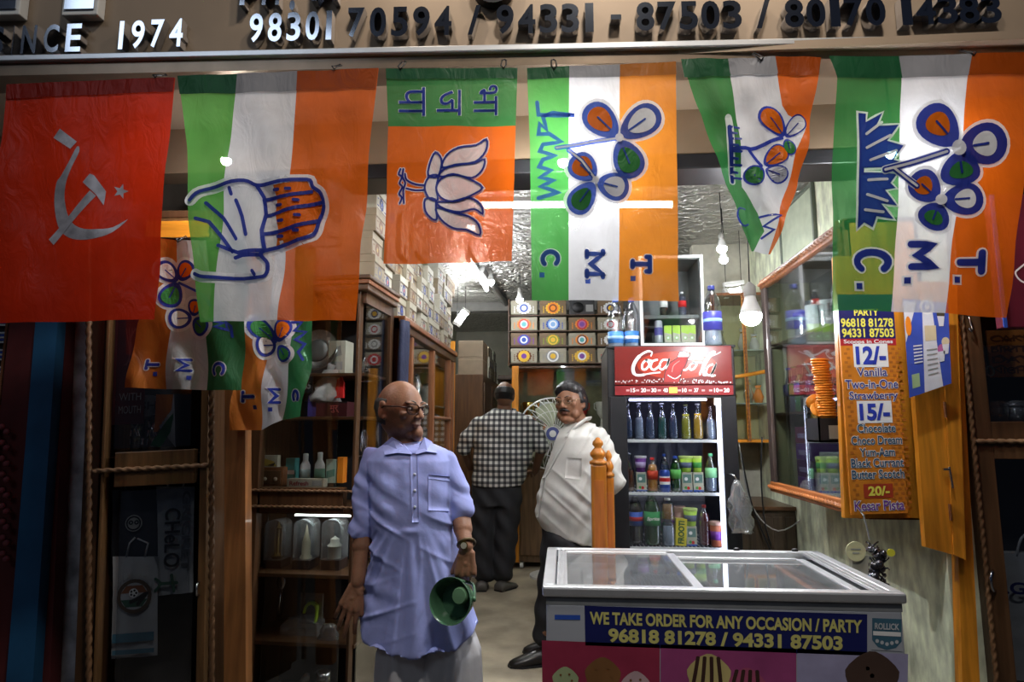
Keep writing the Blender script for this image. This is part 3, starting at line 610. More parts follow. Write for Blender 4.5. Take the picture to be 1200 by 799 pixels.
for x, y in ((128, 548), (252, 562)): q = z([(x, y)])[0]; f.poly([(q[0] - 2.4, q[1] - 2.4), (q[0] + 2.4, q[1] - 2.4), (q[0] + 2.4, q[1] + 2.4), (q[0] - 2.4, q[1] + 2.4)], SB, 2)
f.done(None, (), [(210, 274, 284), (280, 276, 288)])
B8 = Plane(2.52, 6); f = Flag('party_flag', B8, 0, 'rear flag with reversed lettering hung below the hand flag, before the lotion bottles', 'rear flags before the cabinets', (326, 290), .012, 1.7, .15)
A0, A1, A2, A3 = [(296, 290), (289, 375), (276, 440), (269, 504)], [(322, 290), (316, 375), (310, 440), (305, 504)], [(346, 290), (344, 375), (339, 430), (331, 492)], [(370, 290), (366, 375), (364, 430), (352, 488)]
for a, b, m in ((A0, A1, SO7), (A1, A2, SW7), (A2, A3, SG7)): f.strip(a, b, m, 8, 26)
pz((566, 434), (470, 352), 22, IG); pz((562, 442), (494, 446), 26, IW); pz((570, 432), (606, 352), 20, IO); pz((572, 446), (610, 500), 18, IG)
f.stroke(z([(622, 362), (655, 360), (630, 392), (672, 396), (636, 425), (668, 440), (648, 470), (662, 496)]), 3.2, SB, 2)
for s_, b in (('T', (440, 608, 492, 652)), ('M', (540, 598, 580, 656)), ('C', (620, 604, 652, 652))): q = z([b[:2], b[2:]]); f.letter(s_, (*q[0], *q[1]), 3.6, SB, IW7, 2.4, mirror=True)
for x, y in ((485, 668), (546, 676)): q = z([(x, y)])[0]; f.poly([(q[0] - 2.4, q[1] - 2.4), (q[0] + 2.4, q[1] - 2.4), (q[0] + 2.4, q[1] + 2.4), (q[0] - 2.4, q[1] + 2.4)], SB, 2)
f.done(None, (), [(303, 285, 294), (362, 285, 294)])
# wires that carry the rear flags and the front row
mb = MB(); w0, w1 = B7.w(120, 276, .012), B7.w(400, 278, .012); mb.tube([w0 + (w1 - w0) * (k / 12) - Vector((0, 0, .01 * math.sin(PI * k / 12))) for k in range(13)], .0022, BLACK, 6); o = mb.build('flag_wire', smooth=True); tag(o, 'thin dark wire strung behind the hand flag carrying the crumpled rear flag', 'wire')
mb = MB(); w0, w1 = B8.w(270, 287, .012), B8.w(400, 288, .012); mb.tube([w0 + (w1 - w0) * (k / 12) - Vector((0, 0, .01 * math.sin(PI * k / 12))) for k in range(13)], .0022, BLACK, 6); o = mb.build('flag_wire', smooth=True); tag(o, 'thin dark wire hidden by the hand flag carrying the flag before the lotions', 'wire')
# ---------------------------------------------------------------- lamps
TUBE = glow('tube_light_glow', (0.95, 0.98, 1.0), 62.0)
def bulb_thing(name, label, P, r, power, group=None, cord_to=None, col=(.95, .97, 1.0), up=1):
    """hanging LED bulb: cap, neck, glowing dome"""
    P = Vector(P); t = thing(name, label, 'light bulb', P, 0, group)
    g = glow('bulb_glow_%d' % round(power * 100 / r), col, power / (PI * 2.6 * PI * r * r))
    mb = MB(); mb.lathe([(0.0005, -r)] + [(r * math.sin(a), -r * math.cos(a)) for a in [k * PI / 16 for k in range(1, 10)]], g, n=20); mb.build('glowing_dome', t, smooth=True)
    mb = MB(); mb.lathe([(r * .99, r * .18), (r * .95, r * .6), (r * .6, r * 1.5), (r * .5, r * 2.0)], WHITEP, n=20); mb.build('bulb_neck', t, smooth=True)
    mb = MB(); mb.lathe([(r * .55, r * 1.95), (r * .58, r * 2.0), (r * .58, r * 2.9), (r * .3, r * 3.2), (r * .12, r * 3.4)], mat('grey_bulb_holder', (.35, .34, .32), .5), n=18); mb.build('bulb_holder', t, smooth=True)
    if cord_to is not None:
        mb = MB(); mb.tube([(0, 0, r * 3.3), (0.004, 0, (cord_to - P.z) * .5), (0, 0, cord_to - P.z)], .003, BLACK, 6); mb.build('cord', t, smooth=True)
    return t
def tube_thing(name, label, a, b, r=.014, group=None, cords=None, fixture=True, m=None, fat=True):
    a, b = Vector(a), Vector(b); c = (a + b) / 2; t = thing(name, label, 'tube light', c, 0, group); a, b = a - c, b - c; u = (b - a).normalized()
    mb = MB(); mb.cyl(a + u * .02, b - u * .02, r, m or TUBE, n=14); mb.build('glowing_tube', t, smooth=True, auto=40)
    for p, s in ((a, 1), (b, -1)): mb = MB(); mb.cyl(p, p + u * s * .03, r * 1.3, WHITEP, n=14); mb.build('end_cap', t, smooth=True, auto=40)
    if fixture:
        n = Vector((0, 0, 1)); mb = MB(); B = basis(u, (0, 0, 1)); L = (b - a).length
        mb.box(n * (r * 2.2), (.035, .028, L), ALU if not fat else WHITEP, B); mb.build('batten', t)
    if cords:
        for f_ in (.12, .88): mb = MB(); p = a + (b - a) * f_; mb.cyl(p + Vector((0, 0, r * .5)), Vector((p.x, p.y, cords - c.z)), .0025, BLACK, n=6); mb.build('hanging_wire', t)
    return t
# three bulbs hung just under the soffit behind the flags
for (px, py, lb, pw) in ((265, 188, 'bright bulb glowing through the green stripe of the hand flag', 10.0), (660, 190, 'bright bulb glowing through the thin see-through flag at its grass print', 38.0), (1045, 180, 'bright bulb glowing through the largest flag at its grass print', 15.0)):
    P = atY(px, py - 0, 2.27); bulb_thing('light_bulb', lb, (P.x, P.y, P.z), .019, pw, 'bulbs behind the flags', zlip + .03)
# horizontal tube under the ceiling
a, b = atY(543, 241, 3.45), atY(794, 240, 3.45); tube_thing('tube_light', 'long horizontal tube light seen glowing through the see-through flag', a, b, .014, cords=CEIL)
# bulbs and tubes further in
P = atY(552, 266, 3.3); bulb_thing('light_bulb', 'bulb glowing through the bottom of the lotus flag', P, .026, 9, 'bulbs hanging in the shop', CEIL)
P = atY(672, 262, 3.9); bulb_thing('light_bulb', 'bulb glowing through the see-through flag just below the tube light', P, .028, 12, 'bulbs hanging in the shop', CEIL)
P = atY(575, 330, 5.0); bulb_thing('light_bulb', 'small bulb beside the slanting ceiling tube, left of the sweet boxes', P, .03, 9, 'bulbs hanging in the shop', CEIL)
P = atY(609, 351, 5.7); bulb_thing('light_bulb', 'bulb hanging right in front of the top sweet box at the back', P, .032, 5.5, 'bulbs hanging in the shop', CEIL)
P = atY(880, 370, 3.3); bulb_thing('light_bulb', 'large bulb hanging on a cord between fridge and wall cabinet', P, .052, 18, 'bulbs hanging in the shop', CEIL)
P = atY(846, 291, 3.9); bulb_thing('light_bulb', 'bulb in a brown ceiling holder above the bottle on the fridge', P, .030, 11, 'bulbs hanging in the shop', CEIL)
P = atY(848, 304, 4.2); bulb_thing('light_bulb', 'dim bulb just below and behind the bulb in the brown holder', P, .028, 1.2, 'bulbs hanging in the shop', CEIL)
a, b = atZ(549, 305, CEIL - .07), atZ(571, 340, CEIL - .07); tube_thing('tube_light', 'slanting ceiling tube light running into the shop above the counter', a, b, .016)
a, b = atZ(849, 302, CEIL - .10), atZ(823, 334, CEIL - .10); tube_thing('tube_light', 'tube light on the ceiling to the upper right of the display cooler', a, b, .013, m=glow('tube_soft_glow', (.97, .98, 1), 6))
P = atY(540, 374, 6.4); a = P + Vector((-.05, 0, -.06)); b = P + Vector((.06, 0, .10)); tube_thing('tube_light', 'short tilted lamp above the tall brown cupboard at the back', a, b, .035, fixture=False, cords=CEIL, m=glow('back_lamp_glow', (.97, 1, .97), 260))
a, b = atY(848, 344, 4.7), atY(872, 341, 4.7); tube_thing('tube_light', 'short tube lamp glowing beside the large hanging bulb', a, b, .03, m=glow('tube_side_glow', (.97, 1, 1), 14), cords=CEIL)
# ---------------------------------------------------------------- kit: carved rope, glazed frames, bottles, cartons
def rope(mb, p0, p1, r, m=None, pitch=None):
    p0, p1 = Vector(p0), Vector(p1); L = (p1 - p0).length; pitch = pitch or r * 3.6; n = 10; k = max(4, int(L / pitch * 6)); B = basis(p1 - p0); vs = []; fs = []
    for i in range(k + 1):
        zz = L * i / k
        for j in range(n):
            a = 2 * PI * j / n; rr = r * .86 * (1 + .26 * math.cos(2 * a - 2 * PI * zz / pitch)); vs.append(p0 + B @ Vector((rr * math.cos(a), rr * math.sin(a), zz)))
    for i in range(k):
        for j in range(n): fs.append((i * n + j, i * n + (j + 1) % n, (i + 1) * n + (j + 1) % n, (i + 1) * n + j))
    fs += [tuple(reversed(range(n))), tuple(range(k * n, k * n + n))]
    mb.add(vs, fs, m or ROPE)
class On:
    """a thing whose root stands on a plane at a measured point; q() gives root-local coordinates of a photograph point at depth d"""
    def __init__(s, plane, px, py, d, name, label, cat, group=None, z=None):
        s.pl = plane; s.o = plane.p(px, py, d)
        if z is not None: s.o.z = z
        s.root = thing(name, label, cat, plane.at(s.o), plane.ang, group); s.root.rotation_euler = plane.euler
    def q(s, px, py, d=0.0): return s.pl.p(px, py, d) - s.o
    def rect(s, x0, y0, x1, y1, d=0.0):      # local x0,x1,z0,z1 of a pixel rectangle
        a, b = s.q(x0, y1, d), s.q(x1, y0, d); return a.x, b.x, a.z, b.z
    def part(s, name, mb, smooth=False, parent=None, auto=None): return mb.build(name, parent or s.root, smooth, auto=auto)
    def Y(s, d): return d - s.o.y
def glass_bottle(name, label, loc, h, r, liq=None, cap=None, lab=None, group=None, cat='bottle', body=None, fill=.7, kind='glass', rot=0, lab2=None):
    """neck-and-shoulder bottle: shell, contents, cap and printed label are parts"""
    t = thing(name, label, cat, loc, rot, group); body = body or PLAST
    if kind == 'glass': prof = [(.001, 0), (r * .9, 0), (r, h * .03), (r, h * .28), (r * .9, h * .40), (r * .96, h * .52), (r * .70, h * .66), (r * .40, h * .78), (r * .36, h * .93), (r * .42, h * .95), (r * .42, h)]
    elif kind == 'pet': prof = [(.001, 0), (r * .8, 0), (r, h * .04), (r * .97, h * .15), (r, h * .25), (r * .96, h * .45), (r, h * .55), (r * .97, h * .66), (r * .75, h * .78), (r * .42, h * .89), (r * .33, h * .92), (r * .33, h * .96)]
    else: prof = [(.001, 0), (r * .95, 0), (r, h * .03), (r, h * .75), (r * .8, h * .82), (r * .45, h * .87), (r * .4, h * .93)]
    mb = MB(); mb.lathe(prof, body, n=18); mb.build('shell', t, smooth=True)
    if liq:
        mb = MB(); mb.lathe([(a * .93, max(.002, z)) for a, z in prof if z < h * fill] + [(.93 * prof[-3][0] if fill > .75 else r * .88 * (.95 if fill < .5 else .8), h * fill), (.001, h * fill)], liq, n=18); mb.build('contents', t, smooth=True)
    if cap:
        rr = prof[-1][0] * 1.15; mb = MB(); mb.lathe([(rr, prof[-1][1] - h * .03), (rr * 1.05, h * .985), (rr * .9, h), (.001, h)], cap, n=16); mb.build('cap', t, smooth=True, auto=40)
    if lab:
        mb = MB(); z0, z1 = (h * .36, h * .62) if kind != 'tub' else (h * .15, h * .65); mb.lathe([(r * 1.012, z0), (r * 1.012, z1)], lab, n=20)
        if lab2: mb.lathe([(r * 1.02, z0 + (z1 - z0) * .35), (r * 1.02, z0 + (z1 - z0) * .65)], lab2, n=20)
        mb.build('label', t, smooth=True)
    return t
def carton(name, label, loc, w, d, h, m, face=None, group=None, cat='carton', rot=0, lid=None, art=None):
    """folded card box: body, printed front, lid"""
    t = thing(name, label, cat, loc, rot, group); mb = MB(); mb.bx(-w / 2, w / 2, 0, d, 0, h * (.72 if lid else 1), m, .0015)
    if art: art(mb, w, h)
    mb.build('carton_body', t)
    if lid: mb = MB(); mb.bx(-w / 2 - .002, w / 2 + .002, -.002, d + .002, h * .70, h, lid, .0015); mb.build('lid', t)
    return t
def cup_tub(name, label, loc, h, r0, r1, m, lid, group=None, art=None, cat='tub'):
    t = thing(name, label, cat, loc, 0, group); mb = MB(); mb.lathe([(.001, 0), (r0, 0), (r1, h * .88)], m, n=20)
    if art: mb.lathe([(r0 + (r1 - r0) * .3 + .0008, h * .27), (r0 + (r1 - r0) * .7 + .0008, h * .62)], art, n=20)
    mb.build('tub', t, smooth=True); mb = MB(); mb.lathe([(r1 * 1.05, h * .86), (r1 * 1.07, h * .97), (r1, h), (.001, h)], lid, n=20); mb.build('lid', t, smooth=True, auto=40); return t
# ---------------------------------------------------------------- far left: neighbour's shelf, maroon board, blue post, plaster pier
L0 = Plane(2.7, 0)
def slab(name, label, cat, quad, y0, y1, m, plane=L0):
    """upright board: a measured outline at its own distance, with real thickness"""
    c = plane.p(*quad[-1]); t = MB(); pts = [plane.p(*q) - c for q in quad]; t.prism([(p.x, p.z) for p in pts], y0, y1, m)
    o = t.build(name); o.location = plane.at(c); o.rotation_euler = plane.euler; return tag(o, label, cat)
o = slab('painted_board', 'dark maroon painted board standing at the far edge beside the blue post', 'board', [(14, 350), (78, 350), (56, 860), (-40, 860)], 0, .06, mat('maroon_paint', (.10, .018, .018), .6, var=.25, scale=5))
o = slab('leaning_post', 'blue painted post leaning between the maroon board and the grey plaster pier', 'post', [(55, 340), (80, 340), (44, 880), (12, 880)], -.05, .0, mat('blue_paint', (.02, .10, .22), .5, var=.2, scale=5))
o = slab('plaster_pier', None, None, [(78, 200), (112, 200), (108, 880), (34, 880)], .07, .45, mat('stained_grey_plaster', (.42, .42, .44), .8, var=.55, scale=9, bump=.4, bscale=18)); o['kind'] = 'structure'; o.name = 'wall_pier'
t = On(L0, 8, 492, .12, 'packet_rack', 'wooden rack of striped packets peeping out below the red flag', 'rack')
a = t.q(-40, 370, .12); b = t.q(19, 492, .12); mb = MB(); mb.bx(a.x, b.x - .0, 0, .12, b.z - .02, a.z, mat('dark_recess', (.02, .018, .02), .8)); t.part('rack_body', mb)
mb = MB(); x = t.q(12, 400, .12).x; mb.bx(x - .006, x + .006, -.03, 0, b.z, a.z, REDW); t.part('rack_rail', mb)
for k in range(5):
    mb = MB(); z = a.z - .05 - k * .082
    for s_ in range(5): mb.box((b.x - .09 + .0 * s_, -.012, z + s_ * .011), (.15, .016, .008), (WHT, BLUP)[s_ % 2], None, .002)
    o = mb.build('striped_packet'); o.location = t.root.location.copy(); tag(o, 'white and blue striped packet in the wooden rack under the red flag', 'packet', 'packets in the rack')
# pinkish ornament below the rack
mb = MB()
for k in range(26): q = L0.p(2 + 7 * math.sin(k * 2.1), 500 + k * 6.2, -.03); mb.ell((q.x, q.y, q.z), (.016, .012, .014), mat('dusty_rose_plaster', (.20, .05, .06), .7), None, 8, 6)
mb.bx(L0.p(-30, 500).x, L0.p(3, 500).x, -.035, -.02, L0.p(0, 660).z, L0.p(0, 495).z, mat('dusty_rose_plaster', (.20, .05, .06)))
o = mb.build('garland', smooth=True); o.location = L0.o; tag(o, 'dusty pink rosette garland hanging down the maroon board', 'garland')

# ---------------------------------------------------------------- glazed folding cabinet (door A)
DARKBACK = mat('dark_cabinet_lining', (.025, .024, .026), .8)
t = On(DA, 176, 860, 0, 'glazed_cabinet', 'narrow brown two-pane glazed cabinet with rope mouldings beside the grey pier', 'cabinet')
DAc = t
def fr(T, mb, x0, y0, x1, y1, d0, d1, m, bev=.003):
    a, b = T.q(x0, y1, d0), T.q(x1, y0, d0); mb.bx(a.x, b.x, d0 - T.o.y, d1 - T.o.y, a.z, b.z, m, bev)
MIDB = wood('mid_brown_wood', (.115, .058, .022), .42)
mb = MB()
for r_ in ((106, 255, 133, 860), (228, 255, 248, 860), (133, 255, 228, 280), (133, 526, 228, 571), (133, 826, 228, 860)): fr(t, mb, *r_, 0, .045, MIDB)
t.part('frame', mb)
mb = MB(); fr(t, mb, 104, 250, 110, 860, .045, .32, BROWN); fr(t, mb, 244, 250, 250, 860, .045, .32, BROWN); fr(t, mb, 104, 250, 250, 860, .30, .33, DARKBACK); fr(t, mb, 104, 246, 250, 256, 0, .33, BROWN); fr(t, mb, 108, 530, 246, 538, .05, .30, BROWN); fr(t, mb, 108, 846, 246, 860, .05, .30, BROWN); t.part('carcass', mb)
for (x, y0, y1) in ((104, 255, 856), (248, 255, 856)):
    mb = MB(); rope(mb, t.q(x, y0, -.008), t.q(x, y1, -.008), .0115); t.part('rope_moulding', mb, True)
mb = MB(); rope(mb, t.q(109, 552, -.006), t.q(244, 545, -.006), .010, mat('light_rope_wood', (.20, .115, .06), .45)); t.part('cross_moulding', mb, True)
for y0, y1 in ((280, 526), (571, 826)):
    mb = MB(); fr(t, mb, 133, y0, 228, y1, .018, .023, GLASSD, 0); t.part('pane', mb)
mb = MB(); q = t.q(232, 690, -.01); mb.tube([q + Vector((0, .012, .024)), q + Vector((0, -.012, .02)), q + Vector((0, -.012, -.02)), q + Vector((0, .012, -.024))], .004, STEEL, 8); t.part('handle', mb, True)
# teak top board behind the flags
mb = MB(); fr(t, mb, 170, 258, 246, 279, -.012, .0, TEAK_H); o = t.part('top_board', mb); o['label'] = 'bright teak top board'
# things inside: upper compartment
def flatitem(plane, name, label, cat, x0, y0, x1, y1, d, th, m, art=None, group=None, z=None, bev=.002):
    T = On(plane, (x0 + x1) / 2, y1, d, name, label, cat, group); a = T.rect(x0, y0, x1, y1, d); mb = MB(); mb.bx(a[0], a[1], 0, th, a[2], a[3], m, bev)
    if art: art(mb, T, a)
    o = mb.build('sheet', T.root); return T
def art(mb, T, a):
    w = a[1] - a[0]; h = a[3] - a[2]
    for k, (s, y) in enumerate((('WITH', .22), ('MOUTH', .10))): mb.text(s, a[0] + w * .2, a[1] - w * .1, a[2] + h * y, a[2] + h * (y + .07), -.001, GREYC)
    for k in range(5): mb.strokeflat(spline([(a[0] + w * .3 + k * w * .1, a[2] + h * .55), (a[0] + w * .5, a[2] + h * (.62 + .05 * k)), (a[0] + w * (.35 + .1 * k), a[2] + h * .9)], 3), .004, -.001, mat('dull_red_print', (.16, .05, .05)))
flatitem(DA, 'poster', 'dark maroon poster with small white words inside the narrow glazed cabinet', 'poster', 131, 372, 172, 498, .06, .004, mat('dark_maroon_card', (.07, .015, .02), .5), art)
t2 = On(DA, 162, 488, .07, 'push_sign', 'dark grey oval PUSH sign inside the narrow glazed cabinet', 'sign'); a = t2.rect(138, 462, 187, 489, .07); mb = MB(); cx, cz = (a[0] + a[1]) / 2, (a[2] + a[3]) / 2
mb.prism([(cx + (a[1] - a[0]) / 2 * math.copysign(abs(math.cos(u)) ** .6, math.cos(u)), cz + (a[3] - a[2]) / 2 * math.copysign(abs(math.sin(u)) ** .6, math.sin(u))) for u in [2 * PI * k / 28 for k in range(28)]], 0, .008, mat('grey_sign_plate', (.11, .115, .125), .4)); mb.text('PUSH', a[0] + .012, a[1] - .010, cz - .016, cz + .016, -.001, mat('faded_black', (.03, .03, .035)), .02); t2.part('plate', mb)
shelfz = DA.p(180, 527, .1).z
for x, lb in ((160, 'engraved glass tumbler under the PUSH sign, next to the cabinet stile'), (180, 'engraved glass tumbler under the PUSH sign, next to the small flag')):
    q = DA.w(x, 527, .11); tt = thing('glass_tumbler', lb, 'glass', q, 0, 'tumblers in the narrow cabinet'); h = .125; r = .027
    mb = MB(); mb.lathe([(.001, 0), (r * .85, 0), (r, h), (r * .93, h), (r * .8, .008), (.001, .008)], clear('tumbler_glass', (.85, .87, .9), .25, .1), n=20); mb.build('tumbler', tt, smooth=True)
    mb = MB()
    for k in range(9): mb.cyl((r * .96 * math.cos(k), -r * .96 * abs(math.sin(k)), .02 + (k % 3) * .035), (r * 1.0 * math.cos(k + .3), -r * 1.0 * abs(math.sin(k + .3)), .045 + (k % 3) * .035), .0022, WHT, n=6)
    mb.build('engraving', tt)
f = Flag('small_flag', DA, .055, 'small dim tricolour pennant standing inside the narrow glazed cabinet beside the tumblers', None, (192, 462), .004, 0, .08)
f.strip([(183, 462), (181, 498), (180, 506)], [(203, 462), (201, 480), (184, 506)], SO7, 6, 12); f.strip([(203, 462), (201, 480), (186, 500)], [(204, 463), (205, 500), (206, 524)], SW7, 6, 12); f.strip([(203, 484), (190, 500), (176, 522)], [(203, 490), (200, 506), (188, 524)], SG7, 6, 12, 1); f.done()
# lower compartment: printed cloth bags hanging
BAGW = mat('dim_white_cloth', (.34, .35, .37), .8, bump=.3, bscale=14); BAGD = mat('dark_cloth', (.022, .024, .032), .8); TEALP = mat('teal_band_print', (.05, .14, .20), .6)
def bag(label, quad, d, th, m, art=None):
    T = On(DA, quad[3][0], quad[3][1], d, 'cloth_bag', label, 'bag', 'cloth bags in the narrow cabinet'); P = [T.q(x, y, d) for x, y in quad]
    n = 8; vs = []; fs = []; mb = MB()
    for s_ in (-1, 1):
        for j in range(n + 1):
            for i in range(n + 1):
                u, v = i / n, j / n; p = (P[0] * (1 - u) + P[1] * u) * (1 - v) + (P[3] * (1 - u) + P[2] * u) * v
                b = (1 - abs(2 * u - 1) ** 3) * (1 - abs(2 * v - 1) ** 4); vs.append(p + Vector((0, s_ * (th * .5 * b) + .004 * math.sin(9 * u + 5 * v), 0)))
    N = (n + 1) ** 2
    for s_ in range(2):
        for j in range(n):
            for i in range(n): k = s_ * N + j * (n + 1) + i; fs.append((k, k + 1, k + n + 2, k + n + 1))
    mb.add(vs, fs, m)
    T.part('bag_body', mb, True)
    mb = MB()
    for u in (.3, .7): p = P[0] * (1 - u) + P[1] * u; mb.tube([p, p + Vector((.01, 0, .05)), p + Vector((.03 if u < .5 else -.03, 0, .07))], .004, m, 6)
    T.part('bag_strap', mb, True)
    if art: mb = MB(); art(mb, T, -th * .5 - .008 - 0.0); T.part('print', mb)
    return T
def art1(mb, T, y): q = T.q(160, 612, .09); mb.disc(q.x, q.z, .032, q.y + y, GREYC, 24); mb.ringflat(q.x, q.z, .022, .028, q.y + y - .001, BLK); [mb.ringflat(q.x + dx, q.z + .003, .004, .009, q.y + y - .001, BLK, 14) for dx in (-.01, .011)]
bag('black cloth bag with a small round emblem hanging behind the lower pane', [(131, 574), (184, 574), (184, 652), (131, 652)], .09, .03, BAGD, art1)
def art2(mb, T, y):
    a, b = T.q(194, 664, .085), T.q(214, 594, .085); mb.text('CHeLO', a.x, b.x, a.z, b.z, a.y + y, BLK, .015, 1)
    a, b = T.q(214, 668, .085), T.q(226, 574, .085); mb.text('CRICKET', a.x, b.x, a.z, b.z, a.y + y, mat('grey_print', (.12, .12, .13)), .03, 1)
    q = T.q(200, 682, .085); mb.strokeflat([(q.x - .03, q.z), (q.x + .03, q.z)], .012, q.y + y, mat('dark_green_print', (.03, .09, .06))); mb.strokeflat([(q.x + .02, q.z - .03), (q.x + .01, q.z + .03)], .012, q.y + y, mat('dark_green_print', (.03, .09, .06))); mb.strokeflat(spline([(q.x - .05, q.z - .025), (q.x - .03, q.z), (q.x - .05, q.z + .02)], 4), .01, q.y + y, mat('dark_green_print', (.03, .09, .06)))
bag('grey-white cloth bag with CHeLO lettered sideways behind the lower pane', [(183, 570), (228, 570), (226, 694), (186, 698)], .085, .02, BAGW, art2)
def art3(mb, T, y):
    q = T.q(160, 697, .075); Y_ = q.y + y
    mb.disc(q.x, q.z, .064, Y_, mat('brown_emblem', (.075, .05, .035))); mb.disc(q.x, q.z, .050, Y_ - .001, BAGW); mb.flatpoly([(q.x - .049, q.z - .012), (q.x + .049, q.z - .012), (q.x + .03, q.z - .04), (q.x - .03, q.z - .04)], Y_ - .0015, mat('dark_green_print', (.03, .09, .06))); mb.flatpoly([(q.x - .049, q.z + .012), (q.x + .049, q.z + .012), (q.x + .03, q.z + .04), (q.x - .03, q.z + .04)], Y_ - .0015, mat('rust_print', (.2, .07, .03)))
    mb.disc(q.x - .002, q.z + .012, .017, Y_ - .002, WHT); [mb.disc(q.x - .002 + .010 * math.cos(k * 1.25), q.z + .012 + .010 * math.sin(k * 1.25), .0045, Y_ - .0025, BLK, 8) for k in range(5)]
    mb.strokeflat(spline([(q.x - .01, q.z - .02), (q.x + .01, q.z - .012), (q.x + .03, q.z + .0), (q.x + .045, q.z + .008), (q.x + .03, q.z - .012), (q.x + .015, q.z - .03)], 3), .014, Y_ - .003, BLK)
    for k, c in enumerate('ETHER AND L'):
        if c != ' ': u = math.radians(140 - k * 11); cx, cz = q.x + .078 * math.cos(u), q.z + .078 * math.sin(u); mb.text(c, cx - .005, cx + .005, cz - .007, cz + .007, Y_, GREYC, .03)
    for y0, y1, m in ((738, 752, TEALP), (757, 766, TEALP)): a, b = T.q(134, y1, .075), T.q(183, y0, .075); mb.flatpoly([(a.x, a.z), (b.x, a.z), (b.x, b.z), (a.x, b.z)], Y_, m)
bag('white cloth bag with a round football emblem and teal bands behind the lower pane', [(132, 652), (186, 652), (184, 768), (131, 772)], .075, .02, BAGW, art3)

# ---------------------------------------------------------------- teak post between the cabinets
o = slab('teak_post', 'narrow teak post standing between the two left display cabinets', 'post', [(264, 300), (287, 300), (288, 870), (262, 870)], 0, .05, wood('plain_teak', (.25, .10, .03), .5), Plane(2.42, 0)); 

# ---------------------------------------------------------------- display cabinet B: front, glass side towards the shop, cornice
t = On(DB, 346, 860, 0, 'display_cabinet', 'tall dark display cabinet with lotions above and boxed trophies below', 'cabinet'); TB = t
xl, xr = t.q(287, 500).x, t.q(423, 500).x; z0 = t.q(300, 860).z; zt = 1.97 - t.o.z; D = .42
mb = MB()
for r_ in ((287, 323, 303, 860), (402, 323, 423, 860), (303, 572, 402, 600), (303, 826, 402, 860)): fr(t, mb, *r_, 0, .05, BROWN)
zz = t.q(340, 600).z; mb.bx(xl, xl + .02, .05, D, z0, zt, BROWN); mb.bx(xl, xr, D - .02, D, z0, zt, DARKBACK); mb.bx(xl, xr, 0, D, zt - .03, zt, BROWN); mb.bx(xl, xr, 0.02, D, zz - .01, zz + .012, BROWN); mb.bx(xl, xr, 0.02, D, z0, z0 + .06, BROWN)
mb.bx(xr - .03, xr, D - .05, D, z0, zt, BROWN); mb.bx(xr - .022, xr, 0.02, D, zz - .03, zz + .03, BROWN); mb.bx(xr - .022, xr, .02, D, zt - .10, zt, BROWN)
t.part('carcass', mb)
mb = MB(); mb.bx(xl - .02, xr + .035, -.035, D, zt, zt + .022, BROWN_H, .006); mb.bx(xl - .01, xr + .02, -.02, D, zt - .05, zt, BROWN_H, .006); mb.bx(xl - .015, xr + .028, -.028, D, zt - .02, zt, REDW, .004); t.part('cornice', mb)
mb = MB(); rope(mb, t.q(290, 330, -.006), t.q(290, 856, -.006), .011); t.part('rope_moulding', mb, True)
for y in (574, 593): mb = MB(); rope(mb, t.q(290, y, -.004), t.q(422, y + 2, -.004), .007, mat('light_rope_wood', (.20, .115, .06))); t.part('cross_moulding', mb, True)
for y0, y1 in ((326, 572), (600, 826)): mb = MB(); fr(t, mb, 303, y0, 402, y1, .02, .025, GLASS, 0); t.part('pane', mb)
mb = MB(); mb.bx(xr - .012, xr - .007, .05, D - .05, z0 + .06, zz - .03, GLASS); mb.bx(xr - .012, xr - .007, .05, D - .05, zz + .03, zt - .1, GLASS); t.part('side_pane', mb)
for py in (437, 488): z = t.q(350, py, .05).z; mb = MB(); mb.bx(xl + .02, xr - .015, .07, D - .03, z - .014, z, BROWN_H, .002); t.part('shelf', mb)
for py in (672, 752): z = t.q(350, py, .05).z; mb = MB(); mb.bx(xl + .02, xr - .015, .04, D - .03, z - .016, z, BROWN_H, .002); t.part('shelf', mb)
mb = MB(); z = t.q(350, 600, .05).z - .012; mb.bx(xl + .20, xr - .05, .12, .15, z - .014, z - .006, glow('cabinet_strip_glow', (.95, 1, .97), 14)); t.part('strip_lamp', mb)
def inB(px, py, d=.16): return DB.w(px, py, d)
rB = DB.ang
# upper shelf row (y 437): dish clock and white box
q = inB(372, 437, .16); tt = thing('ornament_dish', 'round patterned steel dish leaning on the top shelf of the display cabinet', 'dish', q, rB); mb = MB(); Bm = basis((0, -1, .25)); r = .105
mb.lathe([(.001, 0), (r * .7, .004), (r, .02), (r * .97, .024), (r * .68, .009), (.001, .006)], STEEL, (0, 0, r), 28, Bm); mb.build('dish', tt, smooth=True, auto=40); mb = MB(); mb.lathe([(r * .2, .010), (r * .5, .0115), (r * .55, .009)], mat('dark_engraving', (.1, .1, .1), .4, .5), (0, 0, r), 28, Bm); mb.build('engraved_ring', tt, smooth=True)
q = inB(394, 437, .14); carton('white_box', 'white box tilted on the top shelf beside the round steel dish', q, .085, .10, .155, CARD, cat='box', rot=rB, art=lambda mb, w, h: (mb.flatpoly([(-w * .3, h * .1), (w * .35, h * .1), (w * .35, h * .35), (-w * .3, h * .35)], -.001, GREYC), mb.flatpoly([(-w * .1, h * .5), (w * .3, h * .55), (w * .2, h * .85), (-w * .05, h * .8)], -.001, mat('sketch_grey', (.25, .25, .24)))))
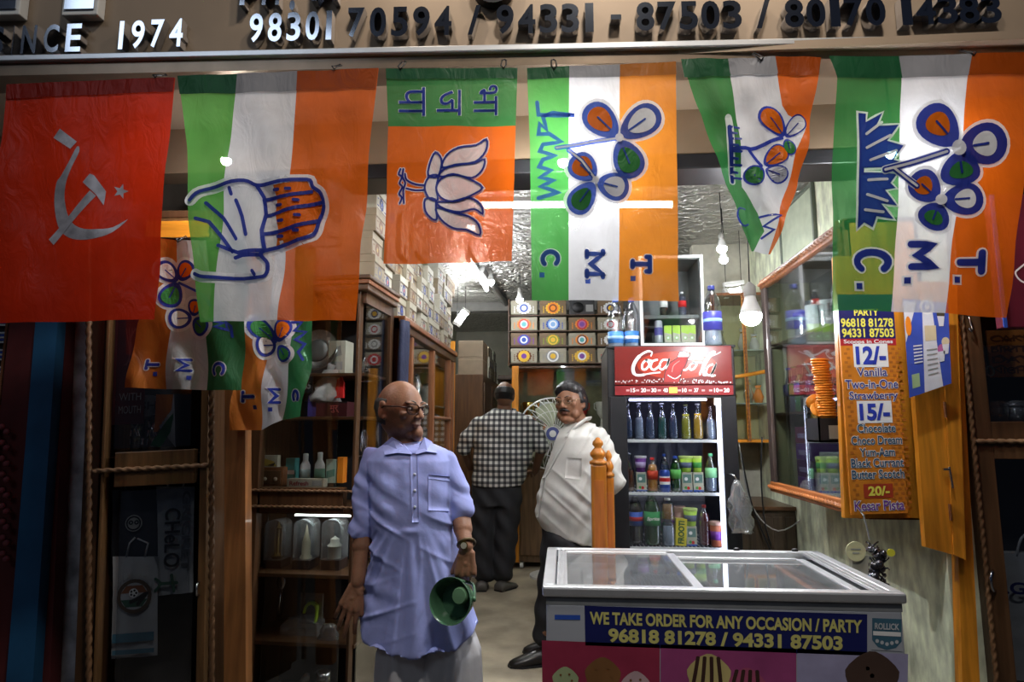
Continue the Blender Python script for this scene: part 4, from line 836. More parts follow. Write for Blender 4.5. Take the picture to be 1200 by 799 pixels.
# middle shelf (488): crumpled bag, red packet, dark boxes
q = inB(384, 488, .13); tt = thing('plastic_bag', 'crumpled white plastic bag above the dark maroon box', 'bag', q, rB); mb = MB(); rings = []
for k in range(7):
    tz = k / 6; rr = .068 * (1 - .55 * tz ** 1.5); rings.append([Vector((rr * (1 + .25 * math.sin(5 * a + 3 * k)) * math.cos(a) - .02 + .03 * tz, .6 * rr * (1 + .2 * math.sin(4 * a - 2 * k)) * math.sin(a), .07 + tz * .15)) for a in [2 * PI * j / 18 for j in range(18)]])
mb.loft(rings, FILM if False else mat('white_polythene', (.62, .62, .64), .35, bump=.5, bscale=30)); mb.build('bag_body', tt, smooth=True); mb = MB(); mb.cyl((.0, 0, .21), (.012, 0, .245), .012, mat('white_polythene', (.62, .62, .64)), .02, 10); mb.build('knot', tt, smooth=True)
q = inB(397, 466, .11); tt = thing('red_packet', 'small red packet beside the crumpled plastic bag', 'packet', q, rB); mb = MB(); mb.prism([(-.022, 0), (.02, 0), (.02, .07), (.006, .10), (-.012, .085)], 0, .02, REDP); mb.build('packet_body', tt)
q = inB(388, 488, .09); carton('dark_box', 'dark maroon box with red script under the crumpled bag', q, .15, .12, .068, mat('dark_maroon_box', (.06, .012, .016), .4), cat='box', rot=rB, art=lambda mb, w, h: (mb.text('\u092e\u0941\u0930\u094d', -w * .05, w * .25, h * .25, h * .75, -.001, mat('dull_rose_print', (.5, .12, .12)), .01), mb.flatpoly([(-w * .5, h * .9), (w * .5, h * .9), (w * .5, h), (-w * .5, h)], -.001, BLK)))
q = inB(366, 488, .12); carton('blue_box', 'violet-blue box between the hanging flag and the dark maroon box', q, .05, .10, .10, mat('violet_box', (.10, .07, .35), .4), cat='box', rot=rB)
q = inB(360, 460, .10); carton('price_card', 'small dark card with pale figures below the green stripe of the rear flag', q, .05, .012, .085, BLACK, cat='card', rot=rB, art=lambda mb, w, h: mb.text('35', -w * .3, w * .3, h * .2, h * .6, -.001, GREYC, .02))
# bottom row of the upper compartment (y 570)
Wl = mat('lotion_white', (.66, .68, .70), .35, var=.05)
for px, h, lb in ((357, .145, 'white lotion bottle with a flip cap standing beside the teal box'), (374, .150, 'white lotion bottle with green leaf print beside the orange box')):
    q = inB(px, 568, .16); tt = thing('lotion_bottle', lb, 'bottle', q, rB, 'lotion bottles'); r = .024
    mb = MB(); mb.lathe([(.001, 0), (r, .002), (r * 1.05, h * .35), (r * 1.0, h * .62), (r * .55, h * .76), (r * .5, h * .8)], Wl, n=20, sy=.7); mb.build('bottle_body', tt, smooth=True); mb = MB(); mb.lathe([(r * .5, h * .78), (r * .52, h * .98), (r * .4, h), (.001, h)], Wl, n=18); mb.build('cap', tt, smooth=True, auto=40)
    mb = MB(); mb.lathe([(r * 1.065, h * .2), (r * 1.065, h * .5)], mat('lotion_print', (.28, .36, .36)) if px < 360 else mat('leaf_print', (.12, .28, .22)), n=20, sy=.7); mb.build('label', tt, smooth=True)
q = inB(339, 568, .2); carton('teal_box', 'teal box behind the brown drawer set in the display cabinet', q, .045, .05, .125, mat('teal_card', (.07, .30, .30), .45), cat='box', rot=rB, art=lambda mb, w, h: mb.flatpoly([(-w * .5, h * .4), (w * .5, h * .4), (w * .5, h * .55), (-w * .5, h * .55)], -.001, WHT))
q = inB(318, 569, .15); tt = thing('drawer_set', 'small brown two-knob drawer unit in the corner of the lotion shelf', 'drawer unit', q, rB); mb = MB(); mb.bx(-.052, .052, 0, .10, 0, .085, REDW, .003); mb.build('body', tt); mb = MB(); mb.bx(-.047, .047, -.006, 0, .008, .07, wood('drawer_front', (.10, .05, .025)), .002); mb.build('drawer_front', tt)
for x in (-.026, .026): mb = MB(); mb.lathe([(.001, -.016), (.008, -.014), (.009, -.008), (.005, 0)], mat('pale_knob', (.5, .42, .32)), (x, -.006, .032), 14, basis((0, 1, 0))); mb.build('knob', tt, smooth=True)
q = inB(315, 545, .15); o = carton('picture_box', 'small yellow and white picture box standing on the brown drawer unit', Vector((q.x, q.y, inB(318, 569, .15).z + .0855)), .085, .03, .055, CARD, cat='box', rot=rB, art=lambda mb, w, h: (mb.flatpoly([(-w * .45, h * .1), (w * .45, h * .1), (w * .3, h * .5), (-w * .45, h * .8)], -.001, mat('mustard_print', (.5, .38, .06))), mb.flatpoly([(-w * .1, h * .15), (w * .3, h * .1), (w * .4, h * .4)], -.002, BLK)))
q = inB(357, 571, .09); carton('tissue_box', 'low white box lettered in red lying in front of the lotion bottles', q, .175, .05, .038, CARD, cat='box', rot=rB, art=lambda mb, w, h: (mb.text('Refresh', -w * .42, w * .1, h * .2, h * .75, -.001, mat('dark_red_print', (.30, .03, .05)), .02), mb.flatpoly([(w * .2, h * .2), (w * .45, h * .2), (w * .45, h * .8), (w * .2, h * .8)], -.001, GREYC)))
q = inB(387, 566, .2); carton('leaf_box', 'pale green and white box behind the leaf-print lotion bottle', q, .05, .04, .11, mat('pale_green_card', (.40, .50, .42), .5), cat='box', rot=rB, art=lambda mb, w, h: mb.flatpoly([(-w * .4, h * .2), (w * .4, h * .3), (w * .4, h * .6), (-w * .4, h * .5)], -.001, mat('leaf_print', (.12, .28, .22))))
q = inB(398, 566, .2); carton('orange_box', 'orange box at the stile end of the lotion shelf', q, .03, .05, .12, ORGP, cat='box', rot=rB)
# lower compartment, first shelf: three clear boxes with gilt models
def clearbox(label, px, w, kind):
    q = inB(px, 671, .13); tt = thing('boxed_trophy', label, 'trophy box', q, rB, 'boxed trophies on the lit shelf'); d, h = .10, .235
    mb = MB(); mb.bx(-w / 2, w / 2, 0, d, 0, .055, mat('dark_plinth', (.05, .03, .025), .4), .003); mb.build('plinth', tt)
    mb = MB(); T = .0025
    prof = [(-w / 2, .055), (w / 2, .055), (w / 2, h - .03)] + [(w / 2 * math.cos(a), h - .03 + .03 * math.sin(a)) for a in [PI * k / 10 for k in range(1, 10)]] + [(-w / 2, h - .03)]
    mb.prism(prof, 0, d, clear('milky_case', (.90, .92, .93), .10, .15, dirt=.20)); mb.build('clear_case', tt)
    mb = MB(); c = (0, d / 2, .055)
    if kind == 0:
        mb.lathe([(.024, 0), (.028, .012), (.012, .02), (.007, .03), (.006, .13), (.016, .138), (.008, .15), (.003, .165)], GOLD, c, 18); [mb.cyl((.016 * math.cos(a), d / 2 + .016 * math.sin(a), .07), (.016 * math.cos(a), d / 2 + .016 * math.sin(a), .195), .0028, GOLD, n=8) for a in (0, 2.1, 4.2)]
    elif kind == 1: mb.lathe([(.028, 0), (.026, .01), (.02, .015), (.02, .07), (.012, .10), (.004, .14), (.001, .15)], mat('pale_gilt', (.7, .62, .45), .3, .6), c, 18)
    else: mb.lathe([(.03, 0), (.03, .05), (.035, .055), (.02, .07), (.02, .085), (.004, .095), (.001, .1)], mat('pale_ivory', (.62, .60, .52), .4), c, 18)
    mb.build('gilt_model', tt, smooth=True, auto=50)
clearbox('clear case with a tall gilt lamp model, first on the lit trophy shelf', 318, .085, 0); clearbox('clear case with a slim pale tower model, middle of the lit trophy shelf', 352, .085, 1); clearbox('clear case with a squat ivory model, beside the cabinet stile', 386, .09, 2)
# second shelf
q = inB(335, 750, .13); tt = thing('clear_box', 'low clear plastic box lying on the second shelf below the trophies', 'box', q, rB); mb = MB()
prof = [(-.03, 0), (.15, 0), (.14, .075), (.10, .088), (.0, .088), (-.03, .06)]; mb.prism(prof, 0, .09, clear('milky_case', (.90, .92, .93))); mb.build('box_body', tt); mb = MB(); mb.bx(-.03, .15, .01, .08, .001, .006, mat('card_insert', (.18, .08, .06))); mb.build('insert', tt)
q = inB(328, 712, .20); tt = thing('serving_spoon', 'steel serving spoon standing upright beside the lime toy packet', 'spoon', q, rB); mb = MB(); mb.ell((0.0, 0, .115), (.022, .006, .035), STEEL); mb.tube([(0, .0, .085), (-.003, 0, .03), (-.005, 0, -.03)], .005, STEEL, 8); mb.build('spoon_body', tt, smooth=True)
q = inB(364, 726, .16); tt = thing('toy_packet', 'clear packet holding a lime green curved toy above the clear box', 'packet', q, rB); mb = MB(); mb.bx(-.055, .055, .0, .012, -.02, .115, clear('bluish_film', (.55, .62, .70), .14, .12, dirt=.1), .003); mb.build('film', tt); mb = MB(); mb.tube(spline([(-.03, -.006, .03), (-.02, -.006, .06), (.005, -.006, .075), (.03, -.006, .06), (.03, -.006, .02), (.025, -.006, -.01)], 4), [.010] * 6 + [.014] * 8 + [.011] * 7, LIME, 10, flat=.6); mb.build('toy', tt, smooth=True)
q = inB(385, 752, .10); tt = thing('plastic_bag', 'small clear plastic packet at the corner of the second shelf', 'bag', q, rB); mb = MB(); rings = []
for k in range(6): tz = k / 5; rr = .05 * (1 - .5 * tz); rings.append([Vector((rr * (1 + .25 * math.sin(5 * a + 3 * k)) * math.cos(a), .6 * rr * math.sin(a), tz * .075)) for a in [2 * PI * j / 16 for j in range(16)]])
mb.loft(rings, FILM); mb.build('bag_body', tt, smooth=True)
q = inB(352, 826, .14); tt = thing('serving_spoon', 'broad spatula standing in the dark bottom compartment', 'spatula', q, rB); mb = MB(); mb.ell((.01, 0, .09), (.022, .006, .05), STEEL, rotm(0, 25, 0)); mb.tube([(0, 0, .05), (-.02, 0, 0)], .005, STEEL, 8); mb.build('spatula_body', tt, smooth=True)
q = inB(378, 826, .14); tt = thing('steel_goblet', 'small steel goblet in the dark bottom compartment of the display cabinet', 'goblet', q, rB); mb = MB(); mb.lathe([(.03, 0), (.028, .006), (.006, .02), (.005, .07), (.03, .10), (.033, .14), (.030, .14), (.026, .10), (.001, .085)], STEEL, n=20); mb.build('goblet_body', tt, smooth=True)

# ---------------------------------------------------------------- cabinet run along the shop's left side, with its stacked sweet boxes
y0, y1, zt = 3.28, 4.98, 1.88
t = thing('wall_cabinet', 'long glazed wooden cabinet running into the shop under the stacked white boxes', 'cabinet', (LX, (y0 + y1) / 2, 0)); oy = (y0 + y1) / 2
mb = MB(); mb.bx(-.45, -.43, y0 - oy, y1 - oy, 0, zt, CREAM); mb.bx(-.45, 0, y0 - oy, y0 - oy + .02, 0, zt, BROWN); mb.bx(-.45, 0, y1 - oy - .02, y1 - oy, 0, zt, TEAK); mb.bx(-.45, 0, y0 - oy, y1 - oy, zt - .03, zt, BROWN); mb.bx(-.45, .0, y0 - oy, y1 - oy, 0, .75, BROWN); mb.bx(-.45, .01, y0 - oy, y1 - oy, .75, .78, BROWN); t_body = mb.build('carcass', t)
mb = MB(); mb.bx(-.05, .035, y0 - oy, y1 - oy, zt - .02, zt + .012, REDW, .005); mb.bx(-.03, .018, y0 - oy, y1 - oy, zt - .065, zt - .02, BROWN, .005); mb.build('cornice', t)
posts = [atX(px, 450, LX).y for px in (470, 481, 507, 526)]
for a in posts + [y1 - .03]: mb = MB(); mb.bx(-.025, .012, a - oy - .022, a - oy + .022, .78, zt - .06, REDW, .004); mb.build('door_stile', t)
mb = MB(); mb.bx(-.012, -.007, y0 - oy + .03, y1 - oy - .03, .78, zt - .06, GLASS); mb.build('pane', t)
for z in (1.12, 1.46): mb = MB(); mb.bx(-.42, -.03, y0 - oy + .02, y1 - oy - .02, z - .008, z, mat('glass_shelf_edge', (.35, .42, .38), .2)); mb.build('shelf', t)
mb = MB(); a = posts[3] - oy; rope(mb, (.012, posts[2] - oy, 1.37), (.012, a + .02, 1.37), .012, REDW); mb.build('rope_moulding', t, smooth=True)
for z in (1.13, 1.47):
    for k, yy in enumerate(np.arange(y0 + .12, y1 - .1, .17)):
        r_ = .035 + .012 * ((k * 7) % 3); kind = (k + int(z * 10)) % 3
        tt = thing('steel_jar', 'steel jar on the %s shelf of the long glazed cabinet' % ('middle' if z < 1.3 else 'upper'), 'jar', (LX - .16 - .05 * (k % 2), yy, z + .0), 0, 'steel jars in the long cabinet'); mb = MB()
        h = .13 + .04 * kind; mb.lathe([(.001, 0), (r_, 0), (r_ * 1.05, h * .4), (r_ * .95, h * .72), (r_ * .6, h * .82), (r_ * .62, h * .86)], (STEEL, mat('pale_ceramic', (.5, .5, .46), .3), STEEL)[kind], n=16); mb.build('jar_body', tt, smooth=True, auto=50); mb = MB(); mb.lathe([(r_ * .66, h * .85), (r_ * .5, h * .95), (r_ * .12, h * .97), (r_ * .15, h), (.001, h)], STEEL, n=16); mb.build('lid', tt, smooth=True)
# the dark blue apron on the corner of the run
mb = MB(); rings = []
for k in range(10):
    z = 1.86 - k * .085; w = .05 + .015 * math.sin(k * .6); rings.append([Vector((LX + .03 + .022 * (1 + .4 * math.sin(3 * a + k * .5)) * math.cos(a), 3.27 + w * math.sin(a), z)) for a in [2 * PI * j / 16 for j in range(16)]])
mb.loft(rings, mat('navy_cloth', (.018, .022, .05), .85, bump=.3)); o = mb.build('hanging_apron', smooth=True); tag(o, 'dark navy apron hanging at the corner where the two left cabinets meet', 'apron')
# things seen through cabinet B's side glass
for z, lb in ((1.17, 'lower'), (1.52, 'upper')):
    tt = thing('wire_ornament', 'round chrome wire ornament on the %s shelf behind the side glass' % lb, 'ornament', (LX - .08, 3.0, z), 0, 'wire ornaments'); mb = MB()
    for r_ in (.03, .055): mb.tube([(0, r_ * math.cos(a), .07 + r_ * math.sin(a)) for a in [2 * PI * j / 20 for j in range(20)]], .003, CHROME, 6, True)
    for j in range(8): a = 2 * PI * j / 8; mb.cyl((0, 0, .07), (0, .055 * math.cos(a), .07 + .055 * math.sin(a)), .002, CHROME, n=6)
    mb.build('wire_rings', tt, smooth=True); mb = MB(); mb.lathe([(.03, 0), (.028, .008), (.006, .014)], CHROME, n=14); mb.build('foot', tt, smooth=True)
# stacked sweet boxes: copies of a few kinds
def sweet(kind):
    t = thing('sweet_box', 'white', 'box', (0, 0, -50)); w, h, d = .168, .112, .16; m = (CARD, mat('ivory_card', (.36, .33, .25), .6), mat('tan_card', (.25, .20, .13), .6))[kind % 3]
    mb = MB(); mb.bx(-d, 0, -w / 2, w / 2, 0, h * .7, m, .002); ink = (mat('ink_navy', (.05, .06, .16)), mat('ink_grey', (.16, .15, .15)), mat('ink_brown', (.16, .08, .04)))[(kind // 2) % 3]
    X = .0008
    def R(y0, y1, z0, z1, mm): mb.add([(X, y0, z0), (X, y1, z0), (X, y1, z1), (X, y0, z1)], [(0, 1, 2, 3)], mm)
    for j in range(8): a = 2 * PI * j / 8; R(.024 * math.cos(a) - .0105, .024 * math.cos(a) + .0105, .041 + .024 * math.sin(a) - .0085, .041 + .024 * math.sin(a) + .0085, ink); X += .0002
    EDG = mat('box_edge_print', (.12, .07, .04)); R(-w * .5, w * .5, .0, .005, EDG); R(-w * .5, -w * .47, .005, h * .66, EDG); R(w * .47, w * .5, .005, h * .66, EDG); R(-w * .5, w * .5, h * .61, h * .66, EDG)
    R(-.008, .008, .032, .048, (REDP, BLUP, mat('ink_gold', (.4, .28, .08)))[kind % 3]); R(-w * .44, -w * .26, .015, .022, ink); R(w * .26, w * .44, .015, .022, ink); R(-w * .42, -w * .3, .05, .056, ink)
    mb.build('carton_body', t); mb = MB(); mb.bx(-d - .002, .003, -w / 2 - .002, w / 2 + .002, h * .68, h, m, .002); mb.build('lid', t); return t
protos = [sweet(k) for k in range(6)]; used = set()
def put(k, loc, rz, label, group):
    if k not in used: used.add(k); o = protos[k]; o.location = loc; o.rotation_euler = (0, 0, rz); o['label'] = label; o['group'] = group
    else: copy_tree(protos[k], loc, (0, 0, rz), label, group)
rows = ['bottom', 'second', 'third', 'fourth', 'top']; rnd = random.Random(3)
for r_ in range(5):
    for c in range(10):
        yy = y0 + .088 + c * .172
        if r_ == 4 and c in (4, 5): continue
        put(rnd.randrange(6), (LX + .0 + rnd.choice((-.03, -.01, .0, .012)), yy, zt + .0125 + r_ * .1125), rnd.uniform(-.03, .03), 'white printed sweet box in the %s row stacked on the long left cabinet' % rows[r_], 'sweet boxes on the long left cabinet')
for r_ in range(5):
    for c in range(2):
        put(rnd.randrange(6), (LX - .005 + rnd.choice((-.015, .0)), 2.92 + c * .19, 1.9925 + r_ * .1125), 0, 'white sweet box in the %s row above the display cabinet' % rows[r_], 'sweet boxes above the display cabinet')
# ---------------------------------------------------------------- back of the shop: brown cupboard, boxes, glazed cabinet, fan
t = thing('tall_cupboard', 'tall dark brown cupboard at the back beyond the checked shirt man', 'cupboard', (-.96, 6.9, 0)); zc = 1.83
mb = MB(); mb.bx(-.2, .18, -.65, .9, 0, zc, BROWN, .006); mb.build('body', t)
mb = MB(); mb.bx(.18, .195, -.62, -.04, .1, zc - .08, wood('cupboard_door', (.05, .028, .016)), .004); mb.build('door', t); mb = MB(); mb.bx(.18, .195, .0, .85, .1, zc - .08, wood('cupboard_door', (.05, .028, .016)), .004); mb.build('door', t)
mb = MB(); mb.bx(-.2, -.10, -.668, -.65, .1, zc + .33, TEAK, .004); mb.build('teak_panel', t)
for k, (z, h) in enumerate(((zc + .001, .175), (zc + .178, .165))):
    tt = thing('brown_carton', 'large brown carton %s on the tall dark cupboard' % ('resting directly' if k == 0 else 'topmost of two'), 'carton', (-.93, 6.3, z), 0, 'brown cartons on the cupboard'); mb = MB(); mb.bx(-.11, .14, 0, .40, 0, h, mat('brown_corrugated', (.22, .17, .115), .7), .004); mb.build('carton_body', tt); mb = MB(); mb.bx(-.111, .141, -.001, .401, h * .84, h * .86, mat('tape_tan', (.32, .26, .17), .4)); mb.build('tape', tt)
for r_ in range(3):
    for c in range(4): put(rnd.randrange(6), (-.785 + rnd.choice((0, .012)), 6.82 + c * .18, zc + .001 + r_ * .1125), 0, 'white sweet box in the %s row on the tall dark cupboard' % rows[r_], 'sweet boxes on the tall cupboard')
# packets glimpsed beyond the cupboard
t = thing('packet_stand', 'far stand of colourful packets glimpsed between cupboard and sweet boxes', 'stand', (-.60, 8.3, 0)); mb = MB(); mb.bx(-.25, .15, .1, .35, 0, 2.0, BROWN, .005); [mb.bx(-.25, .15, -.05, .1, z - .012, z, BROWN) for z in (1.5, 1.72, 1.94)]; mb.build('shelving', t)
for i, z in enumerate((1.5, 1.72)):
    for k in range(4):
        tt = thing('snack_packet', 'small %s snack packet on the far stand beyond the cupboard' % ('yellow', 'green', 'orange', 'red')[(k + i) % 4], 'packet', (-.79 + .1 * k, 8.26, z + .001), 0, 'packets on the far stand'); mb = MB(); mb.prism([(-.04, 0), (.04, 0), (.036, .05), (.04, .15), (-.04, .15), (-.036, .05)], 0, .03, (YEL, GRNP, ORGP, REDP)[(k + i) % 4]); mb.build('packet_body', tt); mb = MB(); mb.disc(0, .08, .022, -.001, (WHT, YEL)[k % 2], 16); mb.build('print', tt)
# glazed back cabinet
KB = Plane(6.2, 0); KBAK = mat('olive_backing', (.20, .19, .10), .6, var=.2)
t = On(KB, 660, 655, 0, 'back_cabinet', 'glazed back cabinet with trophies below the wall of round-motif boxes', 'cabinet', z=0.06); T = t
a = t.rect(600, 428, 731, 655); top = a[3]; mb = MB(); mb.bx(a[0], a[1], .02, .45, 0, .86, wood('back_base', (.13, .075, .035), .5)); mb.bx(a[0], a[1], .43, .45, .86, top, KBAK); mb.bx(a[0], a[0] + .02, .0, .45, .86, top, TEAK); mb.bx(a[1] - .02, a[1], .0, .45, .86, top, BROWN); mb.bx(a[0], a[1], 0, .45, top - .02, top, BROWN_H); t.part('carcass', mb)
for x0, x1 in ((600, 608), (716, 722)): q = t.rect(x0, 428, x1, 655); mb = MB(); mb.bx(q[0], q[1], -.02, .02, .0, top, TEAK, .004); t.part('post', mb)
q = t.rect(608, 432, 716, 540); mb = MB(); mb.bx(q[0], q[1], .004, .008, .88, top - .03, GLASS); t.part('pane', mb)
for x0, x1 in ((610, 660), (664, 714)): q = t.rect(x0, 545, x1, 650); mb = MB(); mb.bx(q[0], q[1], .0, .02, .06, .84, wood('back_base', (.13, .075, .035)), .006); t.part('door', mb)
mb = MB(); z = KB.p(660, 505, .2).z - t.o.z; mb.bx(a[0] + .02, a[1] - .02, .05, .42, z - .01, z, GREYC); t.part('shelf', mb)
for x in (611, 706): q = t.q(x, 655); mb = MB(); mb.cyl((q.x - .014, .04, -.03), (q.x + .014, .04, -.03), .03, WHITEP, n=18); mb.box((q.x, .04, -.0), (.04, .04, .02), STEEL); t.part('caster', mb, True, auto=40)
for px, lb, m1 in ((640, 'orange and white trophy behind the fan in the back cabinet', ORGP), (682, 'red topped trophy behind the white shirt man in the back cabinet', REDP), (661, 'tall silver trophy cup in the back cabinet', STEEL), (706, 'pale slim statuette at the end of the back cabinet', mat('pale_ivory', (.62, .60, .52))), (620, 'gilt cup near the teak post of the back cabinet', GOLD)):
    q = KB.w(px, 505, .2); q.z = z + .06 + .001; tt = thing('trophy', lb, 'trophy', q, 0, 'trophies in the back cabinet'); mb = MB(); mb.lathe([(.05, 0), (.05, .03), (.02, .05), (.015, .12)], m1, n=16); mb.build('base', tt, smooth=True, auto=40)
    mb = MB(); mb.lathe([(.015, .12), (.05, .17), (.065, .28), (.06, .285), (.045, .18), (.001, .14)], m1 if m1 is not ORGP else WHITEP, n=18); mb.build('cup', tt, smooth=True); mb = MB()
    mb = MB()
    for s_ in (-1, 1): mb.tube([(s_ * .055, 0, .2), (s_ * .075, 0, .22), (s_ * .075, 0, .27), (s_ * .062, 0, .27)], .006, m1, 6); 
    mb.build('handles', tt, smooth=True)
# wall of round-motif boxes on three slats
PAL = {'w': WHT, 'b': BLUP, 'n': NAVY, 'o': ORGP, 'r': REDP, 'y': mat('amber_print', (.75, .45, .03), .45), 'p': PURP, 't': mat('teal_print', (.10, .42, .45), .45), 'l': mat('sky_print', (.25, .45, .75), .45), 'g': mat('olive_green_print', (.25, .32, .03), .45), 'm': mat('mauve_print', (.45, .12, .30), .45), 'k': mat('brown_ring_print', (.16, .05, .02)), 'a': GREYC}
TAN, IVO = mat('kraft_brown_card', (.19, .13, .075), .6), mat('ivory_card', (.60, .56, .45))
grid = [[('wbw', 'white rosette with blue petals', IVO), ('okoy', 'orange disc in a brown ring', TAN), None, ('ynw', 'yellow disc in a navy ring', TAN)],
        [('twro', 'teal disc in a red ring', IVO), ('lwlb', 'sky blue rings', IVO), ('pmro', 'mauve disc in an orange ring', TAN), ('wrw', 'plain red ring', IVO)],
        [('bwbp', 'indigo and white rings', TAN), ('ygyg', 'amber disc in a green ring', TAN), ('twko', 'pale teal disc in orange petals', IVO), ('waw', 'grey and white rings', TAN)],
        [('pyyk', 'purple disc in yellow petals', IVO), ('yawa', 'amber disc in grey rings', IVO), ('pwyy', 'purple disc in a gold ring', TAN), ('rwrr', 'red and white rings', IVO)]]
colx = [(598, 630), (632, 664), (666, 698), (700, 731)]; rowy = [(351, 368.5), (370.5, 387), (389, 405), (407, 425)]
zrow = [KB.p(660, r_[1]).z for r_ in rowy]
t = thing('box_rack', 'thin dark rack of slats holding the round-motif sweet boxes at the back', 'rack', (KB.p(664, 400).x, 6.2, KB.p(660, 428).z))
for i in range(4): x0, x1 = KB.p(597, 400).x - t.location.x, KB.p(733, 400).x - t.location.x; mb = MB(); zz = zrow[i] - t.location.z; mb.bx(x0, x1, -.01, .30, zz - .010, zz - .001, BROWN_H); mb.build('slat', t)
mb = MB(); zz = zrow[0] - t.location.z; mb.bx(x0 - .012, x0, -.01, .3, 0, zz + .16, BROWN); mb.build('upright', t)
for i in range(4):
    for j in range(4):
        g = grid[i][j]; (xa, xb), (ya, yb) = colx[j], rowy[i]
        p0, p1 = KB.p(xa, yb), KB.p(xb, ya); w, h = (p1.x - p0.x) - .012, p1.z - p0.z - .008; loc = (p0.x + w / 2 + .006, 6.2, p0.z)
        if g is None:
            tt = thing('loudspeaker', 'small black loudspeaker filling the gap in the top row of boxes', 'speaker', loc); mb = MB(); mb.bx(-w * .48, w * .48, 0, .2, 0, h * 1.05, BLACK, .006); mb.build('cabinet', tt); mb = MB(); mb.lathe([(.05, -.012), (.055, -.004), (.045, .0)], BLACKM, (-w * .15, 0, h * .5), 20, basis((0, 1, 0))); mb.build('cone', tt, smooth=True); mb = MB(); mb.bx(w * .15, w * .42, -.003, 0, h * .2, h * .7, GREYC); mb.build('badge', tt); continue
        cs, nm, body = g; tt = thing('motif_box', 'sweet box printed with %s, %s row at the back' % (nm, ('top', 'second', 'third', 'bottom')[i]), 'box', loc, 0, 'round-motif boxes at the back')
        mb = MB(); mb.bx(-w / 2, w / 2, 0, .2, 0, h * .74, body, .002); R0 = h * .40; cz = h * .45
        for k in range(14): a = 2 * PI * k / 14; mb.disc(R0 * 1.15 * math.cos(a), cz + R0 * 1.0 * math.sin(a) * .9, R0 * .22, -.0016 - .0035, PAL[cs[-1]], 10)
        for k, c in enumerate(reversed(cs[:3])): mb.disc(0, cz, R0 * (1.0 - .27 * k), -.0022 - .0035 - .0006 * k, PAL[c], 24)
        for k in range(5): mb.disc(-w * .36 + .0 * k, h * (.15 + .1 * k), .006, -.001, PAL[cs[-1]], 8); mb.disc(w * .36, h * (.15 + .1 * k), .006, -.001, PAL[cs[-1]], 8)
        mb.build('carton_body', tt); mb = MB(); mb.bx(-w / 2 - .002, w / 2 + .002, -.003, .2, h * .72, h, body, .002); mb.build('lid', tt)
# pedestal fan
FC = atY(648, 508, 5.75); t = thing('pedestal_fan', 'white caged pedestal fan standing between the two men at the back', 'fan', (FC.x, FC.y, 0)); R_ = .315; z = FC.z
B = Matrix(((1, 0, 0), (0, 0, -1), (0, 1, 0))) if False else basis((0, -1, 0))
CAGE = mat('fan_cage_white', (.70, .70, .66), .35, .2)
mb = MB()
for k in range(30):
    a = 2 * PI * k / 30; pts = []
    for s_ in range(7): u = s_ / 6; rr = .06 + (R_ - .06) * u; pts.append((rr * math.cos(a + .5 * u), -.09 * math.cos(u * PI / 2) ** .7, z + rr * math.sin(a + .5 * u)))
    mb.tube(pts, .0035, CAGE, 5)
for rr, yy, th in ((R_, 0, .008), (R_ * .62, -.065, .004), (.06, -.09, .005)): mb.tube([(rr * math.cos(a), yy, z + rr * math.sin(a)) for a in [2 * PI * j / 36 for j in range(36)]], th, CAGE, 6, True)
mb.build('front_cage', t, smooth=True)
mb = MB()
for k in range(24): a = 2 * PI * k / 24; mb.tube([(.05 * math.cos(a), .12, z + .05 * math.sin(a)), (.2 * math.cos(a), .09, z + .2 * math.sin(a)), (R_ * math.cos(a), .004, z + R_ * math.sin(a))], .0035, CAGE, 5)
mb.build('rear_cage', t, smooth=True)
BLD = mat('pale_green_blade', (.55, .60, .42), .4)
for k in range(3):
    mb = MB(); a0 = k * 2 * PI / 3 + 1.85; vs = []; fs = []; n = 6
    for i in range(n + 1):
        u = i / n; rr = .05 + .22 * u; wd = .30 + .25 * math.sin(u * 2.4)
        for j in range(5): v = j / 4 - .5; a = a0 + v * 2 * wd * (1 - .25 * u); vs.append((rr * math.cos(a), .02 + .05 * v, z + rr * math.sin(a)))
    for i in range(n):
        for j in range(4): q = i * 5 + j; fs.append((q, q + 1, q + 6, q + 5))
    mb.add(vs, fs, BLD); mb.add([(x, y + .004, zz) for x, y, zz in vs], fs, BLD); mb.build('blade', t, smooth=True)
mb = MB(); mb.cyl((0, -.10, z), (0, -.085, z), .058, mat('fan_hub_blue', (.08, .10, .28), .35), n=24); mb.cyl((0, -.105, z), (0, -.1, z), .03, WHITEP, n=20); mb.build('hub', t, smooth=True, auto=40)
mb = MB(); mb.lathe([(.08, .10), (.085, .12), (.07, .22), (.03, .26), (.001, .26)], CAGE, (0, 0, z), 20, basis((0, 1, 0))); mb.build('motor', t, smooth=True, auto=50)
mb = MB(); mb.cyl((0, .16, .05), (0, .16, z), .018, CHROME, n=14); mb.build('pole', t, smooth=True, auto=40); mb = MB(); mb.lathe([(.22, 0), (.22, .02), (.06, .05), (.03, .06), (.001, .06)], CAGE, (0, .16, 0), 28); mb.build('base', t, smooth=True, auto=40)
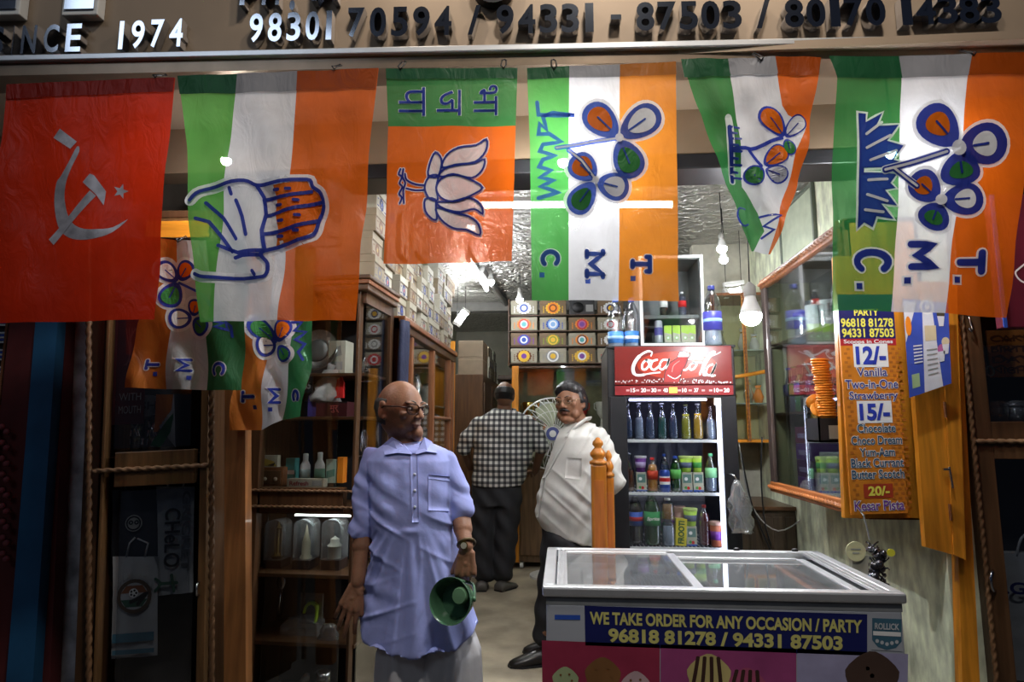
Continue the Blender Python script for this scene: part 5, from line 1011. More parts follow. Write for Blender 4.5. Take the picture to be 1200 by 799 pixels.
# ---------------------------------------------------------------- drinks cooler with its bottles
KF = Plane(4.0, 0)
t = On(KF, 788, 700, 0, 'drinks_cooler', 'tall black glass-door drinks cooler with a red illuminated script header', 'fridge', z=0.0); T = t
a = t.rect(717, 405, 860, 700); x0, x1, ztop = a[0], a[1], a[3]; Dp = .60
zh0, zh1 = t.q(788, 451).z, t.q(788, 406).z; zs0, zs1 = t.q(788, 463).z, t.q(788, 452).z; gx0, gx1 = t.q(733, 500).x, t.q(846, 500).x; gz0, gz1 = .32, t.q(788, 465).z
LINER = mat('cooler_liner', (.10, .10, .14), .5)
mb = MB(); mb.bx(x0, gx0 - .0, .0, Dp, 0, ztop, BLACK, .008); mb.bx(gx1, x1, .0, Dp, 0, ztop, BLACK, .008); mb.bx(gx0, gx1, 0.0, Dp, 0, gz0, BLACK); mb.bx(gx0, gx1, Dp - .04, Dp, gz0, gz1, LINER); mb.bx(gx0, gx1, 0, Dp, gz1, ztop, BLACK); mb.bx(x0 - .004, x1 + .004, -.02, Dp, ztop - .012, ztop + .004, BLACK, .003); t.part('cabinet_body', mb)
HRED = mat('cooler_header_red', (.14, .010, .008), .3, var=.1, emit=(.9, .05, .02), estr=.02)
mb = MB(); hx0, hx1 = t.q(720, 430).x, t.q(857, 430).x; mb.bx(hx0, hx1, -.022, 0, zh0, zh1, HRED, .004)
mb.disc(t.q(792, 425).x, t.q(792, 428).z, .24, -.0225, mat('header_warm_glow', (.30, .02, .008), .3, emit=(1, .16, .02), estr=.08), 30, .085)
# white script wordmark, drawn with the brush
s_ = 160 / 1200
def hz(L): return [(t.q(710 + x * s_, 400 + y * s_).x, t.q(710 + x * s_, 400 + y * s_).z) for x, y in L]
YH = -.0235; BR = WHT
def brush(L, w, k=5, c=False): mb.strokeflat(hz(spline(L, k, c)), [w_ * .00085 for w_ in (w if isinstance(w, list) else [w] * (len(spline(L, k, c))))], YH, BR)
brush([(392, 130), (400, 98), (360, 92), (300, 125), (255, 180), (235, 240), (250, 290), (300, 300), (380, 285), (470, 275)], [10] * 8 + [16] * 8 + [24] * 14 + [18] * 8 + [10] * 8)
brush([(350, 165), (318, 200), (318, 245), (350, 245), (378, 200), (350, 165), (400, 175)], 15)
brush([(445, 165), (405, 180), (390, 230), (420, 252), (470, 215)], 15); brush([(545, 165), (490, 170), (465, 225), (490, 250), (530, 210), (552, 160), (530, 240), (560, 235)], 14)
brush([(690, 195), (700, 180), (680, 190), (665, 235), (690, 255), (730, 225)], 14); brush([(765, 190), (730, 215), (735, 250), (765, 245), (790, 205), (765, 190), (830, 190)], 14)
brush([(820, 290), (835, 250), (860, 180), (915, 105), (950, 100), (900, 150), (860, 225), (850, 290), (870, 300)], 14); brush([(930, 205), (890, 225), (875, 280), (905, 300), (940, 255), (960, 200), (920, 300), (950, 300)], 14)
brush([(690, 150), (740, 160), (770, 120), (745, 95), (780, 92), (860, 130), (940, 125), (1000, 97)], [8] * 10 + [12] * 20 + [6] * 6)
for k in range(110):
    xx = rnd.uniform(80, 1100); hmax = 52 * (1 - .8 * abs((xx - 560) / 560) ** .7) if not 500 < xx < 650 else 35; yy = 368 - rnd.uniform(0, 1) * max(8, hmax); q = hz([(xx, yy)])[0]; mb.disc(q[0], q[1], rnd.uniform(.0025, .005), YH - .0004, (WHT, mat('pale_ice', (.55, .55, .56)))[k % 2], 7)
bt = hz([(500, 360), (515, 270), (560, 190), (620, 150), (640, 95), (680, 90), (735, 115), (715, 150), (700, 200), (660, 270), (640, 360)]); mb.flatpoly(bt, YH - .0008, mat('bottle_art_red', (.35, .03, .03))); mb.strokeflat(bt, .004, YH - .001, BLK); mb.flatpoly(hz([(625, 140), (645, 95), (680, 90), (735, 118), (715, 140)]), YH - .0012, WHT); mb.strokeflat(hz(spline([(540, 300), (600, 330), (650, 300)], 4)), .005, YH - .0012, WHT); mb.strokeflat(hz(spline([(575, 270), (590, 215), (640, 175)], 4)), .004, YH - .0012, mat('bottle_art_shine', (.55, .25, .22)))
t.part('header_panel', mb)
mb = MB(); mb.bx(hx0, hx1, -.020, 0, zs0, zs1, mat('price_strip_red', (.22, .012, .015), .4))
for s, xx0, xx1 in (('15', 215, 255), ('20', 305, 350), ('30', 395, 440), ('40', 500, 540), ('10', 665, 705), ('37', 770, 808), ('10', 945, 985), ('20', 1030, 1078)): p, q = hz([(xx0, 448), (xx1, 412)]); mb.text(s, p[0], q[0], p[1], q[1], -.0205, WHT, .03)
for xx in (190, 275, 370, 465, 640, 735, 850, 915, 1005): p, q = hz([(xx - 14, 440), (xx + 14, 424)]); mb.flatpoly([(p[0], p[1]), (q[0], p[1]), (q[0], q[1]), (p[0], q[1])], -.0205, mat('pink_white_print', (.6, .35, .35)))
p, q = hz([(552, 455), (622, 405)]); mb.flatpoly([(p[0], p[1]), (q[0], p[1]), (q[0], q[1]), (p[0], q[1])], -.0207, YEL); t.part('price_strip', mb)
mb = MB(); e = .006; mb.bx(x0 + .01, gx0 + .008, -.028, 0, gz0 - .02, gz1 + .002, BLACK, .004); mb.bx(gx1 - .004, x1 - .01, -.028, 0, gz0 - .02, gz1 + .002, BLACK, .004); mb.bx(gx0, gx1, -.028, 0, gz0 - .03, gz0, BLACK, .004); mb.bx(gx0, gx1, -.028, 0, gz1 - .006, gz1 + .004, BLACK); df = t.part('door', mb)
mb = MB(); mb.bx(gx0, gx1, -.018, -.014, gz0, gz1, GLASS); mb.build('pane', df)
mb = MB(); p, q = t.q(836, 475), t.q(844, 464); mb.bx(p.x, q.x, -.021, -.0185, p.z, q.z, WHT, 0); mb.build('blank_sticker', df)
mb = MB(); lx = t.q(845, 500).x; mb.bx(lx - .016, lx + .014, .015, .035, gz0 + .02, gz1 - .01, glow('cooler_strip_glow', (.72, .76, 1.0), 9)); t.part('light_strip', mb)
mb = MB(); mb.bx(gx0 + .03, gx1 - .08, .02, .04, gz1 - .022, gz1 - .01, glow('cooler_top_glow', (.60, .58, 1.0), 14)); t.part('top_lamp', mb)
WIRE = mat('white_shelf_wire', (.70, .70, .74), .4)
shz = []
for py in (515, 577, 641):
    z = t.q(788, py, .04).z; shz.append(z); mb = MB(); mb.bx(gx0 + .004, gx1 - .01, .035, .047, z - .018, z, WIRE, .003)
    for k in range(24): x = gx0 + .01 + (gx1 - gx0 - .03) * k / 23; mb.cyl((x, .045, z - .004), (x, Dp - .05, z - .004), .002, WIRE, n=5)
    mb.bx(gx0 + .004, gx1 - .01, Dp - .06, Dp - .05, z - .010, z - .0, WIRE); t.part('shelf', mb)
def at_sh(px, row, d=.12): p = KF.w(px, 500, d); return Vector((p.x, p.y, shz[row] + .0015))
CLRG = clear('clear_bottle_glass', (.82, .86, .92), .16, .05); GRNG = clear('green_bottle_plastic', (.10, .48, .20), .14, .06); BRNG = mat('brown_drink', (.14, .05, .025), .2); COLA = mat('cola_liquid', (.02, .008, .006), .15); YELL = mat('mango_drink', (.62, .34, .03), .25); OLI = mat('lime_drink', (.36, .33, .03), .25); SODA = mat('soda_liquid', (.30, .34, .42), .12, spec=.6); DKB = mat('dark_blue_drink', (.06, .08, .14), .15)
G1, G2, G3 = 'bottles on the top shelf of the cooler', 'middle shelf of the cooler', 'bottom shelf of the cooler'
names = ['first', 'second', 'third', 'fourth', 'fifth']
for k, px in enumerate((736, 749, 762, 776, 789)):
    glass_bottle('drink_bottle', 'clear glass drink bottle, %s from the hinge end on the top cooler shelf' % names[k], at_sh(px, 0), .225, .030, (DKB, SODA, DKB, mat('dark_green_drink', (.03, .10, .08), .15), DKB)[k], WHT if k % 2 else STEEL, None, G1, body=CLRG, fill=.6)
glass_bottle('drink_bottle', 'olive yellow drink bottle on the top cooler shelf', at_sh(804, 0), .215, .031, OLI, mat('olive_cap', (.2, .22, .05)), None, G1, body=CLRG, fill=.72)
glass_bottle('drink_bottle', 'orange yellow drink bottle on the top cooler shelf', at_sh(818, 0), .220, .031, YELL, WHT, None, G1, body=CLRG, fill=.72)
glass_bottle('drink_bottle', 'clear bottle at the light strip end of the top cooler shelf', at_sh(833, 0), .205, .031, SODA, STEEL, None, G1, body=CLRG, fill=.6)
# middle shelf
glass_bottle('drink_bottle', 'glass bottle with brown drink at the hinge end of the middle cooler shelf', at_sh(736, 1), .23, .033, BRNG, STEEL, None, G2, body=CLRG, fill=.55)
def white_carton(px, row, label, d=.09): return carton('juice_carton', label, at_sh(px, row, d), .062, .05, .115, CARD, group='small cartons in the cooler', art=lambda mb, w, h: (mb.flatpoly([(-w * .4, h * .45), (w * .4, h * .45), (w * .4, h * .9), (-w * .4, h * .9)], -.001, mat('carton_grey_green', (.12, .22, .20))), mb.disc(-w * .1, h * .66, w * .17, -.002, WHT, 12), mb.disc(w * .1, h * .18, w * .16, -.001, REDP, 12), mb.disc(-w * .15, h * .2, w * .14, -.0015, GRNP, 12), mb.flatpoly([(-w * .5, 0), (w * .5, 0), (w * .5, h * .08), (-w * .5, h * .08)], -.001, BLUP)))
def on_top(o, h): v = o.location.copy(); v.z += h + .0012; v.y += .026; return v
c = white_carton(750, 1, 'small white carton under the purple tub on the middle cooler shelf'); cup_tub('drink_tub', 'purple tub standing on a small white carton in the cooler', on_top(c, .115), .098, .026, .036, PURP, mat('pale_lid', (.6, .58, .62)), 'tubs in the cooler', mat('lilac_print', (.45, .35, .6)))
glass_bottle('juice_bottle', 'orange juice bottle with a red cap on the middle cooler shelf', at_sh(763, 1, .09), .205, .033, mat('orange_juice', (.75, .30, .05), .3), REDP, mat('red_mango_label', (.55, .05, .02)), G2, body=CLRG, kind='pet', fill=.8)
o = thing('drink_can', 'blue can with red and white swirl on the middle cooler shelf', 'can', at_sh(777, 1, .07)); mb = MB(); mb.lathe([(.001, 0), (.027, 0), (.032, .008), (.032, .118), (.027, .128), (.026, .130), (.001, .127)], mat('can_blue', (.03, .07, .36), .3, .3), n=22); mb.lathe([(.0324, .045), (.0324, .062)], WHT, n=22); mb.lathe([(.0326, .062), (.0326, .085)], REDP, n=22); mb.lathe([(.0324, .085), (.0324, .094)], WHT, n=22); mb.build('can_body', o, smooth=True, auto=40); mb = MB(); mb.lathe([(.001, .1275), (.008, .1285), (.008, .1285), (.001, .129)], STEEL, (.005, 0, .001), 12); mb.build('ring_pull', o)
glass_bottle('drink_bottle', 'dark blue bottle standing behind the swirl can', at_sh(777, 1, .16), .225, .030, DKB, BLUP, None, G2, body=CLRG, kind='pet', fill=.7)
glass_bottle('drink_bottle', 'green bottle with a blue cap on the middle cooler shelf', at_sh(790, 1, .10), .215, .033, mat('green_drink', (.03, .22, .07), .2), BLUP, mat('green_yellow_label', (.10, .40, .08)), G2, body=GRNG, kind='pet', fill=.8)
for px, lb in ((803, 'wide lime tub on a white carton, nearer the green bottle'), (816, 'narrow lime tub on a white carton, nearer the light strip')):
    c = white_carton(px, 1, 'small white carton under the %s' % lb.split(' on ')[0]); cup_tub('drink_tub', lb + ' in the cooler', on_top(c, .115), .098, .028 if px < 810 else .025, .042 if px < 810 else .030, LIME, mat('lime_lid', (.55, .7, .2)), 'tubs in the cooler', mat('dark_fruit_print', (.10, .12, .20)) if px < 810 else GRNP)
glass_bottle('drink_bottle', 'clear bottle with green cap and label at the light strip of the middle shelf', at_sh(831, 1), .23, .036, SODA, mat('mint_cap', (.10, .45, .22)), mat('mint_label', (.25, .60, .30)), G2, body=CLRG, kind='pet', fill=.55)
# bottom shelf
glass_bottle('drink_bottle', 'large dark cola bottle with a blue label on the bottom cooler shelf', at_sh(742, 2), .315, .046, COLA, BLUP, BLUP, G3, body=CLRG, kind='pet', fill=.8, lab2=REDP)
o = glass_bottle('drink_bottle', 'large green bottle with white script label on the bottom cooler shelf', at_sh(761, 2, .10), .325, .050, mat('green_soda', (.03, .20, .07), .2), GRNP, mat('deep_green_label', (.03, .28, .08)), G3, body=GRNG, kind='pet', fill=.8); mb = MB(); mb.text('Sprite', -.038, .038, .145, .172, -.0535, WHT, .02, shear=.25); mb.build('label_script', o)
c = glass_bottle('drink_bottle', 'clear water bottle under the amber jar on the bottom cooler shelf', at_sh(779, 2, .10), .165, .042, SODA, None, None, G3, body=CLRG, kind='tub', fill=.7)
v = c.location.copy(); v.z += .1552; glass_bottle('honey_jar', 'amber jar with a white cap stacked on the clear bottle', v, .125, .040, mat('amber_honey', (.40, .17, .03), .25), WHT, None, G3, body=CLRG, kind='tub', fill=.72, cat='jar')
c = carton('juice_carton', 'yellow carton lettered FROOTI tilted on the bottom cooler shelf', at_sh(793, 2, .08), .066, .05, .16, mat('carton_yellow', (.62, .52, .03), .45), group='small cartons in the cooler', art=lambda mb, w, h: mb.text('FROOTI', -w * .28, w * .28, h * .08, h * .92, -.001, mat('dark_green_ink', (.02, .10, .02)), .04, 3)); c.rotation_euler = (0, math.radians(4), 0)
cup_tub('drink_tub', 'pinkish brown tub behind the yellow carton', at_sh(791, 2, .17) + Vector((0, 0, .0)), .225, .033, .046, mat('pinkish_tub', (.40, .20, .16), .45), mat('pinkish_lid', (.45, .25, .20)), 'tubs in the cooler', PURP)
c = white_carton(806, 2, 'small white carton under the lime tub of the bottom cooler shelf', .08); cup_tub('drink_tub', 'lime tub on a white carton beside the yellow carton', on_top(c, .115), .105, .030, .042, LIME, mat('lime_lid', (.55, .7, .2)), 'tubs in the cooler', mat('dark_fruit_print', (.10, .12, .20)))
glass_bottle('drink_bottle', 'dark red drink bottle on the bottom cooler shelf', at_sh(821, 2, .12), .24, .036, mat('dark_red_drink', (.12, .01, .015), .2), mat('dark_red_cap', (.3, .02, .02)), None, G3, body=CLRG, kind='pet', fill=.8)
cup_tub('drink_tub', 'small rust coloured tub in the far corner of the bottom cooler shelf', at_sh(835, 2, .09), .145, .036, .042, mat('rust_tub', (.42, .12, .06), .45), mat('clear_lid', (.5, .3, .25)), 'tubs in the cooler', PURP)
# things standing on the cooler
zt_ = ztop + .0055
BL = mat('water_label_blue', (.06, .22, .60), .4); CRK = clear('crinkled_water_bottle', (.86, .90, .95), .20, .08)
for px, lb in ((722, 'clear water bottle with a blue label, at the outer corner of the cooler'), (741, 'clear water bottle with a blue label, next to the small display fridge')):
    p = KF.w(px, 405, .12); tt = glass_bottle('water_bottle', lb, (p.x, p.y, zt_), .325, .050, mat('still_water', (.50, .56, .62), .08, spec=.6), BLUP, None, 'water bottles on the cooler', body=CRK, kind='pet', fill=.3); mb = MB(); mb.lathe([(.0508, .03), (.0508, .105)], BL, n=22); mb.lathe([(.0515, .055), (.0515, .075)], WHT if px > 730 else mat('pale_blue_print', (.3, .5, .8)), n=22); mb.build('label', tt, smooth=True)
p = KF.w(836, 405, .06); tt = glass_bottle('water_bottle', 'tall clear water bottle with a navy label at the bulb side of the cooler', (p.x, p.y, zt_), .385, .058, mat('still_water', (.50, .56, .62)), NAVY, None, 'water bottles on the cooler', body=CRK, kind='pet', fill=.25); mb = MB(); mb.lathe([(.0588, .10), (.0588, .215)], mat('indigo_label', (.06, .06, .34), .4), n=22); mb.lathe([(.0594, .15), (.0594, .17)], mat('pale_blue_print', (.3, .5, .8)), n=22); mb.build('label', tt, smooth=True)
t2 = On(KF, 786, 405, .08, 'display_fridge', 'small grey glass-front fridge standing on top of the drinks cooler', 'mini fridge', z=zt_); a = t2.rect(750, 298, 823, 404, .08); w0, w1, h1 = a[0], a[1], a[3]; GRY = mat('grey_fridge_shell', (.14, .145, .15), .4, .2)
mb = MB(); mb.bx(w0, w0 + .03, 0, .36, 0, h1, GRY, .004); mb.bx(w1 - .03, w1, 0, .36, 0, h1, GRY, .004); mb.bx(w0, w1, 0, .36, h1 - .03, h1, GRY, .004); mb.bx(w0, w1, 0, .36, 0, .03, GRY, .004); mb.bx(w0, w1, .33, .36, 0, h1, mat('grey_liner', (.20, .21, .22), .5)); t2.part('shell', mb)
mb = MB(); fw = .018; mb.bx(w0 + .004, w0 + .004 + fw, -.02, 0, .004, h1 - .006, ALU, .002); mb.bx(w1 - .004 - fw, w1 - .004, -.02, 0, .004, h1 - .006, ALU, .002); mb.bx(w0 + .02, w1 - .02, -.02, 0, .004, .004 + fw, ALU, .002); mb.bx(w0 + .02, w1 - .02, -.02, 0, h1 - .024, h1 - .006, ALU, .002); dd = t2.part('door_frame', mb); mb = MB(); mb.bx(w0 + .02, w1 - .02, -.012, -.008, .02, h1 - .02, GLASS); mb.build('pane', dd)
zsf = t2.q(786, 372, .08).z; mb = MB(); mb.bx(w0 + .03, w1 - .03, .02, .32, zsf - .004, zsf + .02, GRY, .003); t2.part('shelf', mb)
for k, px in enumerate((783, 793, 803, 811)):
    p = KF.w(px, 395, .13); carton('juice_carton', 'lime and white juice carton, number %s in the small fridge row' % names[k], (p.x, p.y, zt_ + .031), .048, .05, .115, CARD, group='cartons in the small fridge', art=lambda mb, w, h: (mb.flatpoly([(-w * .5, h * .6), (w * .5, h * .5), (w * .5, h), (-w * .5, h)], -.001, LIME), mb.disc(0, h * .3, w * .3, -.001, mat('pale_green_print', (.35, .5, .25)), 14), mb.disc(0, h * .3, w * .15, -.002, WHT, 12)))
p = KF.w(772, 395, .13); o = thing('drink_can', 'slim violet and white can in the small fridge', 'can', (p.x, p.y, zt_ + .031)); mb = MB(); mb.lathe([(.001, 0), (.022, 0), (.026, .006), (.026, .138), (.02, .146), (.001, .146)], mat('pale_can', (.5, .5, .58), .3, .4), n=20); mb.lathe([(.0264, .05), (.0264, .10)], mat('violet_box', (.10, .07, .35)), n=20); mb.build('can_body', o, smooth=True, auto=40); mb = MB(); mb.lathe([(.001, .1465), (.008, .148), (.001, .149)], STEEL, (.004, 0, 0), 12); mb.build('ring_pull', o)
for k, px in enumerate((778, 800)):
    p = KF.w(px, 372, .16); glass_bottle('drink_bottle', 'dark small bottle on the upper shelf of the small fridge, %s the row' % ('starting' if k == 0 else 'ending'), (p.x, p.y, zt_ + zsf + .0215), .16, .026, (COLA, DKB)[k], (REDP, WHT)[k], (WHT, REDP)[k], 'dark bottles in the small fridge', body=CLRG, kind='pet', fill=.8)
# plastic bag on the cooler's side, newel posts, cables
p = atY(859, 562, 3.89); tt = thing('hanging_bag', 'crumpled clear plastic bag hanging at the corner of the drinks cooler', 'bag', p); mb = MB(); rings = []
for k in range(9):
    u = k / 8; rr = .012 + .050 * math.sin(min(1, u * 1.3) * PI * .62); rings.append([Vector((.02 + (rr * (1 + .3 * math.sin(4 * a + 2.3 * k))) * math.cos(a) + .02 * u, rr * (.6 + .2 * math.sin(3 * a - k)) * math.sin(a), -.30 * u)) for a in [2 * PI * j / 18 for j in range(18)]])
mb.loft(rings, FILM); mb.build('bag_body', tt, smooth=True); mb = MB(); mb.tube([(0.02, 0, 0), (.01, .0, .02), (.0, .01, .03), (-.012, .09, .03)], .004, STEEL, 8); mb.build('hook', tt, smooth=True)
def newel(px, Y, label, w, ztop_px):
    p = atY(px, ztop_px, Y); tt = thing('newel_post', label, 'post', (p.x, Y, 0), 0, 'turned posts'); zt = p.z; mb = MB(); mb.bx(-w / 2, w / 2, -w / 2, w / 2, 0, zt - .14, NEWEL, .008); mb.bx(-w * .33, w * .33, -w / 2 - .003, -w / 2, .1, zt - .22, wood('newel_flute', (.42, .13, .028), .35), .002); mb.build('shaft', tt)
    mb = MB(); r = w / 2; mb.lathe([(r * 1.15, -.14), (r * 1.2, -.125), (r * .8, -.115), (r * .7, -.11), (r * 1.05, -.095), (r * 1.1, -.08), (r * .7, -.06), (r * .45, -.05), (r * .75, -.035), (r * .7, -.02), (r * .35, -.006), (r * .3, 0), (.001, .004)], NEWEL, (0, 0, zt), 20); mb.build('finial', tt, smooth=True)
newel(700.5, 3.50, 'polished orange newel post with a turned finial beside the white shirt man', .080, 513); newel(713, 3.56, 'partly hidden dark newel post between the orange newel and the cooler', .05, 528)
# alcove behind: counter, glazed cabinet and cables
t = thing('back_counter', 'dark wooden counter in the shadow beside the drinks cooler', 'counter', (1.29, 4.45, 0)); mb = MB(); mb.bx(-.18, .185, -.12, .5, 0, .78, wood('very_dark_wood', (.045, .03, .018), .6), .004); mb.build('body', t); mb = MB(); mb.bx(-.20, .185, -.14, .5, .78, .805, BROWN_H, .004); mb.build('counter_top', t); 
for k in range(5): mb = MB(); mb.bx(-.18 + k * .074, -.18 + k * .074 + .056, -.13, -.12, .05, .74, wood('very_dark_wood', (.045, .03, .018)), .003); mb.build('panel_board', t)
mb = MB(); mb.bx(1.04, 1.48, 5.05, 5.15, 0, 2.75, mat('alcove_plaster', (.50, .48, .40), .8, var=.15)); struct('wall_alcove', mb)
zA = atY(880, 515, 4.6).z; zB = atY(880, 345, 4.6).z; t = thing('corner_cabinet', 'pale glazed corner cabinet behind the large hanging bulb', 'cabinet', (1.27, 4.62, zA)); mb = MB(); hh = zB - zA; mb.bx(-.20, .205, .0, .42, -.02, 0, TEAK_H); mb.bx(-.20, .205, .0, .42, hh, hh + .02, REDW); mb.bx(-.20, .205, .4, .42, 0, hh, CREAM); t_c = mb.build('carcass', t)
for x in (-.195, .02, .185): mb = MB(); mb.bx(x - .01, x + .012, -.012, .012, -.02, hh, TEAK, .003); rope(mb, (x, -.014, -.01), (x, -.014, hh), .008, REDW); mb.build('stile', t)
mb = MB(); mb.bx(-.19, .19, -.001, .003, 0, hh, GLASS); mb.build('pane', t); mb = MB(); mb.cyl((-.20, -.02, hh * .40), (.2, -.02, hh * .47), .014, TEAK_H, n=10); mb.build('cross_rail', t, smooth=True)
for z in (hh * .25, hh * .62): mb = MB(); mb.bx(-.19, .19, .03, .4, z - .008, z, mat('glass_shelf_edge', (.35, .42, .38))); mb.build('shelf', t)
for k, (x, z, m) in enumerate(((-.12, .25, WHITEP), (-.04, .25, GOLD), (.08, .25, STEEL), (.15, .25, ORGP), (-.10, .62, STEEL), (.06, .62, CARD), (.14, .62, mat('pale_ceramic', (.5, .5, .46))))):
    tt = thing('small_vase', '%s vase on the %s shelf of the corner cabinet' % (('white', 'gilt', 'steel', 'orange', 'tall steel', 'ivory', 'pale grey')[k], 'lower' if z < .5 else 'upper'), 'vase', (1.27 + x, 4.80, zA + hh * z + .001)); mb = MB(); h = .13 + .02 * (k % 3); r = .035; mb.lathe([(.001, 0), (r * .7, 0), (r * 1.1, h * .35), (r * .6, h * .7), (r * .45, h * .85), (r * .7, h)], m, n=16); mb.build('vase_body', tt, smooth=True); mb = MB(); mb.lathe([(r * .5, h * .80), (r * .56, h * .83), (r * .5, h * .86)], GOLD, n=16); mb.build('collar', tt, smooth=True)
for k, P in enumerate(([(868, 530), (876, 570), (884, 600), (905, 650)], [(893, 512), (892, 560), (896, 610), (904, 640)], [(866, 520), (880, 590), (912, 622), (950, 600)])):
    mb = MB(); mb.tube([atY(x, y, 4.28) for x, y in spline(P, 5)], .006 - .001 * k, (BLACK, BLACK, GREYC)[k], 7); o = mb.build('power_cable', smooth=True); tag(o, ('black cable drooping beside the plastic bag onto the dark counter', 'black cable hanging straight down from the corner cabinet', 'thin grey cable looping towards the hanging trinkets')[k], 'cable')
# pale picture panel high on the right wall
mb = MB(); mb.bx(-.012, 0, -.28, .28, 0, .46, mat('pale_green_panel', (.40, .44, .33), .6), .002); o = mb.build('wall_panel'); o.location = (1.478, 4.0, 2.26); mb = MB()
for y0_, y1_, z0_, z1_ in ((-.29, .29, -.015, .01), (-.29, .29, .45, .475), (-.29, -.265, 0, .46), (.265, .29, 0, .46)): mb.bx(-.02, 0, y0_, y1_, z0_, z1_, mat('grey_green_frame', (.12, .14, .11), .5), .003)
mb.build('panel_frame', o); tag(o, 'pale green framed panel on the wall above the long wall cabinet', 'panel')
# ---------------------------------------------------------------- wall cabinet on the right, with cones and boxes
YN, YFAR, ZB, ZT = 2.70, 3.86, .945, 2.175
t = thing('wall_cabinet', 'large glass-fronted wall cabinet with carved frame, orange cones before it', 'cabinet', (RX, (YN + YFAR) / 2, ZB)); oy = (YN + YFAR) / 2; h = ZT - ZB; ya, yb = YN - oy, YFAR - oy
mb = MB(); mb.bx(0.0, .278, ya, ya + .02, 0, h, TEAK); mb.bx(0.0, .278, yb - .02, yb, 0, h, CREAM); mb.bx(0, .278, ya, yb, h - .02, h, BROWN); mb.bx(0, .278, ya, yb, 0, .02, BROWN); mb.bx(.262, .278, ya, yb, 0, h, mat('mirror_backing', (.24, .25, .24), .22, .8)); mb.build('carcass', t)
for nm, b in (('top_rail', (ya, yb, h - .055, h)), ('bottom_rail', (ya, yb, 0, .055))): mb = MB(); mb.bx(-.02, .012, b[0], b[1], b[2], b[3], REDW if nm == 'top_rail' else wood('orange_rail', (.33, .11, .03), .4, axis=1), .005); rope(mb, (-.022, b[0], (b[2] + b[3]) / 2), (-.022, b[1], (b[2] + b[3]) / 2), .012, REDW if nm == 'top_rail' else wood('orange_rail', (.33, .11, .03)), .035); mb.build(nm, t)
mb = MB(); mb.bx(-.02, .012, ya, ya + .06, 0, h, wood('near_stile', (.28, .10, .03), .4), .006); rope(mb, (-.024, ya + .03, 0), (-.024, ya + .03, h), .014, wood('near_stile', (.28, .10, .03)), .05); mb.build('stile', t)
mb = MB(); mb.bx(-.015, .012, yb - .065, yb, 0, h, wood('dark_stile', (.05, .035, .03), .4), .006); mb.build('stile', t)
mb = MB(); mb.bx(-.004, .002, ya + .05, yb - .06, .05, h - .05, clear('mirror_glass', (.80, .84, .84), .16, .03)); mb.build('pane', t)
for z in (h * .36, h * .68): mb = MB(); mb.bx(.02, .26, ya + .03, yb - .03, z - .012, z, BROWN); mb.build('shelf', t)
def inW(y, z, x=.12): return Vector((RX + x, y, ZB + z + .0015))
for k in range(6): glass_bottle('drink_bottle', 'dark glass bottle, %s from the far end of the wall cabinet shelf' % ['first', 'second', 'third', 'fourth', 'fifth', 'sixth'][k], inW(3.74 - .085 * k, h * .36, .08), .25, .034, (COLA, DKB, GRNP, COLA, DKB, COLA)[k], (BLUP, GRNP, BLK, WHT, BLK, REDP)[k], (NAVY, GRNP, BLUP, BLK, NAVY, BLK)[k], 'bottles in the wall cabinet', body=CLRG, fill=.8)
for k in range(5):
    tt = thing('steel_jar', 'steel tin on the upper shelf of the wall cabinet, %s along' % names[k], 'jar', inW(3.60 - .17 * k, h * .68, .13), 0, 'tins in the wall cabinet'); mb = MB(); hh = .15 + .03 * (k % 2); mb.lathe([(.001, 0), (.05, 0), (.052, hh * .9)], (STEEL, WHITEP, STEEL, GREYC, STEEL)[k], n=18); mb.build('tin_body', tt, smooth=True, auto=50); mb = MB(); mb.lathe([(.055, hh * .88), (.055, hh), (.001, hh + .004)], (BLACK, STEEL, WHITEP, STEEL, BLACK)[k], n=18); mb.build('lid', tt, smooth=True, auto=40)
carton('blue_box', 'plain blue box on the floor of the wall cabinet, by its near stile', inW(2.90, .021, .03), .20, .19, .17, mat('blue_box_card', (.05, .14, .36), .5), cat='box', rot=-PI / 2, lid=mat('blue_box_card', (.05, .14, .36)))
carton('white_carton', 'off-white carton with a mesh print beside the blue box', inW(3.14, .021, .03), .20, .19, .22, mat('dull_white_card', (.48, .48, .45)), cat='box', rot=-PI / 2, art=lambda mb, w, h: [mb.flatpoly([(-w * .4 + k * w * .1, h * .1), (-w * .4 + k * w * .1 + w * .05, h * .1), (-w * .4 + k * w * .1 + w * .05, h * .9), (-w * .4 + k * w * .1, h * .9)], -.001, GREYC) for k in range(9)])
for k in range(4): carton('purple_packet', 'purple packet, %s one of the pile at the far end of the wall cabinet' % ('bottom', 'second', 'third', 'top')[k], inW(3.46, .021 + .086 * k, .03), .18, .16, .083, (PURP, mat('plum_print', (.14, .03, .16)), PURP, mat('wine_print', (.22, .04, .10)))[k], group='purple packets', cat='packet', rot=-PI / 2, art=lambda mb, w, h: mb.flatpoly([(-w * .3, h * .3), (w * .3, h * .3), (w * .3, h * .6), (-w * .3, h * .6)], -.001, mat('lilac_print', (.45, .35, .6))))
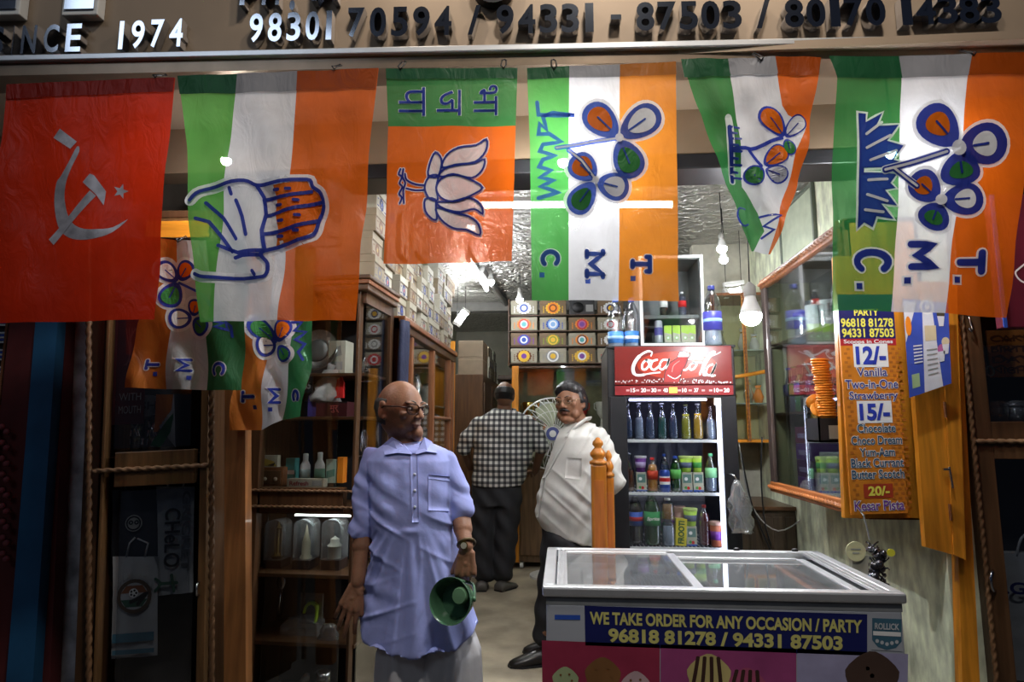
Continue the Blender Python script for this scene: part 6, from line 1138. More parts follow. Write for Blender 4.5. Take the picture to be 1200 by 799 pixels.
# holder with the stack of orange cones
P = atX(970, 518, RX - .085); cyb = P.y; t = thing('cone_holder', 'dark box holder fixed to the wall cabinet carrying the orange cones', 'holder', (RX - .085, cyb, P.z)); mb = MB(); mb.bx(-.06, .06, -.07, .07, 0, .008, BLACK); mb.bx(-.06, -.054, -.07, .07, 0, .10, BLACK); mb.bx(.054, .0625, -.07, .07, 0, .10, BLACK); mb.bx(-.06, .06, -.07, -.064, 0, .10, BLACK); mb.bx(-.06, .06, .064, .07, 0, .10, mat('tan_card', (.42, .35, .24))); mb.bx(-.055, .055, -.065, .065, .088, .094, BLACK); mb.build('box_body', t); mb = MB(); mb.bx(-.02, .045, -.0725, -.07, .015, .07, mat('foil_label', (.40, .38, .32), .3, .4)); mb.build('label', t)
mb = MB(); mb.tube([(.05, 0, .04), (.075, 0, .04), (.083, 0, .05)], .006, BLACK, 6); mb.build('bracket', t)
ORC = mat('wafer_orange', (.80, .27, .02), .6, var=.15, bump=.2); cm = MB(); cm.lathe([(.0235, 0), (.026, .006), (.034, .016), (.035, .020), (.033, .020), (.030, .012), (.022, .005), (.001, .004)], ORC, n=20); cm.lathe([(.0355, .014), (.0365, .018), (.0355, .021)], ORC, n=20)
c0 = cm.build('wafer_cup', smooth=True); zc0 = P.z + .0945
for k in range(23):
    o = c0 if k == 0 else c0.copy()
    if k: COL.objects.link(o)
    u = k / 22; o.location = (RX - .085 + .004 - .012 * u + .003 * math.sin(k * 1.7), cyb - .012 + .020 * u, zc0 + k * .0108); o.rotation_euler = (0, -.05 * u, k)
    tag(o, 'orange wafer cup in the tall leaning stack on the dark holder', 'wafer cup', 'orange wafer cups')
c1 = None
for k in range(4):
    o = c0.copy(); COL.objects.link(o); o.location = (RX - .105, cyb + .04 + .002 * k, zc0 + .036 + k * .009); o.rotation_euler = (math.radians(62), .2, k); o.location.z = zc0 + .034 + .012 * k; tag(o, 'orange wafer cup lying on its side at the foot of the leaning stack', 'wafer cup', 'orange wafer cups lying down')

# ---------------------------------------------------------------- boards on the right
class Sheet:
    """flat printed sheet given by its four corners, bilinear u,v with v up"""
    def __init__(s, T, tl, tr, br, bl, d): s.c = [T.q(*p, d) for p in (tl, tr, br, bl)]
    def p(s, u, v, off=0.0): tl, tr, br, bl = s.c; q = (bl * (1 - u) + br * u) * (1 - v) + (tl * (1 - u) + tr * u) * v; return Vector((q.x, q.y - off, q.z))
    def poly(s, mb, P, m, off=.0008): mb.add([s.p(u, v, off) for u, v in P], [tuple(range(len(P)))], m)
    def rect(s, mb, u0, v0, u1, v1, m, off=.0008): s.poly(mb, [(u0, v0), (u1, v0), (u1, v1), (u0, v1)], m, off)
    def slab(s, mb, m, th):
        f = [s.p(u, v) for u, v in ((0, 0), (1, 0), (1, 1), (0, 1))]; b = [q + Vector((0, th, 0)) for q in f]; mb.add(f + b, [(0, 1, 2, 3), (7, 6, 5, 4), (0, 4, 5, 1), (1, 5, 6, 2), (2, 6, 7, 3), (3, 7, 4, 0)], m)
    def disc(s, mb, u, v, ru, rv, m, off=.001, n=24): s.poly(mb, [(u + ru * math.cos(2 * PI * k / n), v + rv * math.sin(2 * PI * k / n)) for k in range(n)], m, off)
    def stroke(s, mb, P, w, m, off=.001, asp=1.0):
        for quad in ribbon([(u, v * asp) for u, v in P], w): s.poly(mb, [(a, b / asp) for a, b in quad], m, off)
    def text(s, mb, string, u0, v0, u1, v1, m, bold=.03, halo=None, off=.0012, hw=.06, shear=0):
        base, _ = glyphs(string, bold, 0, shear); lo, hi = base[:, :2].min(0), base[:, :2].max(0)
        for mm, bo, of in ([(halo, bold + hw, off)] if halo else []) + [(m, bold, off + .0006)]:
            V, Fc = glyphs(string, bo, 0, shear); mb.add([s.p(u0 + (a - lo[0]) / (hi[0] - lo[0]) * (u1 - u0), v0 + (b - lo[1]) / (hi[1] - lo[1]) * (v1 - v0), of) for a, b, _ in V], Fc, mm)
t = On(R, 1030, 605, .03, 'teak_board', 'plain teak board fixed upright behind the ice cream price list', 'board'); sh = Sheet(t, (978, 300), (1066, 300), (1082, 607), (990, 607), .03); mb = MB(); sh.slab(mb, TEAK, .03); t.part('board', mb); mb = MB(); q = t.q(1076, 540, .03); mb.cyl((q.x, q.y - .012, q.z), (q.x, q.y, q.z), .006, STEEL, n=10); t.part('screw', mb)
t = On(R, 1030, 603, .0, 'price_board', 'tall orange ice cream price list with blue lettering and large white prices', 'price list'); sh = Sheet(t, (981, 345), (1046, 345), (1064, 601), (998, 603), .0); mb = MB()
WAF = mat('waffle_orange_print', (.60, .20, .02), .4, var=.2); sh.slab(mb, WAF, .012); Vp = lambda py: (603 - py) / 258.0
sh.rect(mb, 0, Vp(399), 1, 1, NAVY); sh.rect(mb, 0, Vp(407), 1, Vp(399), mat('banner_red', (.42, .02, .03), .4))
DOT = mat('waffle_dark_print', (.42, .13, .02), .45)
for i in range(9):
    for j in range(36):
        if i > 5 or i < 1: u = .05 + i * .115 + (.05 if j % 2 else 0); v = .02 + j * .0205; sh.rect(mb, u, v, u + .06, v + .011, DOT, .0008)
for s, py0, py1, u0, u1 in (('PARTY', 363, 371, .28, .72), ('96818 81278', 374, 385, .03, .97), ('94331 87503', 386.5, 397.5, .04, .97)): sh.text(mb, s, u0, Vp(py1), u1, Vp(py0), YEL, .03)
sh.text(mb, 'Scoops in Cones', .06, Vp(406), .94, Vp(400), WHT, .02)
DB_ = mat('navy_lettering', (.035, .03, .22), .45)
for py0, py1, s in ((405, 433, '12/-'), (473, 499, '15/-')): sh.rect(mb, .22, Vp(py1), .84, Vp(py0), WHT, .0012); sh.text(mb, s, .26, Vp(py1 - 3), .80, Vp(py0 + 3), mat('royal_lettering', (.03, .05, .40), .45), .04, off=.0018)
for s, py0, py1, u0, u1, m in (('Vanilla', 434, 444, .26, .80, DB_), ('Two-in-One', 448, 458.5, .04, .98, DB_), ('Strawberry', 462, 474, .10, .96, DB_), ('Chocolate', 500, 510, .20, .88, mat('teal_navy_lettering', (.02, .07, .14), .45)), ('Choco Dream', 514, 524, .08, .98, mat('teal_navy_lettering', (.02, .07, .14))), ('Yum-Aam', 528, 537.5, .22, .84, mat('teal_navy_lettering', (.02, .07, .14))), ('Black Currant', 540, 550, .05, .98, mat('teal_navy_lettering', (.02, .07, .14))), ('Butter Scotch', 553, 563, .05, .98, mat('teal_navy_lettering', (.02, .07, .14))), ('Kesar Pista', 588, 599, .06, .94, PURP)): sh.text(mb, s, u0, Vp(py1), u1, Vp(py0), m, .012, WHT, hw=.045)
sh.rect(mb, .24, Vp(585), .76, Vp(569), mat('price_tab_red', (.40, .05, .02), .4), .0012); sh.text(mb, '20/-', .32, Vp(582.5), .70, Vp(571.5), YEL, .04, off=.0018)
t.part('board', mb)
# blue poster
t = On(R, 1090, 466, -.09, 'poster', 'blue and white ice cream menu poster pinned before the teak shutters', 'poster'); sh = Sheet(t, (1058, 350), (1111, 355), (1115, 449), (1066, 466), -.09); mb = MB(); PB = mat('poster_blue', (.05, .09, .45), .4); sh.slab(mb, PB, .0015)
sh.poly(mb, [(.42, 1), (.62, 1), (.80, 0), (.36, 0)], mat('poster_white', (.68, .69, .75), .45)); sh.poly(mb, [(.0, .98), (.0, .55), (.30, .98)], mat('poster_white', (.68, .69, .75))); sh.poly(mb, [(.05, .35), (.34, 0.0), (.1, 0.0), (.02, .02)], PB)
sh.disc(mb, .52, .93, .16, .085, WHT); sh.disc(mb, .52, .93, .11, .06, PB, .0014); sh.disc(mb, .52, .93, .06, .03, WHT, .0018)
for u, v, m in ((.82, .86, mat('dark_scoop_print', (.06, .05, .03))), (.80, .44, mat('mauve_print', (.45, .12, .30))), (.90, .52, mat('cream_scoop_print', (.65, .55, .35)))): sh.disc(mb, u, v, .09, .055, m, .0012); sh.poly(mb, [(u - .08, v - .03), (u + .08, v - .03), (u + .05, v - .15), (u - .05, v - .15)], mat('poster_white', (.68, .69, .75)), .0016)
sh.rect(mb, .44, .55, .70, .72, mat('cream_scoop_print', (.65, .55, .35)), .0014); sh.rect(mb, .08, .08, .26, .22, mat('pale_green_print', (.35, .5, .25)), .0014); sh.disc(mb, .08, .72, .07, .10, ORGP, .0014)
for k in range(6): sh.rect(mb, .16, .50 - k * .035, .36, .515 - k * .035, mat('poster_white', (.68, .69, .75)), .0014); sh.rect(mb, .46, .44 - k * .055, .70, .455 - k * .055, GREYC, .0016)
t.part('sheet', mb)
# teak shutters: two hinged leaves and the tall post
t = On(R, 1097, 650, 0, 'teak_shutter', 'bright teak folding shutter of two hinged leaves above the stained wall', 'shutter'); mb = MB(); sh = Sheet(t, (1062, 330), (1100, 330), (1117, 650), (1085, 641), -.038); sh.slab(mb, TEAK, .03); t.part('leaf', mb); mb = MB(); sh2 = Sheet(t, (1101, 330), (1121, 330), (1132, 656), (1118, 650), -.042); sh2.slab(mb, TEAK, .03); t.part('leaf', mb)
mb = MB(); q = t.q(1112, 556, -.046); mb.cyl((q.x, q.y - .006, q.z + .03), (q.x + .006, q.y - .006, q.z - .05), .004, STEEL, n=8); mb.cyl((q.x - .022, q.y - .005, q.z + .02), (q.x + .002, q.y - .005, q.z + .02), .005, STEEL, n=8); t.part('bolt', mb)
for py in (480, 600): mb = MB(); q = t.q(1107 + (py - 480) * .05, py, -.046); mb.cyl((q.x, q.y - .003, q.z - .03), (q.x, q.y - .003, q.z + .03), .005, REDW, n=8); t.part('hinge', mb)
o = slab('teak_post', 'tall teak post between the stained wall and the dark right-hand display cabinet', 'post', [(1113, 330), (1124, 330), (1152, 870), (1130, 870)], 0, .045, TEAK, R); o['label'] = 'tall teak post between the stained wall and the dark cabinet with the chrome handle'
# ---------------------------------------------------------------- right display cabinet
RC = Plane(2.76, -4)
t = On(RC, 1190, 860, 0, 'display_cabinet', 'dark brown display cabinet with a chrome C handle at the picture edge', 'cabinet'); t.root['label'] = 'dark brown rope-moulded cabinet with a chrome handle beside the teak post'
def frr(mb, x0, y0, x1, y1, d0, d1, m, bev=.003): fr(t, mb, x0, y0, x1, y1, d0, d1, m, bev)
mb = MB(); xa, xb_ = t.q(1147, 600).x, t.q(1172, 600).x; q0 = t.q(1147, 860).z; qt = t.q(1147, 200).z; xc = xb_ + .30
def zq(py): return t.q(1180, py).z
mb.bx(xa, xb_, 0, .05, q0, qt, BROWN, .003); mb.bx(xc, xc + .07, 0, .05, q0, qt, BROWN, .003); mb.bx(xb_, xc, 0, .05, zq(538), zq(494), BROWN, .003); mb.bx(xb_, xc, 0, .05, q0, q0 + .07, BROWN, .003); mb.bx(xa, xa + .02, .05, .27, q0, qt, BROWN); mb.bx(xa, xc + .07, .25, .27, q0, qt, DARKBACK); mb.bx(xa + .02, xc, .05, .25, zq(494) - .02, zq(494), BROWN); mb.bx(xa, xc + .07, .0, .27, qt, qt + .02, BROWN); mb.bx(xc + .05, xc + .07, .05, .25, q0, qt, BROWN); mb.bx(xa + .02, xc, .05, .25, q0 + .05, q0 + .07, BROWN); t.part('carcass', mb)
mb = MB(); rope(mb, (xa + .002, -.006, q0), (xa + .002, -.006, qt), .0095); t.part('rope_moulding', mb, True); mb = MB(); rope(mb, (xa + .01, -.006, zq(517)), (xc, -.006, zq(517)), .010, mat('light_rope_wood', (.20, .115, .06))); t.part('cross_moulding', mb, True)
for z0_, z1_ in ((zq(494), qt), (q0 + .07, zq(538))): mb = MB(); mb.bx(xb_, xc, .02, .025, z0_, z1_, GLASSD if z1_ < 0 or True else GLASS); t.part('pane', mb)
mb = MB(); q = t.q(1158, 680); mb.tube([q + Vector(v) for v in ((.02, 0, .036), (.004, -.02, .034), (-.004, -.025, .015), (-.004, -.025, -.015), (.004, -.02, -.034), (.02, 0, -.036))], .0055, CHROME, 8); t.part('handle', mb, True)
mb = MB(); q = t.q(1139, 381); mb.tube([(xa + .025, 0, q.z + .04), (xa + .025, -.015, q.z + .03), (xa + .028, -.015, q.z), (xa + .03, -.02, q.z - .02), (xa + .02, -.03, q.z - .03), (xa + .012, -.025, q.z - .015)], .004, CHROME, 8); t.part('hook', mb, True)
rc = RC.ang; zS = RC.p(1180, 494, .15).z + .0015
def inR(px, d=.14, z=None): p = RC.w(px, 494, d); p.z = zS if z is None else z; return p
for px, lb, m, w in ((1172, 'clear moulded container nearest the handle stile on the cabinet shelf', PLAST, .07), (1192, 'clear moulded container beside the frame edge on the cabinet shelf', PLAST, .08)):
    tt = thing('clear_container', lb, 'container', inR(px), rc, 'clear containers in the dark cabinet'); mb = MB(); mb.lathe([(.001, 0), (w * .4, 0), (w * .5, .06)], clear('milky_case', (.90, .92, .93)), n=18); mb.build('tub', tt, smooth=True); mb = MB(); mb.lathe([(w * .52, .058), (w * .54, .066), (w * .35, .082), (.001, .085)], clear('milky_case', (.90, .92, .93)), n=18); mb.build('lid', tt, smooth=True)
pz_ = RC.p(1180, 442, .2).z; tt = thing('printed_board', 'small orange board with dark lettering hung inside the dark cabinet', 'board', inR(1187, .2, pz_), rc); mb = MB(); mb.bx(-.065, .12, 0, .012, 0, .20, mat('rust_orange_board', (.42, .14, .03), .5), .003); [mb.text(s, -.055, .10, .15 - k * .045, .178 - k * .045, -.001, mat('dark_rust_ink', (.10, .03, .01)), .02) for k, s in enumerate(('CAKE', 'BIRTH', 'DAY', 'NIGHT'))][:0]; mb.build('board', tt)
mb = MB()
for k in range(4): mb.strokeflat(spline([(-.05, .165 - k * .042), (-.02, .175 - k * .042), (.01, .155 - k * .042), (.05, .172 - k * .042), (.10, .160 - k * .042)], 4), .008, -.0012, mat('dark_rust_ink', (.10, .03, .01)))
mb.build('lettering', tt)
mb = MB(); mb.tube([(.0, .006, .20), (.01, .006, .26), (.02, .006, .30)], .002, BLACK, 5); mb.build('string', tt)
tt = thing('scissors', 'grey scissors hanging beside the orange board in the dark cabinet', 'scissors', inR(1161, .12, RC.p(1161, 436, .12).z), rc); mb = MB(); mb.tube([(0, 0, .02), (-.004, 0, .07), (-.006, 0, .16)], [.006, .008, .003], STEEL, 6, flat=.4); mb.tube([(.006, .004, .02), (.0, .004, .07), (-.002, .004, .155)], [.006, .008, .003], STEEL, 6, flat=.4); mb.build('blades', tt)
for dx in (-.012, .016): mb = MB(); mb.tube([(dx + .014 * math.cos(a), 0, .004 + .02 * math.sin(a)) for a in [2 * PI * j / 16 for j in range(16)]], .004, GREYC, 6, True); mb.build('finger_loop', tt, smooth=True)
tt = On(RC, 1200, 795, .10, 'carrier_bag', 'dim white carrier bag lettered GEL standing behind the chrome handle', 'bag'); a = tt.rect(1172, 650, 1262, 795, .10); mb = MB(); sh = []
for k in range(7): u = k / 6; z = a[2] + (a[3] - a[2]) * u; b = .05 * (1 - .75 * u); sh.append([Vector((a[0], 0, z)), Vector(((a[0] + a[1]) / 2, -b * .5, z + .004 * math.sin(9 * u))), Vector((a[1], 0, z)), Vector((a[1], b + .04, z)), Vector((a[0], b + .04, z))])
mb.loft(sh, BAGW); tt.part('bag_body', mb); mb = MB(); zz = tt.q(1190, 694, .10).z; mb.text('.GEL', a[0] + .03, a[0] + .19, zz, zz + .045, -.033, NAVY, .03); mb.flatpoly([(a[0] + .002, a[2]), (a[0] + .03, a[2]), (a[0] + .03, a[3] - .02), (a[0] + .002, a[3] - .02)], -.034, TEALP); mb.disc(a[0] + .16, tt.q(1190, 730, .1).z, .035, -.036, GREYC, 20); tt.part('print', mb)
mb = MB(); mb.tube(spline([(a[0] + .1, 0, a[3] - .01), (a[0] + .13, -.01, a[3] + .07), (a[0] + .22, -.01, a[3] + .07), (a[0] + .25, 0, a[3] - .01)], 5), .005, BAGW, 6); tt.part('bag_strap', mb, True)
# red sign board behind the large flag
t = On(Plane(2.38, 0), 1205, 380, 0, 'red_sign', 'dark red sign board with a white curved line behind the largest flag', 'sign'); a = t.rect(1176, 225, 1290, 384); mb = MB(); mb.bx(a[0], a[1], 0, .04, a[2], a[3], mat('dark_red_sign', (.11, .012, .025), .4), .004); q = t.q(1196, 320); mb.strokeflat(spline([(q.x + .04, q.z + .05), (q.x + .0, q.z + .02), (q.x - .018, q.z), (q.x + .0, q.z - .03), (q.x + .05, q.z - .05)], 5), .006, -.001, WHT); mb.bx(a[0], a[0] + .012, -.004, 0, a[2], a[3], BLUP); t.part('board', mb); mb = MB(); mb.cyl(((a[0] + a[1]) / 2, .02, a[3]), ((a[0] + a[1]) / 2, .02, zb1 - t.o.z + .02), .006, BLACK, n=8); t.part('hanger', mb)
# hanging trinkets under the price list
P = R.w(1012, 604, -.03); t = thing('trinket_bunch', 'bunch of tinsel and key cards hanging on a cord under the price list', 'trinkets', P); mb = MB(); mb.tube([(0, .02, .01), (0, 0, 0), (.01, 0, -.05), (.015, 0, -.09)], .003, GREYC, 6); mb.build('cord', t)
TIN = mat('dark_tinsel', (.16, .16, .18), .2, .9); mb = MB()
for k in range(60): a = rnd.uniform(0, 2 * PI); rr = rnd.uniform(.01, .05); z = -.09 - rnd.uniform(0, .17); p = Vector((.035 + rr * math.cos(a), .5 * rr * math.sin(a), z)); q = p + Vector((rnd.uniform(-.03, .03), rnd.uniform(-.015, .015), rnd.uniform(-.04, .01))); mb.tube([p, (p + q) / 2 + Vector((.006, 0, .004)), q], .003, TIN, 4)
for k in range(14): a = rnd.uniform(0, 2 * PI); rr = rnd.uniform(.0, .035); mb.ell((.035 + rr * math.cos(a), .4 * rr * math.sin(a), -.10 - rnd.uniform(0, .15)), rnd.uniform(.012, .02), TIN, None, 10, 7)
mb.build('tinsel', t, smooth=True)
mb = MB(); mb.cyl((-.05, -.03, -.128), (-.05, -.026, -.128), .036, mat('pale_yellow_card', (.62, .58, .34), .5), n=26); mb.strokeflat([(-.068, -.120), (-.034, -.120)], .004, -.031, GREYC); mb.strokeflat([(-.062, -.134), (-.04, -.134)], .004, -.031, GREYC); mb.build('round_card', t)
mb = MB(); mb.box((-.035, -.02, -.185), (.06, .003, .09), CARD, rotm(0, 6, 0), .001); mb.box((-.03, -.0225, -.222), (.058, .002, .02), mat('pale_blue_print', (.3, .5, .8)), rotm(0, 6, 0)); mb.build('white_card', t); mb = MB(); mb.cyl((.075, -.035, -.13), (.075, -.03, -.13), .014, mat('smiley_yellow', (.65, .62, .05), .5), n=20); mb.build('yellow_disc', t)

# ---------------------------------------------------------------- chest freezer
Y0f = 2.2; ZTf = atY(850, 691, Y0f - .012).z; Y1f = atZ(800, 643, ZTf).y - .012; X0, X1 = atZ(635, 690, ZTf).x + .012, atZ(1067, 697, ZTf).x - .012
t = On(Plane(Y0f, 0), 848, 900, 0, 'chest_freezer', 'white chest freezer with sliding glass lids and a navy order banner', 'freezer', z=-.2); ox = t.o.x; x0, x1 = X0 - ox, X1 - ox; D = Y1f - Y0f; H = ZTf + .2
FW = mat('freezer_white', (.40, .42, .47), .35, var=.06, scale=4); LIN = mat('freezer_liner', (.40, .41, .42), .5)
mb = MB(); mb.bx(x0, x1, 0, .05, 0.04, H - .055, FW, .008); mb.bx(x0, x1, D - .05, D, .04, H - .055, FW, .008); mb.bx(x0, x0 + .05, .05, D - .05, .04, H - .06, FW); mb.bx(x1 - .05, x1, .05, D - .05, .04, H - .06, FW); mb.bx(x0 + .05, x1 - .05, .05, D - .05, .1, .30, LIN); mb.bx(x0 + .05, x1 - .05, .05, D - .05, .04, .10, FW)
t.part('body', mb)
for x in (x0 + .08, x1 - .08):
    for y in (.08, D - .08): mb = MB(); mb.cyl((x, y, 0), (x, y, .05), .025, BLACK, n=12); t.part('foot', mb)
mb = MB(); e = .012
mb.bx(x0 - e, x1 + e, -e, .028, H - .034, H, ALU, .008); mb.bx(x0 - e, x1 + e, D - .03, D + e, H - .034, H, ALU, .006); mb.bx(x0 - e, x0 + .03, .02, D, H - .034, H, ALU, .006); mb.bx(x1 - .03, x1 + e, .02, D, H - .034, H, ALU, .006); mb.bx(x0, x1, .0, .03, H - .06, H - .03, mat('grey_gasket', (.22, .23, .24), .5)); mb.bx(x0, x1, D - .03, D, H - .06, H - .03, mat('grey_gasket', (.22, .23, .24))); mb.bx(x0, x0 + .03, .03, D - .03, H - .06, H - .03, mat('grey_gasket', (.22, .23, .24))); mb.bx(x1 - .03, x1, .03, D - .03, H - .06, H - .03, mat('grey_gasket', (.22, .23, .24)))
for k in range(2): mb.bx(x1 - .05 - .018 * k, x1 - .038 - .018 * k, .02, D - .02, H - .012, H - .002, ALU, .002); mb.bx(x0 + .036 + .016 * k, x0 + .046 + .016 * k, .02, D - .02, H - .012, H - .002, ALU, .002)
t.part('rim', mb)
LG = clear('lid_glass', (.72, .75, .76), .16, .04, dirt=.10); xm = (x0 + x1) / 2 - .07
for nm, a, b, z in (('sliding_lid', x0 + .045, xm + .03, H - .006), ('sliding_lid', xm - .02, x1 - .07, H - .022)):
    mb = MB(); w = .026; mb.bx(a, b, .028, .028 + w, z - .014, z, ALU, .003); mb.bx(a, b, D - .03 - w, D - .03, z - .014, z, ALU, .003); mb.bx(a, a + w, .03, D - .03, z - .014, z, ALU, .003); mb.bx(b - w * 1.3, b, .03, D - .03, z - .014, z, ALU, .003); f_ = t.part(nm, mb); mb = MB(); mb.bx(a + w * .5, b - w * .5, .04, D - .04, z - .009, z - .004, LG); mb.build('lid_pane', f_)
for x in (xm + .3, x1 - .09): mb = MB(); mb.ell((x, D - .005, H + .004), (.014, .010, .008), BLACK); t.part('catch', mb, True)
# printed front
mb = MB(); sh = Sheet(t, (685, 709.5), (1016, 719.5), (1016, 768), (686, 756), 0.0); SO_ = .0015
sh.rect(mb, 0, 0, 1, 1, NAVY, SO_); sh.text(mb, 'WE TAKE ORDER FOR ANY OCCASION / PARTY', .018, .54, .982, .86, mat('banner_yellow', (.60, .56, .18), .45), .035, off=.0022); sh.text(mb, '96818 81278 / 94331 87503', .085, .10, .915, .46, mat('banner_yellow', (.60, .56, .18)), .04, off=.0022); t.part('banner', mb)
mb = MB(); a = Sheet(t, (650, 720), (680, 720.5), (680, 726), (650, 725.5), 0); a.rect(mb, 0, 0, 1, 1, BLUP, SO_); t.part('blue_label', mb)
def panel(nm, tl, tr, br, bl, m, f):
    mb = MB(); sh = Sheet(t, tl, tr, br, bl, 0); sh.rect(mb, 0, 0, 1, 1, m, SO_); f(mb, sh); t.part(nm, mb)
def scoop(mb, sh, u, v, r, m, asp, off=.002):
    n = 26; sh.poly(mb, [(u + r * (1 + .05 * math.sin(7 * a)) * math.cos(a), v + r * asp * (1 + .06 * math.sin(5 * a)) * math.sin(a)) for a in [2 * PI * k / n for k in range(n)]], m, off)
def fp1(mb, sh):
    for u, v, r, m in ((.20, .55, .11, mat('mint_scoop', (.38, .45, .24))), (.52, .62, .15, mat('cocoa_scoop', (.20, .09, .03))), (.80, .52, .12, mat('rose_cream_scoop', (.52, .36, .38)))): scoop(mb, sh, u, v, r, m, 1.35); scoop(mb, sh, u - r * .3, v - r * .9, r * .5, m, 1.3, .0024); [scoop(mb, sh, u + r * .5 * math.cos(k * 2.4), v + r * .8 * math.sin(k * 2.4), r * .09, mat('cocoa_scoop', (.20, .09, .03)), 1.3, .003) for k in range(4)]
panel('red_print', (635, 750), (773, 755), (773, 860), (636, 852), mat('crimson_print', (.30, .03, .07), .45), fp1)
def fp2(mb, sh):
    for u, v, r, m in ((.36, .66, .16, mat('vanilla_scoop', (.55, .45, .18))), (.64, .56, .13, mat('berry_scoop', (.40, .08, .16)))):
        scoop(mb, sh, u, v, r, m, 1.5)
        for k in range(4): sh.stroke(mb, [(u - r * .2 + .05 * k - .05, v + r * 1.3), (u - .10 + .06 * k, v + r * .2), (u - .12 + .07 * k, v - r * .8)], .028, mat('syrup_print', (.05, .02, .015)), .0028)
panel('pink_print', (774, 755), (933, 760), (933, 862), (774, 858), mat('magenta_print', (.33, .06, .19), .45), fp2)
def fp3(mb, sh): scoop(mb, sh, .68, .70, .24, mat('dark_choc_scoop', (.07, .04, .03)), 1.25); [scoop(mb, sh, .68 + .16 * math.cos(k * 2.1) * (k % 3) / 2, .72 + .2 * math.sin(k * 2.1) * (k % 3) / 2, .02, mat('pale_chip', (.25, .16, .12)), 1.2, .0026) for k in range(9)]
panel('lavender_print', (934, 760), (1064, 766), (1062, 862), (934, 862), mat('lavender_print', (.36, .34, .52), .45), fp3)
def fp4(mb, sh): sh.rect(mb, .02, .30, .98, .98, mat('badge_teal', (.05, .13, .19), .45), .002); sh.poly(mb, [(.02, .30), (.98, .30), (.8, .1), (.5, .02), (.2, .1)], mat('badge_teal', (.05, .13, .19)), .002); sh.rect(mb, .05, .45, .95, .58, WHT, .0026); sh.text(mb, 'ROLLICK', .10, .64, .90, .84, mat('pale_badge', (.5, .52, .55)), .03, off=.0026); [sh.disc(mb, .18 + .16 * k, .20 + .04 * abs(k - 2), .06, .06, mat('pale_badge', (.5, .52, .55)), .0026, 10) for k in range(5)]
panel('badge', (1021, 723), (1057, 724.5), (1057, 763), (1021, 761), FW, fp4)
# tubs stored inside
for k, (x, y, m) in enumerate(((.25, 2.5, mat('pink_tub', (.5, .25, .28))), (.45, 2.62, CARD), (.76, 2.50, mat('amber_tub', (.5, .33, .08))), (.95, 2.36, mat('mint_tub', (.35, .48, .36))))):
    cup_tub('ice_cream_tub', '%s ice cream tub stored under the freezer lids' % ('pink', 'white', 'amber', 'mint')[k], (x, y, .1015), .20, .085, .10, m, WHITEP, 'tubs in the freezer')
# ---------------------------------------------------------------- people
from mathutils.bvhtree import BVHTree
SKIN_O = mat('old_man_skin', (.24, .115, .065), .5, var=.18, scale=22, bump=.12, bscale=120); SKIN_W = mat('warm_brown_skin', (.19, .085, .045), .45, var=.12, scale=18); SKIN_C = mat('dark_brown_skin', (.12, .055, .03), .4, var=.12)
LIPS = mat('lip_brown', (.17, .07, .05), .5); EYEW = mat('eye_white', (.62, .58, .52), .25, var=.03); IRIS = mat('dark_iris', (.02, .012, .008), .15)
def remeshed(name, mb, voxel, parent, mats=None, smooth=2, fn=None, color=None):
    """union of overlapping shapes as one continuous skin"""
    me = bpy.data.meshes.new('tmp'); me.from_pydata(mb.v, [], mb.f); o = bpy.data.objects.new('tmp', me); COL.objects.link(o)
    m = o.modifiers.new('r', 'REMESH'); m.mode = 'VOXEL'; m.voxel_size = voxel; m.use_smooth_shade = True
    if smooth: s = o.modifiers.new('s', 'SMOOTH'); s.factor = .5; s.iterations = smooth
    bpy.context.view_layer.update(); me2 = bpy.data.meshes.new_from_object(o.evaluated_get(bpy.context.evaluated_depsgraph_get())); bpy.data.objects.remove(o); bpy.data.meshes.remove(me)
    me2.name = name; n = len(me2.vertices); co = np.empty(n * 3); me2.vertices.foreach_get('co', co); co = co.reshape(-1, 3)
    if fn is not None:
        nr = np.empty(n * 3); me2.vertices.foreach_get('normal', nr); co = fn(co, nr.reshape(-1, 3)); me2.vertices.foreach_set('co', co.ravel())
    me2.materials.clear()
    for k in (mats or mb.mats): me2.materials.append(k)
    if color is not None:
        fc = np.empty(len(me2.polygons) * 3); me2.polygons.foreach_get('center', fc); me2.polygons.foreach_set('material_index', color(fc.reshape(-1, 3)).astype(np.int32))
    else: me2.polygons.foreach_set('material_index', np.zeros(len(me2.polygons), np.int32))
    me2.polygons.foreach_set('use_smooth', [True] * len(me2.polygons)); me2.update()
    o = bpy.data.objects.new(name, me2); COL.objects.link(o)
    if parent is not None: o.parent = parent; KIDS.setdefault(parent.name, []).append(o)
    return o
def limb(mb, pts, rad, m):
    pts = [Vector(p) for p in pts]
    for i in range(len(pts) - 1): mb.cyl(pts[i], pts[i + 1], rad[i], m, rad[i + 1], 18)
    for p, r in zip(pts, rad): mb.ell(p, r, m, None, 18, 12)
def headpt(d, k=0.0):
    x, y, z = d; X, Y, Z = (.077 + k) * x, (.097 + k) * y, (.110 + k) * z
    if z < 0:
        t = -z; g = (max(0, 1 - t ** 3.2)) ** .5 / max(.02, (1 - t * t) ** .5) if t < .999 else 1; X *= g * (1 - .27 * t ** 1.4); Y *= g * ((1 - .50 * t) if y > 0 else (1 - .06 * t))
    elif y > 0: Y *= 1.05
    return Vector((X, Y, Z))
